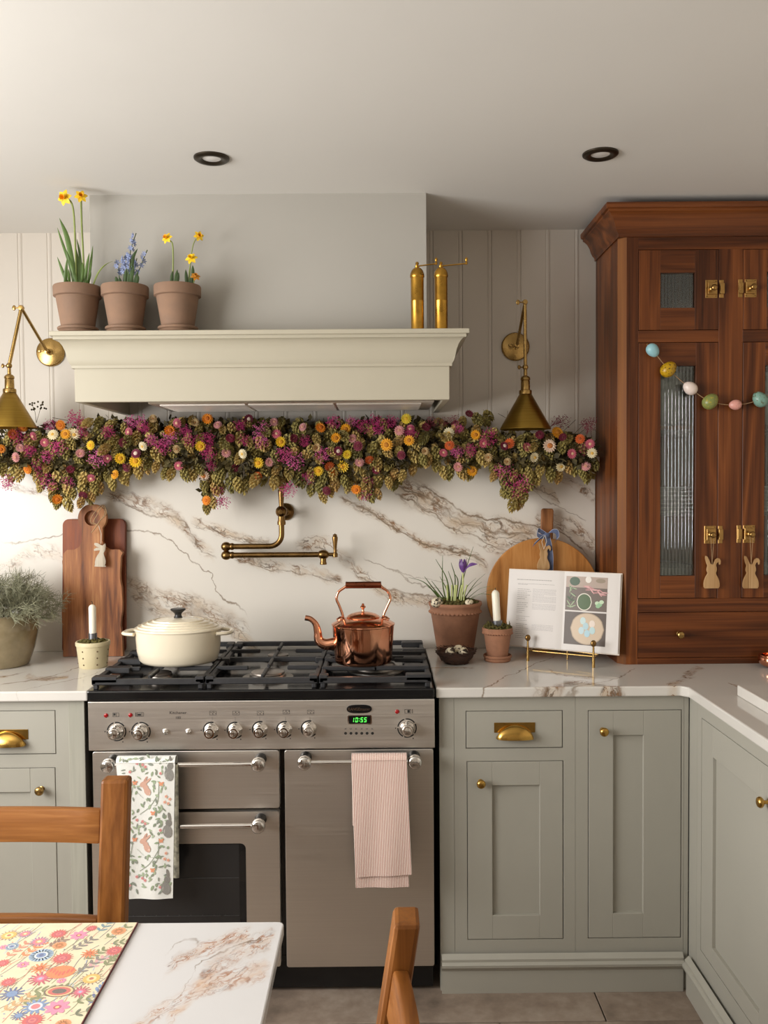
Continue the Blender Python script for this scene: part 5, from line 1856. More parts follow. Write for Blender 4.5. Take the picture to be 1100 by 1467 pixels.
for i in range(40):
    a = rn.uniform(0, 2 * PI)
    q = 0.044 * math.sqrt(rn.random())
    b = Vector((sc0.x + q * math.cos(a), sc0.y + q * math.sin(a), top_ + 0.004))
    ms.ribbon([b, b + Vector((rn.uniform(-.01, .01), rn.uniform(-.01, .01), rn.uniform(.008, .02)))], [0.003, 0.0006], (math.cos(a), math.sin(a), 0))
ms.build('moss', M_moss, sp0, smooth=60)
tl_ = Matrix.Translation((sc0.x, sc0.y, top_)) @ Matrix.Rotation(-0.055, 4, 'Y')
MB().lathe([(0, 0.002), (0.0175, 0.002), (0.0175, 0.024), (0.0125, 0.024)], seg=22, M=tl_).build('candle_cup', M_zinc, sp0, smooth=40)
hc = P(709, 845, 2.935).z - top_
MB().lathe([(0.0125, 0.012), (0.0128, hc - 0.012), (0.009, hc - 0.004), (0.003, hc), (0, hc)], seg=22, M=tl_).build('candle', M_wax, sp0, smooth=40)
MB().tube([tl_ @ Vector((0, 0, hc - 0.002)), tl_ @ Vector((0.001, 0, hc + 0.007))], 0.0011, 6).build('wick', M_wick, sp0)

# ------------------------------------------------------------------ open cookbook on a brass stand
SPN = Vector((0.602, 2.918, TOP + 0.040))
bk = thing('cookbook', SPN, 'open cookbook with text page and photo page resting on a brass stand', 'book')
BH = P(810, 818, 2.955).z - (TOP + 0.040)
leanb = math.radians(9)
ang = math.radians(-29)
MBK = Matrix.Translation(SPN) @ Matrix.Rotation(ang, 4, 'Z') @ Matrix.Rotation(-leanb, 4, 'X')      # local x along the open spread, y away, z up the page
PWL, PWR = 0.196, 0.186


def page(s_):
    """gentle swell of the opened pages, returns depth in front of the boards"""
    def f(u):
        return -0.006 - 0.012 * math.sin(min(1, u * 1.0) * PI) ** 0.6 * (1 - 0.5 * u) - 0.004 * (1 - u)
    return f


M_paper = plain('book_paper', rgb(224, 219, 215), 0.7, var=0.01)
M_cover = plain('book_cover', rgb(226, 214, 200), 0.6, var=0.05)
pgf = page(0)
cv = MB()
cv.box(-PWL - 0.004, 0, -0.002, 0.0015, -0.004, BH + 0.003, M=MBK).box(0, PWR + 0.004, -0.002, 0.0015, -0.004, BH + 0.003, M=MBK)
cv.build('cover', M_cover, bk, smooth=None)
for nm, sgn, W in (('text_block', -1, PWL), ('text_block', 1, PWR)):
    mb = MB()
    n = 16
    vs_ = []
    for i in range(n + 1):
        u = i / n
        for z_ in (0.0, BH):
            vs_.append(MBK @ Vector((sgn * W * u, pgf(u), z_)))
            vs_.append(MBK @ Vector((sgn * W * u, -0.0022, z_)))
    fs = []
    for i in range(n):
        a = 4 * i
        b = a + 4
        fs += [(a, b, b + 2, a + 2), (a + 1, a + 3, b + 3, b + 1), (a, a + 1, b + 1, b), (a + 2, b + 2, b + 3, a + 3)]
    fs += [(0, 2, 3, 1), (4 * n, 4 * n + 1, 4 * n + 3, 4 * n + 2)]
    mb.add(vs_, fs)
    o = mb.build(nm, M_paper, bk, smooth=30, recalc=True)
    if sgn < 0:
        LB = o
    else:
        RB_ = o
edge = MB()
for k in range(7):
    y_ = -0.003 - 0.0008 * k
    edge.box(PWR + 0.0001, PWR + 0.0006 + 0.0004 * (k % 2), y_ - 0.0003, y_, 0.0, BH, M=MBK)
edge.build('leaf_edges', M_paper, RB_, smooth=None)


def onpage(sgn, W):
    def f(x, z, lift=0.0006):
        u = abs(x) / W
        return MBK @ Vector((x, pgf(u) - lift, z))
    return f


fl_ = onpage(-1, PWL)
G = rgb(140, 134, 132)
ln = MB()
rn = random.Random(2)


def dash(x0, x1, z_, h_=0.0011, c=G):
    x = x0
    while x < x1:
        w = min(rn.uniform(0.003, 0.011), x1 - x)
        if w > 0.0015:
            ln.add([fl_(x, z_), fl_(x + w, z_), fl_(x + w, z_ + h_), fl_(x, z_ + h_)], [(0, 1, 2, 3)], c)
        x += w + 0.0012


xa = -PWL
dash(xa + 0.030, xa + 0.155, BH - 0.034, 0.0024, rgb(170, 164, 160))
dash(xa + 0.034, xa + 0.165, BH - 0.047, 0.0009)
dash(xa + 0.034, xa + 0.070, BH - 0.050, 0.0009)
for k in range(26):
    if k in (6, 13, 17):
        continue
    dash(xa + 0.034, xa + 0.034 + rn.uniform(0.022, 0.050), BH - 0.066 - 0.0066 * k)
for k in range(17):
    if k in (11,):
        continue
    dash(xa + 0.090, xa + (0.172 if k % 6 != 5 else 0.13), BH - 0.064 - 0.0042 * k, 0.0009, rgb(165, 160, 160))
for k in range(5):
    dash(xa + 0.092, xa + 0.166, BH - 0.184 - 0.0042 * k, 0.0009, rgb(165, 160, 160))
ln.build('page_text', M_ink, LB, smooth=None, ink=True)
fr = onpage(1, PWR)
ph = MB()


def poly_on(pts, c, lift):
    ph.add([fr(x, z, lift) for x, z in pts], [tuple(range(len(pts)))], c)


def strip_rect(x0, x1, z0, z1, c, lift=0.0006, n=8):
    for i in range(n):
        a, b = x0 + (x1 - x0) * i / n, x0 + (x1 - x0) * (i + 1) / n
        poly_on([(a, z0), (b, z0), (b, z1), (a, z1)], c, lift)


def ell(cx_, cz_, rx_, rz_, c, lift, n=24, rot=0.0):
    if rx_ > 0.009 and rot == 0.0:          # follow the swell of the page in narrow columns
        m_ = 14
        for i in range(m_):
            a0_, a1_ = -1 + 2 * i / m_, -1 + 2 * (i + 1) / m_
            h0_, h1_ = math.sqrt(max(0, 1 - a0_ * a0_)) * rz_, math.sqrt(max(0, 1 - a1_ * a1_)) * rz_
            poly_on([(cx_ + rx_ * a0_, cz_ - h0_ - 1e-5), (cx_ + rx_ * a1_, cz_ - h1_ - 1e-5), (cx_ + rx_ * a1_, cz_ + h1_ + 1e-5), (cx_ + rx_ * a0_, cz_ + h0_ + 1e-5)], c, lift)
        return
    poly_on([(cx_ + rx_ * math.cos(t) * math.cos(rot) - rz_ * math.sin(t) * math.sin(rot), cz_ + rx_ * math.cos(t) * math.sin(rot) + rz_ * math.sin(t) * math.cos(rot)) for t in [2 * PI * i / n for i in range(n)]], c, lift)


x0, x1 = 0.008, PWR - 0.040
zm = BH * 0.50
strip_rect(x0, x1, zm + 0.003, BH - 0.014, rgb(112, 100, 92))
strip_rect(x0, x1, BH - 0.050, BH - 0.014, rgb(176, 158, 146), 0.0008)
strip_rect(x0, x1, 0.020, zm - 0.002, rgb(96, 86, 80))
wx = x1 - x0
for i, (a, b, r1, r2, c) in enumerate(((0.22, 0.86, 0.018, 0.016, rgb(70, 92, 72)), (0.55, 0.92, 0.010, 0.012, rgb(228, 222, 214)), (0.84, 0.90, 0.016, 0.008, rgb(150, 136, 118)))):
    ell(x0 + wx * a, zm + (BH - 0.014 - zm) * b, r1, r2 * 0.9, c, 0.0010 + i * 0.0001)
for k in range(16):
    ell(x0 + wx * (0.50 + 0.03 * k), zm + (BH - 0.014 - zm) * (0.70 - 0.012 * k + 0.05 * math.sin(k * 2.2)), 0.011, 0.0022, rgb(214, 168, 166) if k % 2 else rgb(190, 140, 140), 0.0012 + 0.00002 * k, 10, -0.4 + 0.5 * math.sin(k))
for k in range(16):
    ell(x0 + 0.010 + 0.020 * rn.random(), zm + (BH - 0.014 - zm) * (0.08 + 0.62 * rn.random()), 0.012, 0.0018, rgb(158, 176, 140) if k % 2 else rgb(74, 92, 66), 0.0012 + 0.00002 * k, 10, rn.uniform(-1.5, 1.5))
ell(x0 + wx * 0.47, zm + (BH - 0.014 - zm) * 0.28, 0.0255, 0.0285, rgb(226, 220, 206), 0.0016)
ell(x0 + wx * 0.47, zm + (BH - 0.014 - zm) * 0.28, 0.0225, 0.0255, rgb(84, 104, 72), 0.0018)
for k, (a, b) in enumerate(((0.78, 0.26), (0.84, 0.22), (0.88, 0.30), (0.80, 0.18))):
    ell(x0 + wx * a, zm + (BH - 0.014 - zm) * b, 0.0075, 0.0065, rgb(150, 190, 150) if k % 2 else rgb(196, 216, 186), 0.0016 + 0.0001 * k)
ell(x0 + wx * 0.56, 0.020 + (zm - 0.022) * 0.50, 0.056, 0.052, rgb(176, 156, 134), 0.0010, 36)
ell(x0 + wx * 0.56, 0.020 + (zm - 0.022) * 0.50, 0.053, 0.049, rgb(206, 186, 162), 0.0012, 36)
for k, (a, b, c) in enumerate(((0.46, 0.74, rgb(196, 216, 216)), (0.68, 0.66, rgb(228, 214, 202)), (0.53, 0.58, rgb(178, 206, 214)), (0.43, 0.44, rgb(190, 212, 218)), (0.69, 0.46, rgb(186, 212, 214)), (0.57, 0.36, rgb(176, 208, 220)))):
    ell(x0 + wx * a, 0.020 + (zm - 0.022) * b, 0.0095, 0.0118, c, 0.0016 + 0.0001 * k, 20, 0.0)
ph.build('page_photos', M_ink, RB_, smooth=None, ink=True)
# stand
stn = thing('book_stand', (SPN.x, SPN.y, TOP), 'slim brass cookbook stand with two upright hooks holding the open book', 'book stand')
Lh, Rh = PZ(756, 947, TOP), PZ(850, 956.5, TOP)
dirv = (Rh - Lh).normalized()
out_ = Vector((dirv.y, -dirv.x, 0)).normalized()
if out_.y > 0:
    out_ = -out_
for c in (Lh, Rh):
    zt_ = TOP + 0.078
    MB().lathe([(0.0048, TOP), (0.0052, TOP + 0.02), (0.0038, TOP + 0.045), (0.0030, zt_ - 0.006)], (c.x, c.y, 0), seg=14).build('front_hook', M_brass, stn, smooth=50)
    MB().ball((c.x, c.y, zt_), (0.0095, 0.0065, 0.011), 16, 12).build('hook_finial', M_brassdark, stn, smooth=60)
    bk_ = c - out_ * 0.055
    MB().tube([(c.x, c.y, TOP + 0.033), (bk_.x, bk_.y, TOP + 0.033)], 0.0030, 10).build('ledge_arm', M_brass, stn, smooth=60)
Lb, Rb = Lh - out_ * 0.02, Rh - out_ * 0.02
MB().tube([(Lb.x, Lb.y, TOP + 0.032), (Rb.x, Rb.y, TOP + 0.032)], 0.0028, 10).build('cross_rail', M_brass, stn, smooth=60)
mid = (Lh + Rh) / 2 - out_ * 0.075
hub = (Lh + Rh) / 2 - out_ * 0.058
MB().tube([(mid.x, mid.y, TOP + 0.002), (mid.x, mid.y, TOP + 0.22)], 0.0030, 10).build('back_leg', M_brass, stn, smooth=60)
for c in (Lh, Rh):
    e = c - out_ * 0.055
    MB().tube([(e.x, e.y, TOP + 0.033), (mid.x, mid.y, TOP + 0.033)], 0.0028, 8).build('brace', M_brass, stn, smooth=60)

# ------------------------------------------------------------------ things on the corner worktop
slab = MB().box(0.989, 1.42, 1.85, 2.430, TOP + 0.0005, TOP + 0.030)
tag(slab.build('marble_slab', M_top, smooth=None, bevel=0.0025), 'white veined marble slab lying on the worktop along the side wall', 'marble slab')
dc = P(1109, 958, 2.80)
dc = Vector((dc.x, 2.80, TOP))
cd = thing('copper_dish', dc, 'small rounded copper dish on the worktop in front of the walnut dresser', 'dish')
MB().lathe([(0, TOP + 0.0005), (0.030, TOP + 0.0005), (0.044, TOP + 0.010), (0.050, TOP + 0.022), (0.048, TOP + 0.034), (0.042, TOP + 0.040), (0.038, TOP + 0.038), (0.042, TOP + 0.028), (0.036, TOP + 0.012), (0, TOP + 0.006)], (dc.x, dc.y, 0), seg=36).build('bowl', M_copper, cd, smooth=50)
MB().tube([(dc.x + 0.045 * math.cos(a), dc.y + 0.045 * math.sin(a), TOP + 0.038) for a in [2 * PI * i / 32 for i in range(32)]], 0.0028, 8, closed=True).build('rolled_rim', M_copper, cd, smooth=60)
# ------------------------------------------------------------------ walnut dresser
WAL = [(0.15, rgb(54, 26, 11)), (0.40, rgb(90, 47, 21)), (0.62, rgb(116, 64, 29)), (0.88, rgb(148, 88, 44))]
M_walz = wood('walnut_upright', WAL, 'Z', 0.75, 0.36, 6, 0.12, 0.0)
M_walx = wood('walnut_across', WAL, 'X', 0.75, 0.36, 6, 0.12, 0.0)
M_walx2 = wood('walnut_cornice', WAL, 'X', 0.75, 0.36, 6, 0.12, 0.0)
M_wale = wood('walnut_edge', [(0.1, rgb(96, 54, 22)), (0.5, rgb(120, 72, 32)), (0.9, rgb(142, 92, 46))], 'Z', 0.9, 0.6, 5, 0.12, 0.0)
DY = 2.856
DX0, DX1 = P(887, 650, DY).x, 1.495
DZ1 = P(900, 337, DY).z
CH = 0.024
ds = thing('dresser_cabinet', ((DX0 + DX1) / 2, 3.0, TOP), 'tall walnut dresser with fluted glass doors standing on the corner worktop', 'dresser')
MB().box(DX0, DX0 + 0.018, DY + CH, WALL - 0.012, TOP, DZ1).build('side_panel', M_walz, ds, smooth=None)
MB().box(DX1 - 0.018, DX1, DY + CH, WALL - 0.012, TOP, DZ1).build('side_panel', M_walz, ds, smooth=None)
MB().box(DX0 + 0.018, DX1 - 0.018, WALL - 0.024, WALL - 0.012, TOP, DZ1).build('back_panel', M_walz, ds, smooth=None)
MB().box(DX0 + 0.018, DX1 - 0.018, DY + 0.03, WALL - 0.024, DZ1 - 0.02, DZ1).build('top_panel', M_walx, ds, smooth=None)
# chamfered corner posts
MB().prism([(DX0, DY + CH), (DX0 + CH * 0.95, DY), (DX0 + CH * 0.95 + 0.001, DY + CH)], TOP, DZ1, 'XY').build('corner_post', M_wale, ds, smooth=None, recalc=True)
MB().prism([(DX1, DY + CH), (DX1 - CH * 0.95 - 0.001, DY + CH), (DX1 - CH * 0.95, DY)], TOP, DZ1, 'XY').build('corner_post', M_wale, ds, smooth=None, recalc=True)
uA = rect(915, 1029, 358, 472.5, DY)
uB = rect(1065, 1179, 356.5, 471, DY)
lA = rect(915.5, 1027.5, 491, 857, DY)
lB = rect(1063.5, 1176.5, 490, 856, DY)
dw = rect(913.5, 1178, 877, 941.5, DY)
for r_ in (uA, lA):
    r_[0], r_[1] = uA[0], (uA[1] + lA[1]) / 2
for r_ in (uB, lB):
    r_[0], r_[1] = (uB[0] + lB[0]) / 2, uB[1]
uB[2:] = uA[2:]
lB[2:] = lA[2:]
dw[0], dw[1] = uA[0], uB[1]
fx0, fx1 = DX0 + CH * 0.95, DX1 - CH * 0.95
T = 0.024


def fr_(nm, mat, a, b, z0, z1):
    MB().box(a, b, DY, DY + T, z0, z1).build(nm, mat, ds, smooth=None, bevel=0.0007, seg=1)


g_ = 0.0016
fr_('stile', M_walz, fx0, uA[0] - g_, TOP, DZ1)
fr_('stile', M_walz, uB[1] + g_, fx1, TOP, DZ1)
fr_('stile', M_walz, uA[1] + g_, uB[0] - g_, lA[2] - g_, uA[3] + g_)
for a, b in ((uA[0] - g_, uA[1] + g_), (uB[0] - g_, uB[1] + g_)):
    fr_('rail', M_walx, a, b, lA[3] + g_, uA[2] - g_)
fr_('rail', M_walx, uA[0] - g_, uB[1] + g_, uA[3] + g_, DZ1)
fr_('rail', M_walx, uA[0] - g_, uB[1] + g_, dw[3] + g_, lA[2] - g_)
fr_('rail', M_walx, uA[0] - g_, uB[1] + g_, TOP, dw[2] - g_)
MB().mitre(DX0 + 0.002, DX1 - 0.002, DY + 0.002, WALL - 0.012, [(0.0, DZ1 - 0.006), (0.007, DZ1 - 0.006), (0.007, DZ1 + 0.002), (0.009, DZ1 + 0.006), (0.014, DZ1 + 0.011), (0.019, DZ1 + 0.020), (0.025, DZ1 + 0.038), (0.033, DZ1 + 0.052), (0.044, DZ1 + 0.062), (0.049, DZ1 + 0.064),
                                                                       (0.049, DZ1 + 0.071), (0.055, DZ1 + 0.073), (0.057, DZ1 + 0.078), (0.057, DZ1 + 0.089)]).build('cornice', M_walx2, ds, smooth=30, recalc=True)
tg = NT('fluted_glass')
tg.t.nodes.remove(tg.b)
gl = tg.n('ShaderNodeBsdfGlass')
gl.inputs['Roughness'].default_value = 0.03
gl.inputs['IOR'].default_value = 1.45
gl.inputs['Color'].default_value = (0.86, 0.92, 0.90, 1)
tp = tg.n('ShaderNodeBsdfTransparent')
tp.inputs[0].default_value = (0.84, 0.88, 0.86, 1)
mx = tg.n('ShaderNodeMixShader')
mx.inputs[0].default_value = 0.25
tg.l(tp.outputs[0], mx.inputs[1])
tg.l(gl.outputs[0], mx.inputs[2])
gs = tg.n('ShaderNodeBsdfGlossy')
gs.inputs['Roughness'].default_value = 0.03
mx2 = tg.n('ShaderNodeMixShader')
mx2.inputs[0].default_value = 0.09
tg.l(mx.outputs[0], mx2.inputs[1])
tg.l(gs.outputs[0], mx2.inputs[2])
tg.l(mx2.outputs[0], tg.out.inputs[0])
M_flute = tg.m


def glazed(r_, gl_):
    """door with a narrow light of fluted glass; gl_ = glass rectangle"""
    d = MB().box(r_[0], gl_[0], DY, DY + 0.021, r_[2], r_[3]).box(gl_[1], r_[1], DY, DY + 0.021, r_[2], r_[3])
    o = d.build('door', M_walz, ds, smooth=None, bevel=0.0007, seg=1)
    MB().box(gl_[0], gl_[1], DY, DY + 0.021, r_[2], gl_[2]).build('door_rail', M_walx, o, smooth=None, bevel=0.0005, seg=1)
    MB().box(gl_[0], gl_[1], DY, DY + 0.021, gl_[3], r_[3]).build('door_rail', M_walx, o, smooth=None, bevel=0.0005, seg=1)
    W = gl_[1] - gl_[0]
    n = int(round(W / 0.0115))
    prof = []
    m = n * 12
    for i in range(m + 1):
        x = gl_[0] + W * i / m
        ph_ = (i % 12) / 12
        prof.append((x, DY + 0.0085 - 0.0030 * max(0.0, math.sin(PI * (ph_ - 0.24) / 0.52)) if 0.24 < ph_ < 0.76 else DY + 0.0085))
    poly_ = prof + [(gl_[1], DY + 0.013), (gl_[0], DY + 0.013)]
    MB().prism(poly_, gl_[2] - 0.002, gl_[3] + 0.002, 'XY').build('fluted_pane', M_flute, o, smooth=40, recalc=True)
    return o


doors = {}
dxm = (uA[0] + uA[1]) / 2
for nm, r_, gp_ in (('uA', uA, (946, 995.5, 390.5, 441)), ('lA', lA, (946, 996, 524, 825))):
    q = rect(*gp_, DY)
    doors[nm] = glazed(r_, q)
    other = uB if nm == 'uA' else lB
    off = other[0] + other[1]
    src = r_[0] + r_[1]
    q2 = [off / 2 - (q[1] - src / 2), off / 2 - (q[0] - src / 2), q[2], q[3]]
    doors[nm[0] + 'B'] = glazed(other, q2)
o = MB().box(dw[0], dw[1], DY, DY + 0.021, dw[2], dw[3]).build('drawer', M_walx, ds, smooth=None, bevel=0.0007, seg=1)
c = P(972, 908, DY)
knob(o, (c.x, DY, c.z), M_brass, 0.0125)
knob(o, (dw[0] + dw[1] - c.x, DY, c.z), M_brass, 0.0125)
# shelves inside
zs = [P(970, 612, 3.0).z, P(970, 738, 3.0).z, lA[2] - 0.012, lA[3] + 0.012]
SH = []
for z_ in zs:
    MB().box(DX0 + 0.0185, DX1 - 0.0185, DY + 0.05, WALL - 0.0245, z_ - 0.016, z_).build('shelf', M_walx, ds, smooth=None)
# brass latches
M_latch = plain('latch_brass', rgb(172, 136, 82), 0.30, 1.0, var=0.15, vscale=40)
latch_c = []
for px, py, s_ in ((1020, 414, 1), (1076, 413, -1), (1017, 766, 1), (1073, 765, -1)):
    c = P(px, py, DY)
    gapx = (uA[1] + g_ / 2) if s_ > 0 else (uB[0] - g_ / 2)
    c.x = gapx - s_ * 0.0235
    mb = MB()
    mb.box(c.x - 0.0190, c.x + 0.0190, DY - 0.0015, DY - 0.0001, c.z - 0.0290, c.z + 0.0290)
    mb.box(c.x - 0.0150 + 0.002 * s_, c.x + 0.0150 + 0.002 * s_, DY - 0.0075, DY - 0.0010, c.z - 0.0175, c.z + 0.0195)
    la = mb.build('latch', M_latch, ds, smooth=None, bevel=0.0008, seg=1)
    kx = gapx + s_ * 0.0095
    mb = MB()
    mb.box(kx - 0.0070, kx + 0.0070, DY - 0.0015, DY - 0.0001, c.z - 0.0285, c.z + 0.0285)
    mb.box(kx - 0.0065, kx + 0.0075, DY - 0.0080, DY - 0.0010, c.z - 0.0165, c.z + 0.0175)
    mb.build('keeper', M_latch, la, smooth=None, bevel=0.0007, seg=1)
    MB().lathe([(0.010, 0.007), (0.006, 0.009), (0.0045, 0.013), (0.0055, 0.017), (0.0095, 0.022), (0.0100, 0.026), (0.007, 0.030), (0, 0.0315)], (c.x + 0.001, DY, c.z), '-Y', 20).build('latch_knob', M_latch, la, smooth=50)
    for dx in (-0.014, 0.014):
        for dz in (-0.0235, 0.0245):
            MB().lathe([(0.0022, 0.0015), (0.0018, 0.0026), (0, 0.003)], (c.x + dx, DY, c.z + dz), '-Y', 10).build('screw', M_brassdark, la)
    latch_c.append(c.copy())

# rabbits hanging from the lower latches
for c, px, lab, fm in ((latch_c[2], 1019.5, 'pale wooden rabbit hanging from the lower latch of the door behind the cookbook', 1), (latch_c[3], 1075.5, 'pale wooden rabbit hanging from the lower latch beyond the centre stile', 1)):
    yk = DY - 0.0175
    bx = P(px, 843, yk)
    t = thing('rabbit_ornament', (bx.x, yk, bx.z), lab, 'ornament')
    yo = DY - 0.011
    MB().prism(bunny_outline(0.056, 0.106, fm), -0.007, 0.0, M=Matrix.Translation((bx.x, yo, bx.z))).build('rabbit', M_bunny, t, smooth=None, recalc=True, bevel=0.0008, seg=1)
    hz = bx.z + 0.078
    s_ = MB()
    s_.tube([(bx.x, yo - 0.008, hz), (c.x - 0.004, yk, c.z - 0.006), (c.x + 0.001, yk, c.z + 0.0058), (c.x + 0.006, yk, c.z - 0.006), (bx.x, yo - 0.008, hz)], 0.0009, 6)
    s_.build('string', M_twine, t, smooth=70)

# garland of painted eggs
YE = DY - 0.024
eg = [((935, 502), 'blue'), ((957.5, 529), 'gold'), ((988.5, 556), 'white'), ((1017.5, 575), 'green'), ((1053, 580), 'pink'), ((1088.5, 572), 'aqua')]


def egg_paint(nm, c1, c2, th):
    t = NT(nm)
    co = t.objco()
    f = t.noise(co, 150.0, 3.0, 0.6)
    t.set(**{'Base Color': t.mix(t.maprange(f, th, th + 0.06), c1, c2), 'Roughness': 0.35})
    return t.m


EP = {'blue': egg_paint('blue_egg', rgb(150, 198, 206), rgb(120, 160, 160), 0.66), 'gold': egg_paint('gold_egg', rgb(190, 150, 20), rgb(90, 70, 14), 0.56), 'white': egg_paint('white_egg', rgb(232, 216, 206), rgb(210, 190, 180), 0.62),
      'green': egg_paint('green_egg', rgb(132, 140, 78), rgb(176, 160, 60), 0.55), 'pink': egg_paint('pink_egg', rgb(222, 160, 148), rgb(206, 146, 134), 0.6), 'aqua': egg_paint('aqua_egg', rgb(126, 166, 152), rgb(92, 92, 60), 0.56)}
pin = P(926, 493, YE + 0.02)
gt = thing('egg_garland', (pin.x, YE, pin.z), 'string of painted speckled eggs swagged across the walnut dresser doors', 'garland')
pts = [pin] + [P(q[0], q[1], YE) for q, _ in eg] + [P(1130, 545, YE), P(1160, 505, YE)]
MB().tube(bez(pts, 5), 0.0013, 6).build('string', M_twine, gt, smooth=70)
MB().tube([pin + Vector((0, 0.006, 0)), pin + Vector((0, -0.006, 0.001))], 0.0016, 6).build('pin', M_brass, gt)
for i, (q, cn) in enumerate(eg + [((1131, 545), 'gold')]):
    c = P(q[0], q[1], YE)
    nx = pts[i + 2] - pts[i]
    d = Vector((nx.x, 0, nx.z)).normalized()
    mtx = upz(d if i in (0,) else (d if i % 2 else -d))
    if cn == 'gold' or cn == 'green' or cn == 'aqua':
        mtx = upz(Vector((0.7, 0, 0.7)) if i < 5 else Vector((-0.6, 0, 0.8)))
    sz = {'pink': 0.040, 'white': 0.049, 'blue': 0.047, 'aqua': 0.054}.get(cn, 0.056)
    egg_mesh('egg', EP[cn], gt, c, sz, sz * 0.82, mtx)

# crockery behind the glass
M_china = plain('white_china', rgb(232, 232, 228), 0.2, var=0.01)


def bowl(x, y, z, r, h, lab, grp):
    o = MB().lathe([(0, z + 0.0003), (r * 0.45, z + 0.0003), (r * 0.5, z + 0.004), (r * 0.85, z + h * 0.5), (r, z + h), (r * 0.96, z + h), (r * 0.8, z + h * 0.5), (r * 0.4, z + 0.008), (0, z + 0.007)], (x, y, 0), seg=32).build('bowl', M_china, None, smooth=50)
    tag(o, lab, 'bowl', grp)


def plate(x, y, z, r, lab, grp):
    o = MB().lathe([(0, z + 0.0003), (r * 0.6, z + 0.0003), (r * 0.65, z + 0.004), (r, z + 0.013), (r * 0.99, z + 0.015), (r * 0.63, z + 0.006), (0, z + 0.006)], (x, y, 0), seg=32).build('plate', M_china, None, smooth=50)
    tag(o, lab, 'plate', grp)


cxs = [(lA[0] + lA[1]) / 2, (lB[0] + lB[1]) / 2]
dn = ['dresser door on the cookbook side', 'dresser door above the copper dish']
ORD = ['lowest', 'second from lowest', 'third from lowest', 'fourth from lowest', 'fifth from lowest', 'sixth from lowest', 'topmost']
for cx_, nm in zip(cxs, dn):
    for k in range(5):
        bowl(cx_ - 0.005, 3.02, zs[0] + 0.030 * k, 0.085, 0.058, '%s white bowl of the upper shelf stack, %s' % (ORD[k] if k < 4 else 'topmost', nm), 'bowls, ' + nm)
    for k in range(7):
        plate(cx_, 3.02, zs[1] + 0.0135 * k, 0.10, '%s white plate of the middle shelf stack, %s' % (ORD[k], nm), 'plates, ' + nm)
    for k in range(2):
        bowl(cx_ + 0.01, 3.02, zs[2] + 0.034 * k, 0.095, 0.070, '%s white serving bowl on the bottom shelf, %s' % ('lower' if k == 0 else 'upper', nm), 'serving bowls, ' + nm)
# ------------------------------------------------------------------ tea towels on the oven rails
YH = YD - 0.052


def towel_front(xl, xr, zt, zb, wav, drop=0.0):
    """front face of a hanging towel: returns position fn(u, v) and y(x, z)"""
    def yf(x, z):
        t_ = max(0.0, min(1.0, (zt - z) / (zt - zb)))
        return YH - 0.016 - wav * (0.3 + t_) * math.sin((x - xl(0)) * 62.0 + 1.2 * t_) - 0.004 * t_

    def fn(u, v):
        z = zt + (zb - drop * u - zt) * v
        x = xl(v) + (xr(v) - xl(v)) * u
        return (x, yf(x, z), z)
    return fn, yf


def towel_over(mb, xl, xr, zt, zbar, back):
    """part that goes over the bar and down behind it"""
    def fn(u, v):
        x = xl + (xr - xl) * u
        if v < 0.5:
            a = PI * v / 0.5
            return (x, YH - 0.016 * math.cos(a), zt + 0.014 * math.sin(a))
        return (x, YH + 0.016, zt - (v - 0.5) / 0.5 * back)
    mb.surf(fn, 12, 16)


def px_x(px, py):
    return P(px, py, YH - 0.016).x


def px_z(py, px=300):
    return P(px, py, YH - 0.016).z


# pink striped towel
ts = NT('pink_ticking')
uv = ts.n('ShaderNodeUVMap')
spx = ts.n('ShaderNodeSeparateXYZ')
ts.l(uv.outputs[0], spx.inputs[0])
fz = ts.math('FRACT', ts.math('MULTIPLY', spx.outputs[0], 32.0))
st_ = ts.maprange(ts.math('ABSOLUTE', ts.math('SUBTRACT', fz, 0.5)), 0.14, 0.26)
wv = ts.noise(ts.objco(rand=False), 700.0, 2.0)
ts.set(**{'Base Color': ts.mix(st_, rgb(188, 130, 118), rgb(238, 222, 210)), 'Roughness': 0.9, 'Sheen Weight': 0.25})
ts.bump(ts.math('ADD', st_, ts.math('MULTIPLY', wv, 0.5)), 0.35, 0.0012)
c3 = P(545, 1100, YH)
tt = thing('tea_towel', (c3.x, YH, zr3 - 0.35), 'pink and white striped tea towel folded over the tall oven door rail', 'tea towel')
zt3 = zr3 + 0.010
xl_ = lambda v: px_x(503.5 + 4.5 * v ** 0.8, 1090)
xr_ = lambda v: px_x(582.5 + 6.0 * v, 1090)
fn, yf = towel_front(xl_, xr_, zt3, px_z(1256, 545), 0.0015, -0.006)
mb = MB().surf(fn, 30, 40)
towel_over(mb, xl_(0), xr_(0), zt3, zr3, 0.20)
mb.build('front_fold', ts.m, tt, smooth=80, solid=-0.0022)
xl2 = lambda v: px_x(503 + 5.0 * v, 1090)
xr2 = lambda v: px_x(580 + 4.5 * v, 1090)
fn2, _ = towel_front(xl2, xr2, zt3 - 0.012, px_z(1272, 545), 0.0015)
MB().surf(lambda u, v: (fn2(u, v)[0], fn2(u, v)[1] + 0.0062, fn2(u, v)[2]), 30, 40).build('inner_fold', ts.m, tt, smooth=80, solid=-0.0022)

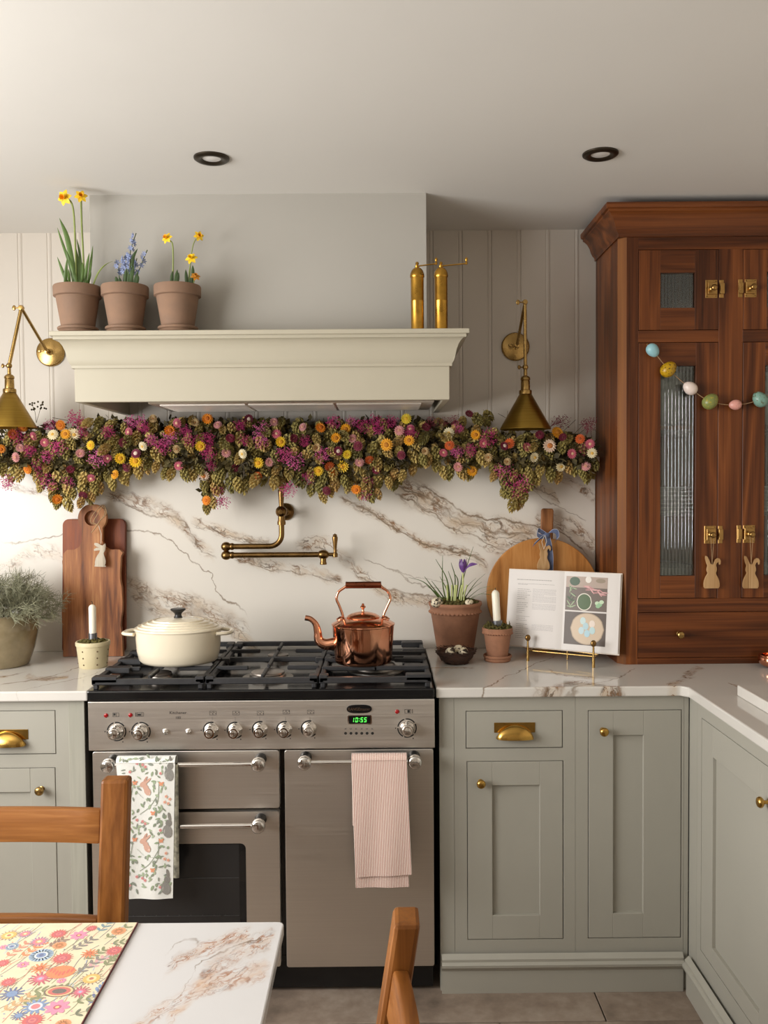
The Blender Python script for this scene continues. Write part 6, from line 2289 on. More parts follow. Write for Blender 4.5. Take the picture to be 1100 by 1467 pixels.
# floral towel with rabbits
tf = NT('white_cotton')
wv = tf.noise(tf.objco(rand=False), 800.0, 2.0)
tf.set(**{'Base Color': rgb(232, 232, 226), 'Roughness': 0.9, 'Sheen Weight': 0.2})
tf.bump(wv, 0.2, 0.0006)
c1 = P(210, 1100, YH)
tw = thing('tea_towel', (c1.x, YH, zr1 - 0.4), 'white floral tea towel with rabbits hanging over the grill door rail', 'tea towel')
zt1 = zr1 + 0.012
xl_ = lambda v: px_x(166 + 16 * v, 1090)
xr_ = lambda v: px_x(250.5 - 6.0 * v, 1090)
fn, yf = towel_front(xl_, xr_, zt1, px_z(1287, 210), 0.0022)
mb = MB().surf(fn, 30, 44)
towel_over(mb, xl_(0), xr_(0), zt1, zr1, 0.22)
FR = mb.build('front_fold', tf.m, tw, smooth=80, solid=-0.002)
tfb = plain('grey_border', rgb(150, 146, 128), 0.9, var=0.45, vscale=55)
xl2 = lambda v: px_x(246.5 - 2.0 * v, 1090)
xr2 = lambda v: px_x(254.5 - 0.5 * v, 1090)
fn2, _ = towel_front(xl2, xr2, zt1 - 0.006, px_z(1258, 210), 0.001)
MB().surf(lambda u, v: (fn2(u, v)[0], fn2(u, v)[1] + 0.006 - 0.003 * math.sin(u * PI), fn2(u, v)[2]), 6, 40).build('side_fold', tfb, tw, smooth=80, solid=-0.002)
pr = MB()
lay = [0]


def tpoly(pts, c):
    """flat shape in photo pixels laid on the towel front"""
    lay[0] += 1
    vs_ = []
    for x, y in pts:
        w_ = P(x, y, YH - 0.018)
        vs_.append((w_.x, yf(w_.x, w_.z) - 0.0009 - 0.000001 * lay[0], w_.z))
    pr.add(vs_, [tuple(range(len(pts)))], c)


def tleaf(x, y, L, W, a, c):
    pts = []
    for t_ in (0, 0.25, 0.55, 0.8, 1.0, 0.8, 0.55, 0.25):
        k = len(pts)
        s_ = 1 if k <= 4 else -1
        w_ = W * math.sin(PI * min(1, t_ * 0.9 + 0.08)) * s_ if t_ not in (0, 1.0) else 0
        pts.append((x + math.cos(a) * L * t_ - math.sin(a) * w_, y - math.sin(a) * L * t_ - math.cos(a) * w_))
    tpoly(pts, c)


def tell(x, y, rx_, ry_, c, rot=0, n=12):
    tpoly([(x + rx_ * math.cos(t_) * math.cos(rot) - ry_ * math.sin(t_) * math.sin(rot), y - rx_ * math.cos(t_) * math.sin(rot) - ry_ * math.sin(t_) * math.cos(rot)) for t_ in [2 * PI * i / n for i in range(n)]], c)


GL = [rgb(120, 146, 106), rgb(96, 116, 88), rgb(150, 172, 136), rgb(110, 124, 112)]
OR, PK, TAN = rgb(226, 128, 74), rgb(214, 118, 124), rgb(206, 150, 128)
rn = random.Random(31)
for ty in (1044, 1125, 1206):
    def inside(x, y):
        return 169 + 14 * (y - 1085) / 200 < x < 247 - 6 * (y - 1085) / 200 and 1086 < y < 1283
    # stems
    for (pa, pb, pc) in (((200, 42), (215, 30), (228, 10)), ((205, 22), (224, 28), (228, -6)), ((196, 10), (208, 20), (228, 22)), ((176, 30), (186, 20), (190, 2))):
        q = bez([Vector((x_, y_, 0)) for x_, y_ in (pa, pb, pc)], 6)
        for i in range(len(q) - 1):
            a, b = q[i], q[i + 1]
            if inside(a.x, a.y + ty) and inside(b.x, b.y + ty):
                tpoly([(a.x - .35, a.y + ty), (b.x - .35, b.y + ty), (b.x + .45, b.y + ty + .3), (a.x + .45, a.y + ty + .3)], GL[1])
    for i in range(120):
        x_, y_ = rn.uniform(168, 248), rn.uniform(-2, 80)
        if inside(x_, y_ + ty) and not (197 < x_ < 219 and -14 < y_ < 16) and not (200 < x_ < 219 and y_ > 68):
            tleaf(x_, y_ + ty, rn.uniform(4.5, 9.0), rn.uniform(1.0, 2.0), rn.uniform(0, 2 * PI), rn.choice(GL))
    for x_, y_ in ((238, 16), (243, 20), (236, 24), (241, 26), (204, 52), (208, 55), (196, 50), (176, 12), (230, 64), (186, 62)):
        if inside(x_, y_ + ty):
            for k in range(5):
                a = 2 * PI * k / 5
                tell(x_ + 1.4 * math.cos(a), y_ + ty + 1.4 * math.sin(a), 1.1, 0.8, PK if x_ < 232 else rgb(236, 164, 132), a, 8)
            tell(x_, y_ + ty, 0.7, 0.7, rgb(190, 80, 70), 0, 8)
    for x_, y_ in ((219, 40), (193, -3), (231, -2), (180, 70)):
        if inside(x_, y_ + ty):
            for s_ in (-1, 1):
                tell(x_ + 1.7 * s_, y_ + ty - 1.2, 2.3, 1.5, OR, 0.7 * s_, 8)
                tell(x_ + 1.3 * s_, y_ + ty + 1.5, 1.6, 1.1, OR, -0.6 * s_, 8)
    # small tan rabbit
    if inside(208, ty + 6):
        by = ty
        tell(211, by + 9, 4.6, 6.0, TAN, 0.5)
        tell(212, by + 11, 3.2, 4.2, rgb(228, 186, 168), 0.5)
        tell(205, by - 1, 5.2, 4.0, TAN, 0.4)
        tell(203.5, by + 0.2, 2.6, 2.0, rgb(232, 204, 190), 0.4)
        tell(207.5, by - 7.0, 6.5, 1.6, rgb(190, 132, 112), 1.05)
        tell(211, by - 5.8, 6.5, 1.8, TAN, 0.75)
        tell(208.5, by + 3.5, 4.0, 4.0, TAN, 0.6)
        tell(204, by - 1.6, 0.8, 0.8, rgb(50, 36, 30))
    # grey rabbit at the edge
    gx = 242 - 4 * (ty - 1044) / 160
    for yy in (68,):
        if ty + yy < 1284:
            tell(gx, ty + yy - 2, 6.5, 9.5, rgb(112, 110, 108), 0.25)
            tell(gx - 1.5, ty + yy, 3.4, 6.0, rgb(176, 172, 166), 0.25)
            tell(gx + 1.5, ty + yy - 14, 4.4, 5.0, rgb(98, 96, 94))
            tell(gx + 2.5, ty + yy - 23, 2.0, 6.5, rgb(92, 88, 84), 0.2)
tag(pr.build('printed_pattern', printed('towel_print', 0.9, fade=True), FR, smooth=None, ink=True), kind='stuff')

# ------------------------------------------------------------------ dining table
TZ = 0.75
TX1, TY1 = -0.173, 1.513
TX0, TY0 = -1.25, 0.40
tb = thing('dining_table', ((TX0 + TX1) / 2, (TY0 + TY1) / 2, 0), 'dining table with white and rust veined marble top laid with a floral placemat', 'table')
MB().prism(rrect(TX0, TX1, TY0, TY1, 0.012, 4), TZ - 0.020, TZ, 'XY').build('table_top', M_table, tb, smooth=None, bevel=0.0025, recalc=True)
PINE = [(0.12, rgb(92, 52, 20)), (0.42, rgb(124, 75, 31)), (0.68, rgb(144, 91, 42)), (0.9, rgb(166, 112, 58))]
M_pinez = wood('orange_pine_upright', PINE, 'Z', 1.0, 0.38, 6, 0.15, 0.0)
M_pinex = wood('orange_pine_rail', PINE, 'X', 1.0, 0.38, 6, 0.15, 0.0)
M_pined = wood('orange_pine_seat', PINE, 'X', 1.0, 0.4, 6)
ap = 0.06
MB().box(TX0 + ap, TX1 - ap, TY1 - ap - 0.02, TY1 - ap, TZ - 0.11, TZ - 0.0205).build('apron', M_white, tb, smooth=None)
MB().box(TX0 + ap, TX1 - ap, TY0 + ap, TY0 + ap + 0.02, TZ - 0.11, TZ - 0.0205).build('apron', M_white, tb, smooth=None)
MB().box(TX1 - ap - 0.02, TX1 - ap, TY0 + ap + 0.02, TY1 - ap - 0.02, TZ - 0.11, TZ - 0.0205).build('apron', M_white, tb, smooth=None)
MB().box(TX0 + ap, TX0 + ap + 0.02, TY0 + ap + 0.02, TY1 - ap - 0.02, TZ - 0.11, TZ - 0.0205).build('apron', M_white, tb, smooth=None)
for x_ in (TX0 + ap + 0.045, TX1 - ap - 0.045):
    for y_ in (TY0 + ap + 0.045, TY1 - ap - 0.045):
        MB().lathe([(0.016, 0), (0.020, 0.02), (0.028, 0.35), (0.032, 0.60), (0.032, TZ - 0.021)], (x_, y_, 0), seg=20).build('leg', M_white, tb, smooth=40)

# placemat printed with flowers
PX0, PX1, PY0_, PY1_ = -0.905, -0.428, 1.155, 1.509
M_linen = plain('cream_linen', rgb(222, 212, 182), 0.95, var=0.03, vscale=60, bump=0.3, bscale=900, bdist=0.0005)
pm = thing('placemat', ((PX0 + PX1) / 2, (PY0_ + PY1_) / 2, TZ), 'cream placemat printed with bright folk flowers lying on the marble table', 'placemat')
MB().box(PX0, PX1, PY0_, PY1_, TZ + 0.0003, TZ + 0.0030).build('cloth', M_linen, pm, smooth=None, bevel=0.0008, seg=1)
M_hem = plain('dark_red_hem', rgb(96, 34, 40), 0.9, var=0.2, vscale=90)
MB().box(PX1 - 0.0002, PX1 + 0.0012, PY0_, PY1_, TZ + 0.0003, TZ + 0.0030).build('hem', M_hem, pm, smooth=None)
pp = MB()
lay2 = [0.0]
ZP = TZ + 0.0031


def mp(x, y):
    return (min(PX1 - 0.001, max(PX0 + 0.001, x)), min(PY1_ - 0.001, max(PY0_ + 0.001, y)))


def mpoly(pts, c):
    pp.add([mp(x, y) + (ZP + lay2[0],) for x, y in pts], [tuple(range(len(pts)))], c)


def mell(x, y, a, b, c, rot=0, n=18):
    lay2[0] += 0.000012
    mpoly([(x + a * math.cos(t_) * math.cos(rot) - b * math.sin(t_) * math.sin(rot), y + a * math.cos(t_) * math.sin(rot) + b * math.sin(t_) * math.cos(rot)) for t_ in [2 * PI * i / n for i in range(n)]], c)


def mline(pts, w, c):
    lay2[0] = 0.00002 + rn.uniform(0, 0.00004)
    q = bez([Vector((x, y, 0)) for x, y in pts], 6)
    for i in range(len(q) - 1):
        d = (q[i + 1] - q[i])
        nn = Vector((-d.y, d.x, 0)).normalized() * w / 2
        mpoly([(q[i] - nn)[:2], (q[i + 1] - nn)[:2], (q[i + 1] + nn)[:2], (q[i] + nn)[:2]], c)


def mrays(x, y, r0, r1, n, w, c):
    for k in range(n):
        a = 2 * PI * k / n
        d = Vector((math.cos(a), math.sin(a)))
        s_ = Vector((-d.y, d.x)) * w / 2
        p_ = Vector((x, y))
        mpoly([tuple(p_ + d * r0 - s_), tuple(p_ + d * r1 - s_ * 0.5), tuple(p_ + d * r1 + s_ * 0.5), tuple(p_ + d * r0 + s_)], c)


RED, CRI, PNK, ORG, YLW, BLU, NVY, GRN, BRN, LBL = rgb(196, 44, 52), rgb(178, 34, 74), rgb(216, 118, 160), rgb(226, 112, 36), rgb(222, 170, 62), rgb(92, 126, 176), rgb(50, 76, 136), rgb(108, 116, 62), rgb(120, 78, 60), rgb(150, 178, 206)


def flower(kind, x, y, r):
    lay2[0] = 0.00016 + rn.uniform(0, 0.00001)
    flower_(kind, x, y, r)


def flower_(kind, x, y, r):
    if kind == 'sun':
        mrays(x, y, r * 0.65, r * 1.0, 16, r * 0.10, BRN)
        mell(x, y, r * 0.72, r * 0.72, YLW)
        mell(x, y, r * 0.42, r * 0.42, rgb(238, 206, 140))
        mell(x, y, r * 0.2, r * 0.2, rgb(176, 84, 56))
    elif kind == 'red':
        mrays(x, y, r * 0.6, r * 1.05, 18, r * 0.16, RED)
        mell(x, y, r * 0.8, r * 0.8, RED)
        mell(x, y, r * 0.48, r * 0.48, CRI)
        mell(x, y, r * 0.32, r * 0.32, rgb(230, 96, 96))
        mell(x, y, r * 0.16, r * 0.16, CRI)
    elif kind == 'crimson':
        mrays(x, y, r * 0.3, r * 1.05, 14, r * 0.24, CRI)
        mell(x, y, r * 0.55, r * 0.55, rgb(200, 60, 100))
        mell(x, y, r * 0.3, r * 0.3, PNK)
        mell(x, y, r * 0.15, r * 0.15, LBL)
    elif kind == 'blue':
        mell(x, y, r, r, LBL)
        mrays(x, y, r * 0.55, r * 0.95, 18, r * 0.12, BLU)
        mell(x, y, r * 0.55, r * 0.55, rgb(206, 214, 214))
        mell(x, y, r * 0.4, r * 0.4, BLU)
        mell(x, y, r * 0.2, r * 0.2, NVY)
    elif kind == 'bluepink':
        mrays(x, y, r * 0.4, r * 1.05, 12, r * 0.36, BLU)
        mell(x, y, r * 0.55, r * 0.55, rgb(200, 208, 220))
        mell(x, y, r * 0.36, r * 0.36, rgb(216, 96, 110))
    elif kind == 'pink':
        for k in range(8):
            a = 2 * PI * k / 8
            mell(x + r * 0.55 * math.cos(a), y + r * 0.55 * math.sin(a), r * 0.42, r * 0.24, PNK, a)
        mell(x, y, r * 0.3, r * 0.3, CRI)
        mell(x, y, r * 0.15, r * 0.15, rgb(240, 200, 120))
    elif kind == 'orange':
        mell(x, y, r * 1.1, r * 0.9, ORG)
        for k in range(7):
            mell(x + r * (k - 3) * 0.27, y + r * 0.25 * math.cos(k), r * 0.10, r * 0.32, rgb(206, 60, 30))
    elif kind == 'peach':
        mell(x, y, r, r, rgb(232, 150, 90))
        mrays(x, y, r * 0.3, r * 0.9, 14, r * 0.1, rgb(246, 206, 150))
        mell(x, y, r * 0.25, r * 0.25, ORG)
    elif kind == 'eye':
        mell(x, y, r * 1.25, r * 0.85, rgb(90, 56, 48))
        mell(x, y, r * 1.12, r * 0.74, rgb(236, 190, 130))
        mell(x, y, r * 0.95, r * 0.6, rgb(196, 66, 60))
        mell(x, y, r * 0.6, r * 0.36, rgb(60, 40, 44))
    elif kind == 'star':
        mrays(x, y, 0, r * 1.1, 11, r * 0.34, ORG)
        mell(x, y, r * 0.3, r * 0.3, rgb(206, 80, 30))
    elif kind == 'bluestar':
        mrays(x, y, 0, r * 1.15, 12, r * 0.3, NVY)
        mell(x, y, r * 0.5, r * 0.5, BLU)
    elif kind == 'purple':
        mrays(x, y, r * 0.4, r * 1.0, 16, r * 0.2, rgb(150, 84, 140))
        mell(x, y, r * 0.65, r * 0.65, rgb(206, 96, 130))
        mell(x, y, r * 0.38, r * 0.38, rgb(232, 140, 80))
        mell(x, y, r * 0.2, r * 0.2, rgb(244, 220, 180))


def sprig(x, y, ang, L, c=GRN, n=4):
    lay2[0] = 0.00006
    d = Vector((math.cos(ang), math.sin(ang)))
    mline([(x, y), (x + d.x * L * 0.5, y + d.y * L * 0.5), (x + d.x * L, y + d.y * L)], 0.0012, c)
    for k in range(n):
        t_ = (k + 0.6) / n
        for s_ in (-1, 1):
            mell(x + d.x * L * t_ + math.cos(ang + s_ * 1.0) * 0.006, y + d.y * L * t_ + math.sin(ang + s_ * 1.0) * 0.006, 0.0065, 0.0026, c, ang + s_ * 0.8, 10)


def mpx(px, py):
    q = PZ(px, py, ZP)
    return q.x, q.y


fl2 = [('sun', 13, 1340, 15), ('purple', 36, 1338, 11), ('purple', 56, 1349, 14), ('red', 84, 1338, 13), ('pink', 113, 1340, 14), ('peach', 85, 1354.5, 10), ('blue', 59, 1368.5, 17), ('red', 89, 1373, 15), ('star', 57, 1387, 12), ('orange', 87, 1392.5, 18), ('crimson', 58, 1402, 16),
       ('sun', 131, 1402, 16), ('eye', 85, 1420, 16), ('crimson', 115, 1421, 13), ('bluepink', 51, 1442, 16), ('pink', 82, 1443, 17), ('red', 46, 1462, 15), ('red', 164, 1362, 13), ('bluestar', 17, 1424, 14), ('red', 12, 1407, 11), ('blue', 17, 1356, 10), ('pink', 33, 1382, 9), ('pink', 88, 1405, 7),
       ('peach', 170, 1334, 11), ('star', 128, 1366, 11), ('red', 4, 1380, 10), ('peach', 90, 1467, 10), ('red', 131, 1330, 9), ('bluestar', 27, 1455, 9), ('pink', 5, 1357, 7)]
rn = random.Random(17)
for i in range(95):
    px, py = rn.uniform(-30, 175), rn.uniform(1334, 1466)
    x_, y_ = mpx(px, py)
    mline([(x_, y_), (x_ + rn.uniform(0.0, 0.012), y_ + 0.025), (x_ + rn.uniform(0.005, 0.022), y_ + rn.uniform(0.04, 0.06))], 0.0012, rn.choice([BRN, rgb(96, 84, 96), GRN, rgb(190, 110, 90), LBL]))
for px, py, a, L, c in ((150, 1345, 1.0, .05, GRN), (158, 1352, 0.3, .04, GRN), (140, 1336, 1.3, .05, rgb(80, 126, 140)), (104, 1436, 0.4, .05, GRN), (100, 1455, 0.5, .06, rgb(74, 84, 54)), (40, 1432, 0.6, .06, GRN), (30, 1440, 0.8, .04, GRN), (147, 1385, 1.1, .05, GRN), (150, 1376, 0.5, .035, GRN), (45, 1420, 0.2, .04, GRN),
                        (8, 1372, 1.2, .05, rgb(200, 120, 90)), (110, 1395, 1.1, .05, rgb(110, 100, 96)), (102, 1362, 1.0, .045, rgb(110, 100, 96)), (126, 1388, 1.1, .05, rgb(206, 146, 150)), (2, 1450, 1.0, .05, rgb(196, 150, 90)), (120, 1375, 0.9, .04, GRN), (126, 1440, 1.3, .05, NVY), (138, 1422, 1.2, .03, BLU), (30, 1372, 1.2, .05, ORG), (70, 1357, 1.0, .03, BRN)):
    x_, y_ = mpx(px, py)
    sprig(x_, y_, a, L, c)
for k, px, py, r_ in fl2:
    x_, y_ = mpx(px, py)
    flower(k, x_, y_, r_ / F * 1.37 * 1.04)
for i in range(90):
    x_, y_ = mpx(rn.uniform(-60, 180), rn.uniform(1332, 1467))
    lay2[0] = 0.00008
    mell(x_, y_, 0.0016, 0.0012, rn.choice([RED, BLU, PNK, ORG, NVY, BRN]), 0, 8)
# the part of the mat outside the frame continues the same flowers
for i in range(34):
    flower(rn.choice([f[0] for f in fl2]), rn.uniform(PX0 + 0.02, -0.66), rn.uniform(PY0_ + 0.02, PY1_ - 0.02), rn.uniform(0.010, 0.017))
tag(pp.build('printed_flowers', printed('placemat_print', 0.95, weave=0.3, fade=True), pm, smooth=None, ink=True), kind='stuff')

# ------------------------------------------------------------------ pine chairs


def chair(loc, rz, label):
    """backrest at local y = 0 leaning to -y, seat towards +y"""
    t = thing('dining_chair', loc, label, 'chair', 'pine chairs at the dining table', rz)
    W, HT, LE = 0.42, 0.956, 0.155
    yb = lambda z: -LE * max(0, z - 0.45)
    for s_ in (-1, 1):
        x0, x1 = (s_ * W / 2 - 0.026, s_ * W / 2 + 0.026)
        mb = MB()
        zs_ = [0.0, 0.45, HT]
        vs_ = []
        for z_ in zs_:
            y_ = yb(z_) - (0.05 * (0.45 - z_) if z_ < 0.45 else 0)
            vs_ += [(x0, y_ - 0.017, z_), (x1, y_ - 0.017, z_), (x1, y_ + 0.017, z_), (x0, y_ + 0.017, z_)]
        fs = [(3, 2, 1, 0), (8, 9, 10, 11)]
        for k in range(2):
            for i in range(4):
                j = (i + 1) % 4
                fs.append((4 * k + i, 4 * k + j, 4 * k + 4 + j, 4 * k + 4 + i))
        mb.add(vs_, fs).build('back_post', M_pinez, t, smooth=None, bevel=0.006, world=False)
        MB().box(s_ * W / 2 - 0.02, s_ * W / 2 + 0.02, 0.37, 0.41, 0.0, 0.43).build('leg', M_pinez, t, smooth=None, bevel=0.004, world=False)
        MB().box(s_ * W / 2 - 0.011, s_ * W / 2 + 0.011, 0.017, 0.371, 0.20, 0.23).build('stretcher', M_pined, t, smooth=None, bevel=0.003, world=False)
    for z0, z1 in ((0.838, 0.899), (0.655, 0.706), (0.50, 0.55)):
        y0, y1 = yb(z0), yb(z1)
        a = W / 2 - 0.0265
        mb = MB()
        n = 10
        vs_, fs = [], []
        for i in range(n + 1):
            x_ = -a + 2 * a * i / n
            cv = -0.012 * (1 - (x_ / a) ** 2)
            for (y_, z_) in ((y0, z0), (y1, z1)):
                vs_ += [(x_, y_ + cv - 0.010, z_), (x_, y_ + cv + 0.010, z_)]
        for i in range(n):
            b = 4 * i
            fs += [(b, b + 4, b + 6, b + 2), (b + 1, b + 3, b + 7, b + 5), (b, b + 1, b + 5, b + 4), (b + 2, b + 6, b + 7, b + 3)]
        fs += [(0, 2, 3, 1), (4 * n, 4 * n + 1, 4 * n + 3, 4 * n + 2)]
        mb.add(vs_, fs).build('back_rail', M_pinex, t, smooth=40, world=False, recalc=True, bevel=0.004)
    MB().prism(rrect(-W / 2 - 0.005, W / 2 + 0.005, 0.020, 0.43, 0.03, 4), 0.431, 0.457, 'XY').build('seat', M_pined, t, smooth=None, bevel=0.004, recalc=True, world=False)
    return t


c = P(167.5, 1112, 1.665)
chair((c.x - 0.21, 1.585, 0), PI, 'orange pine chair pushed in at the placemat, back to the range cooker')
c = P(579, 1312, 1.12)
chair((c.x - 0.075, 1.12 - 0.21, 0), PI / 2, 'orange pine chair at the table end, with bare marble before it')
# ------------------------------------------------------------------ dried flower garland on the marble ledge
gl0 = P(432, 655, 3.10)
gd = thing('flower_garland', (gl0.x, 3.10, LEDGE_TOP), 'dried garland of hops, strawflowers and pink sprays along the marble ledge', 'garland')
rg_ = random.Random(77)


def tinted(name, stops, rough=0.8, vs_=30.0):
    """colour varies from piece to piece"""
    t = NT(name)
    oi = t.n('ShaderNodeObjectInfo')
    f = t.math('ADD', t.math('MULTIPLY', oi.outputs['Random'], 0.6), t.math('MULTIPLY', t.noise(t.objco(), vs_, 3.0), 0.45))
    t.set(**{'Base Color': t.ramp(f, stops), 'Roughness': rough, 'Sheen Weight': 0.1})
    return t.m


M_hop = tinted('dried_hop', [(0.1, rgb(104, 100, 50)), (0.4, rgb(152, 138, 74)), (0.65, rgb(188, 164, 96)), (0.9, rgb(166, 126, 70))])
M_spray = tinted('pink_spray', [(0.1, rgb(136, 26, 70)), (0.5, rgb(186, 46, 112)), (0.9, rgb(214, 110, 164))])
M_berry = tinted('dark_spray', [(0.1, rgb(104, 22, 44)), (0.9, rgb(146, 40, 66))])
M_dry = plain('dried_foliage', rgb(84, 74, 42), 0.9, var=0.5, vscale=25)


def hop_mesh(seed):
    r_ = random.Random(seed)
    mb = MB()
    L, R = 0.048, 0.0165
    nl = 7
    for l in range(nl):
        t_ = l / (nl - 1)
        rad = R * (math.sin(PI * (0.22 + 0.74 * t_)) ** 0.8) * 0.72
        z0 = -L * t_ * 0.86
        nb = 6 if l < nl - 1 else 4
        for k in range(nb):
            a = 2 * PI * (k + 0.5 * (l % 2)) / nb + r_.uniform(-.15, .15)
            d = Vector((math.cos(a), math.sin(a), 0))
            s_ = Vector((-d.y, d.x, 0))
            b0 = d * rad * 0.45 + Vector((0, 0, z0 + 0.003))
            b1 = d * (rad * 1.25 + 0.002) + Vector((0, 0, z0 - 0.004))
            b2 = d * (rad * 1.15 + 0.0025 + r_.uniform(0, .002)) + Vector((0, 0, z0 - 0.0125))
            w = 0.0070 * (1 - 0.25 * t_)
            mb.add([b0, b1 - s_ * w, b2, b1 + s_ * w], [(0, 1, 2), (0, 2, 3)])
    mb.tube([(0, 0, 0.008), (0, 0, -L * 0.5)], 0.001, 3)
    return mb


hops = [hop_mesh(s_).build('hop_cone', M_hop, gd, smooth=None, world=False) for s_ in range(4)]
for o in hops:
    o.location = (0, 0, 0)


def straw_mesh(name, cp, cc, dome):
    """strawflower: rings of stiff pointed bracts round a button"""
    mp_ = tinted('strawflower_' + name, [(0.15, tuple(x * 0.72 for x in cp[:3]) + (1,)), (0.85, cp)], 0.6, 60.0)
    mc_ = plain('strawflower_centre_' + name, cc, 0.8, var=0.25, vscale=150, bump=0.6, bscale=500)
    me_v, me_f, mi = [], [], []
    for ring_, (r0, r1, z1, n, w) in enumerate(((0.30, 1.0, 0.10, 15, 0.17), (0.26, 0.86, 0.26, 13, 0.17), (0.22, 0.66, 0.42, 11, 0.15), (0.18, 0.46, 0.50, 9, 0.12))):
        if dome == 'open' and ring_ == 3:
            continue
        if dome == 'shut' and ring_ == 0:
            continue
        for k in range(n):
            a = 2 * PI * (k + 0.5 * (ring_ % 2)) / n
            d = Vector((math.cos(a), math.sin(a), 0))
            s_ = Vector((-d.y, d.x, 0))
            zz_ = z1 * (1.5 if dome == 'shut' else 1.0)
            o_ = len(me_v)
            m_ = r0 * 0.4 + r1 * 0.6
            me_v += [d * r0 + Vector((0, 0, 0.05 + 0.1 * ring_)), d * m_ - s_ * w + Vector((0, 0, zz_ * 0.72)), d * r1 + Vector((0, 0, zz_)), d * m_ + s_ * w + Vector((0, 0, zz_ * 0.72)), d * m_ + Vector((0, 0, zz_ * 0.62))]
            me_f += [(o_, o_ + 1, o_ + 4), (o_ + 1, o_ + 2, o_ + 4), (o_ + 2, o_ + 3, o_ + 4), (o_ + 3, o_, o_ + 4)]
            mi += [0] * 4
    n = 10
    R0 = {'open': 0.40, 'half': 0.30, 'shut': 0.2}[dome]
    for j, (r_, z_) in enumerate(((R0, 0.18), (R0 * 0.92, 0.34), (R0 * 0.5, 0.44))):
        for i in range(n):
            me_v.append(Vector((r_ * math.cos(2 * PI * i / n), r_ * math.sin(2 * PI * i / n), z_)))
    b = len(me_v) - 3 * n
    for j in range(2):
        for i in range(n):
            k = (i + 1) % n
            me_f.append((b + j * n + i, b + j * n + k, b + (j + 1) * n + k, b + (j + 1) * n + i))
            mi.append(1)
    me_f.append(tuple(b + 2 * n + i for i in range(n)))
    mi.append(1)
    # stub of stalk
    me = bpy.data.meshes.new('strawflower')
    me.from_pydata([tuple(v) for v in me_v], [], me_f)
    me.materials.append(mp_)
    me.materials.append(mc_)
    for p_, m_ in zip(me.polygons, mi):
        p_.material_index = m_
    me.update()
    return me


SF = {
    'y': straw_mesh('yellow', rgb(248, 206, 38), rgb(222, 158, 30), 'open'),
    'Y': straw_mesh('lemon', rgb(246, 218, 60), rgb(226, 176, 50), 'half'),
    'o': straw_mesh('orange', rgb(240, 146, 24), rgb(206, 110, 24), 'open'),
    'O': straw_mesh('rust', rgb(204, 92, 28), rgb(146, 72, 34), 'half'),
    'g': straw_mesh('gold', rgb(242, 172, 28), rgb(186, 118, 26), 'open'),
    'w': straw_mesh('cream', rgb(244, 232, 194), rgb(222, 176, 84), 'half'),
    'p': straw_mesh('pink', rgb(226, 160, 158), rgb(206, 150, 120), 'half'),
    'P': straw_mesh('rose', rgb(206, 104, 124), rgb(226, 186, 150), 'half'),
    'b': straw_mesh('burgundy', rgb(120, 22, 50), rgb(96, 30, 36), 'half'),
    'B': straw_mesh('claret', rgb(126, 30, 62), rgb(228, 206, 190), 'open'),
    't': straw_mesh('tan', rgb(206, 176, 126), rgb(160, 110, 60), 'shut'),
    'c': straw_mesh('blush', rgb(240, 212, 188), rgb(196, 120, 60), 'open'),
}
FL = '''87,609,o 94,622,g 106,622,w 76,623,w 64,634,P 130,638,y 29,642,p 23,655,p 40,672,o 1,643,o 19,622,O 177,634,b 185,619,P 243,617,o 254,606,P 172,657,y 194,661,y 101,672,b 181,669,b 165,680,g 154,657,P 115,649,p 131,685,P 205,639,w
287,639,y 256,667,P 292,681,c 195,650,B 82,715,o 119,710,b 280,606,t 254,643,t 297,600,o 33,613,o 296,717,o 356,600,B 393,605,p 312,609,p 434,612,p 459,613,o 495,614,g 481,627,g 582,600,Y 572,617,p 588,615,P 586,631,g 554,637,g 402,633,y 421,628,b
348,650,w 324,649,p 370,663,y 386,662,p 337,671,b 370,682,O 484,646,B 513,639,b 497,651,Y 575,652,b 529,659,O 515,662,p 491,668,y 456,675,y 472,668,O 478,679,o 539,673,B 510,701,o 468,703,b 453,641,t 505,628,p 396,622,P 672,593,b 643,620,w 681,623,g 644,638,O
692,635,P 722,639,B 730,635,O 755,641,P 635,649,P 609,646,t 676,675,g 656,669,p 773,623,b 798,620,g 787,639,c 806,626,b 831,629,O 819,650,P 848,649,w 845,636,P 803,668,w 839,668,p 737,680,P 727,662,t 220,600,t 330,628,b 610,612,b 700,655,t 765,655,w 48,625,P'''.split()
BIG = {(554, 637), (194, 661), (676, 675), (798, 620), (491, 668), (787, 639), (106, 622)}


def gy(px, py):
    """how far forward the garland bulges at a place"""
    b = 0.085 * math.exp(-((py - 642) / 40.0) ** 2)
    if py > 672:
        b = max(b, 0.045)
    return 3.085 - b


def place(mesh, name, px, py, dy, s_, n, spin=None):
    c = P(px, py, gy(px, py) + dy)
    Mx = Matrix.Translation(c - gd.location) @ upz(n) @ Matrix.Rotation(rg_.uniform(0, 6.28) if spin is None else spin, 4, 'Z') @ Matrix.Scale(s_, 4)
    return put(mesh, name, gd, Mx)


for e in FL:
    x_, y_, k = e.split(',')
    x_, y_ = int(x_), int(y_)
    s_ = rg_.uniform(0.0175, 0.0210) * (1.18 if (x_, y_) in BIG else 1.0)
    if k in 'pPtBb':
        s_ *= 0.92
    n = Vector((rg_.uniform(-.55, .55), -1, rg_.uniform(-.45, .45) + (635 - y_) * 0.004))
    place(SF[k], 'strawflower', x_, y_, -0.014 + rg_.uniform(-0.006, 0.008), s_, n)

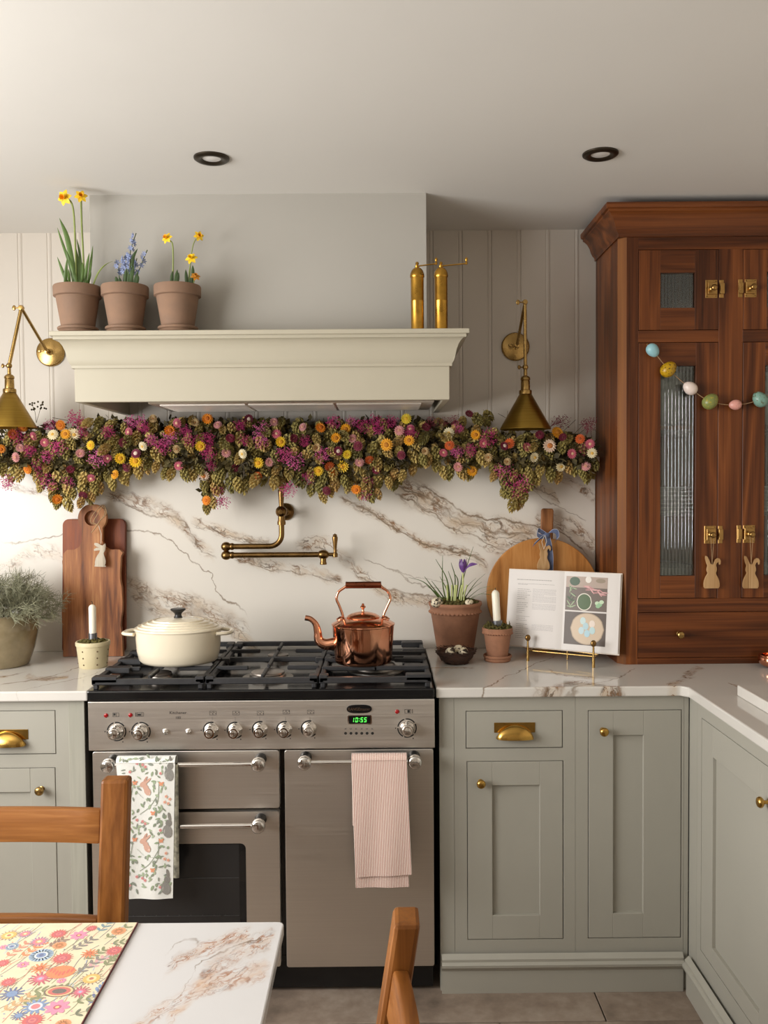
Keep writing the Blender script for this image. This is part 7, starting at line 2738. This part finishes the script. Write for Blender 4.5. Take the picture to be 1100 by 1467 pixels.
BOT = [(-40, 688), (0, 685), (20, 688), (45, 688), (58, 704), (72, 728), (95, 734), (108, 720), (125, 736), (135, 716), (150, 700), (165, 704), (180, 694), (200, 685), (215, 675), (240, 690), (265, 690), (284, 690), (292, 744), (302, 738), (316, 708), (330, 700), (350, 708), (370, 700), (390, 705), (402, 708),
       (412, 694), (422, 690), (430, 708), (445, 705), (460, 726), (475, 710), (490, 704), (510, 714), (530, 728), (543, 712), (560, 700), (574, 716), (582, 690), (600, 673), (620, 676), (640, 688), (660, 692), (680, 690), (690, 664), (702, 676), (715, 700), (730, 736), (748, 732), (764, 714), (770, 682), (785, 690), (800, 692), (815, 676), (830, 690), (850, 694), (862, 678), (870, 655)]
TOPL = [(-40, 612), (40, 606), (60, 600), (100, 598), (150, 588), (200, 592), (300, 590), (600, 592), (650, 596), (700, 606), (800, 610), (840, 620), (870, 632)]


def interp(tab, x):
    for (a, b), (c_, d) in zip(tab, tab[1:]):
        if a <= x <= c_:
            return b + (d - b) * (x - a) / (c_ - a)
    return tab[-1][1]


# hops: a fringe along the lower edge, the drooping clusters, then the body
spots = [(690, 606, 1), (694, 598, 1), (664, 606, 1), (680, 602, 1)]
for px in range(-14, 852, 11):
    bt_ = interp(BOT, px)
    spots.append((px + rg_.uniform(-3, 3), bt_ - 11 + rg_.uniform(-5, 3), 0))
    if bt_ > 705:
        for k in range(int((bt_ - 690) / 14)):
            spots.append((px + rg_.uniform(-6, 6), bt_ - 30 - 14 * k, 0))
tries = 0
while len(spots) < 296 and tries < 20000:
    tries += 1
    px = rg_.uniform(-20, 850)
    py = rg_.uniform(interp(TOPL, px) + 16, interp(BOT, px) - 22)
    if min((px - a) ** 2 + ((py - b) * 0.9) ** 2 for a, b, _ in spots[-260:]) < 150 and tries < 12000:
        continue
    spots.append((px, py, 1))
first4 = 0
for px, py, body in spots:
    n = Vector((rg_.uniform(-.5, .5), rg_.uniform(-.6, .25) * (1 if not body else 1.3) + 0.25, 1.0 if not body else rg_.uniform(0.2, 1.0)))
    c = P(px, py - 9, gy(px, py) + rg_.uniform(0.0, 0.03) - (0.012 if not body else 0.0))
    Mx = Matrix.Translation(c - gd.location) @ upz(n) @ Matrix.Rotation(rg_.uniform(0, 6.28), 4, 'Z') @ Matrix.Scale(rg_.uniform(0.80, 1.12), 4)
    if first4 < 4:
        hops[first4].matrix_basis = Mx
        first4 += 1
    else:
        put(hops[rg_.randrange(4)].data, 'hop_cone', gd, Mx)


def spray_mesh(seed, mat, n, R, br):
    r_ = random.Random(seed)
    mb = MB()
    for i in range(n):
        d = Vector((r_.gauss(0, 1), r_.gauss(0, 1), r_.gauss(0, 1))).normalized() * R * r_.uniform(0.35, 1.0)
        d.z = d.z * 0.9 + R * 0.2
        b_ = br * r_.uniform(0.7, 1.25)
        o_ = [d + Vector(q) * b_ for q in ((1, 0, 0), (-1, 0, 0), (0, 1, 0), (0, -1, 0), (0, 0, 1), (0, 0, -1))]
        mb.add(o_, [(0, 2, 4), (2, 1, 4), (1, 3, 4), (3, 0, 4), (2, 0, 5), (1, 2, 5), (3, 1, 5), (0, 3, 5)])
        if i % 12 == 0:
            mb.tube([(0, 0, -R * 0.9), d * 0.6, d], 0.0005, 3, caps=False)
    return mb.build('pink_spray', mat, gd, smooth=None, world=False)


sprays = [spray_mesh(s_, M_spray, 170, 0.036, 0.0022) for s_ in range(3)] + [spray_mesh(9, M_berry, 90, 0.036, 0.0022)]
SPX = '''72,610 109,601 44,645 68,653 55,664 63,680 72,691 188,606 202,598 207,615 218,632 243,628 273,631 155,620 117,620 303,665 297,630 376,618 373,633 312,703 318,718 344,612 478,604 437,633 423,659 414,700 539,594 542,615 521,612 524,708 443,682 504,601
635,603,b 656,615 673,644 653,647 804,604,b 843,612,b 795,606,b 836,641,b 720,671 734,688 743,703 752,691 590,622 560,604 462,650 265,618 232,640 98,690 10,690 140,655 350,632 650,604,b 617,606,b 700,628 300,648 528,690 86,640 30,628 408,650'''.split()
ns = 0
for e in SPX:
    q = e.split(',')
    x_, y_ = int(q[0]), int(q[1])
    if 110 < x_ < 640:
        y_ = max(y_, 606)
    src = 3 if len(q) > 2 else rg_.randrange(3)
    c = P(x_, y_, gy(x_, y_) - 0.004)
    Mx = Matrix.Translation(c - gd.location) @ upz((rg_.uniform(-.6, .6), -0.7, rg_.uniform(0.1, 1) if y_ < 640 else -0.5)) @ Matrix.Rotation(rg_.uniform(0, 6), 4, 'Z') @ Matrix.Scale(rg_.uniform(0.65, 1.05), 4)
    fresh = sprays[src]
    if not fresh.get('used'):
        fresh['used'] = 1
        fresh.matrix_basis = Mx
    else:
        put(fresh.data, 'pink_spray', gd, Mx)
for o in sprays:
    if 'used' in o:
        del o['used']
# more hops packed in behind the ones in front
hm = MB()
for i in range(330):
    px = rg_.uniform(-25, 848)
    py = rg_.uniform(interp(TOPL, px) + 17, interp(BOT, px) - 16)
    c = P(px, py - 9, min(3.12, gy(px, py) + rg_.uniform(0.02, 0.05)))
    Mx = Matrix.Translation(c) @ upz((rg_.uniform(-.7, .7), rg_.uniform(-.8, .2), 1.0)) @ Matrix.Scale(rg_.uniform(0.8, 1.1), 4)
    src = hops[i % 4].data
    hm.add([Mx @ v.co for v in src.vertices], [tuple(p_.vertices) for p_ in src.polygons])
tag(hm.build('hop_mass', M_hop, gd, smooth=None), kind='stuff')
# the tangle of dried leaves and stalks they are tied into
fo = MB()
for i in range(5200):
    px = rg_.uniform(-30, 852)
    t0, b0 = interp(TOPL, px), interp(BOT, px)
    py = t0 + 10 + (b0 - t0 - 34) * rg_.random()
    c = P(px, py, min(3.14, gy(px, py) + rg_.uniform(0.012, 0.06)) if py < 655 else gy(px, py) + rg_.uniform(-0.005, 0.02))
    d = Vector((rg_.uniform(-1, 1), rg_.uniform(-1, .2), rg_.uniform(-1, .8))).normalized()
    s_ = d.cross(Vector((rg_.uniform(-1, 1), rg_.uniform(-1, 1), rg_.uniform(-1, 1)))).normalized()
    L = rg_.uniform(0.014, 0.034)
    w = L * 0.32
    fo.add([c, c + d * L * 0.5 - s_ * w, c + d * L, c + d * L * 0.5 + s_ * w], [(0, 1, 2), (0, 2, 3)])
for i in range(150):
    px = rg_.uniform(-20, 850)
    py = rg_.uniform(600, 665)
    fo.tube([P(px, py, 3.09), P(px + rg_.uniform(-25, 25), py + rg_.uniform(-12, 22), 3.04)], 0.0009, 3, caps=False)
tag(fo.build('dried_leaves', M_dry, gd, smooth=None), kind='stuff')
# stray sprigs that stand clear of the top
for pts in ([(52, 606), (50, 590), (46, 580)], [(52, 606), (56, 592), (60, 578)], [(848, 630), (846, 612), (850, 600)], [(838, 630), (842, 615), (838, 602)]):
    q = [P(x, y, 3.06) for x, y in pts]
    mb = MB().tube(bez(q, 4), 0.0008, 4)
    for k in range(10):
        c = q[-1] + Vector((rg_.uniform(-.012, .012), rg_.uniform(-.01, .01), rg_.uniform(-.018, .006)))
        mb.ball(c, 0.0035 if pts[0][0] < 100 else 0.002, 6, 4)
    mb.build('stray_sprig', M_berry if pts[0][0] > 100 else M_dry, gd, smooth=60)
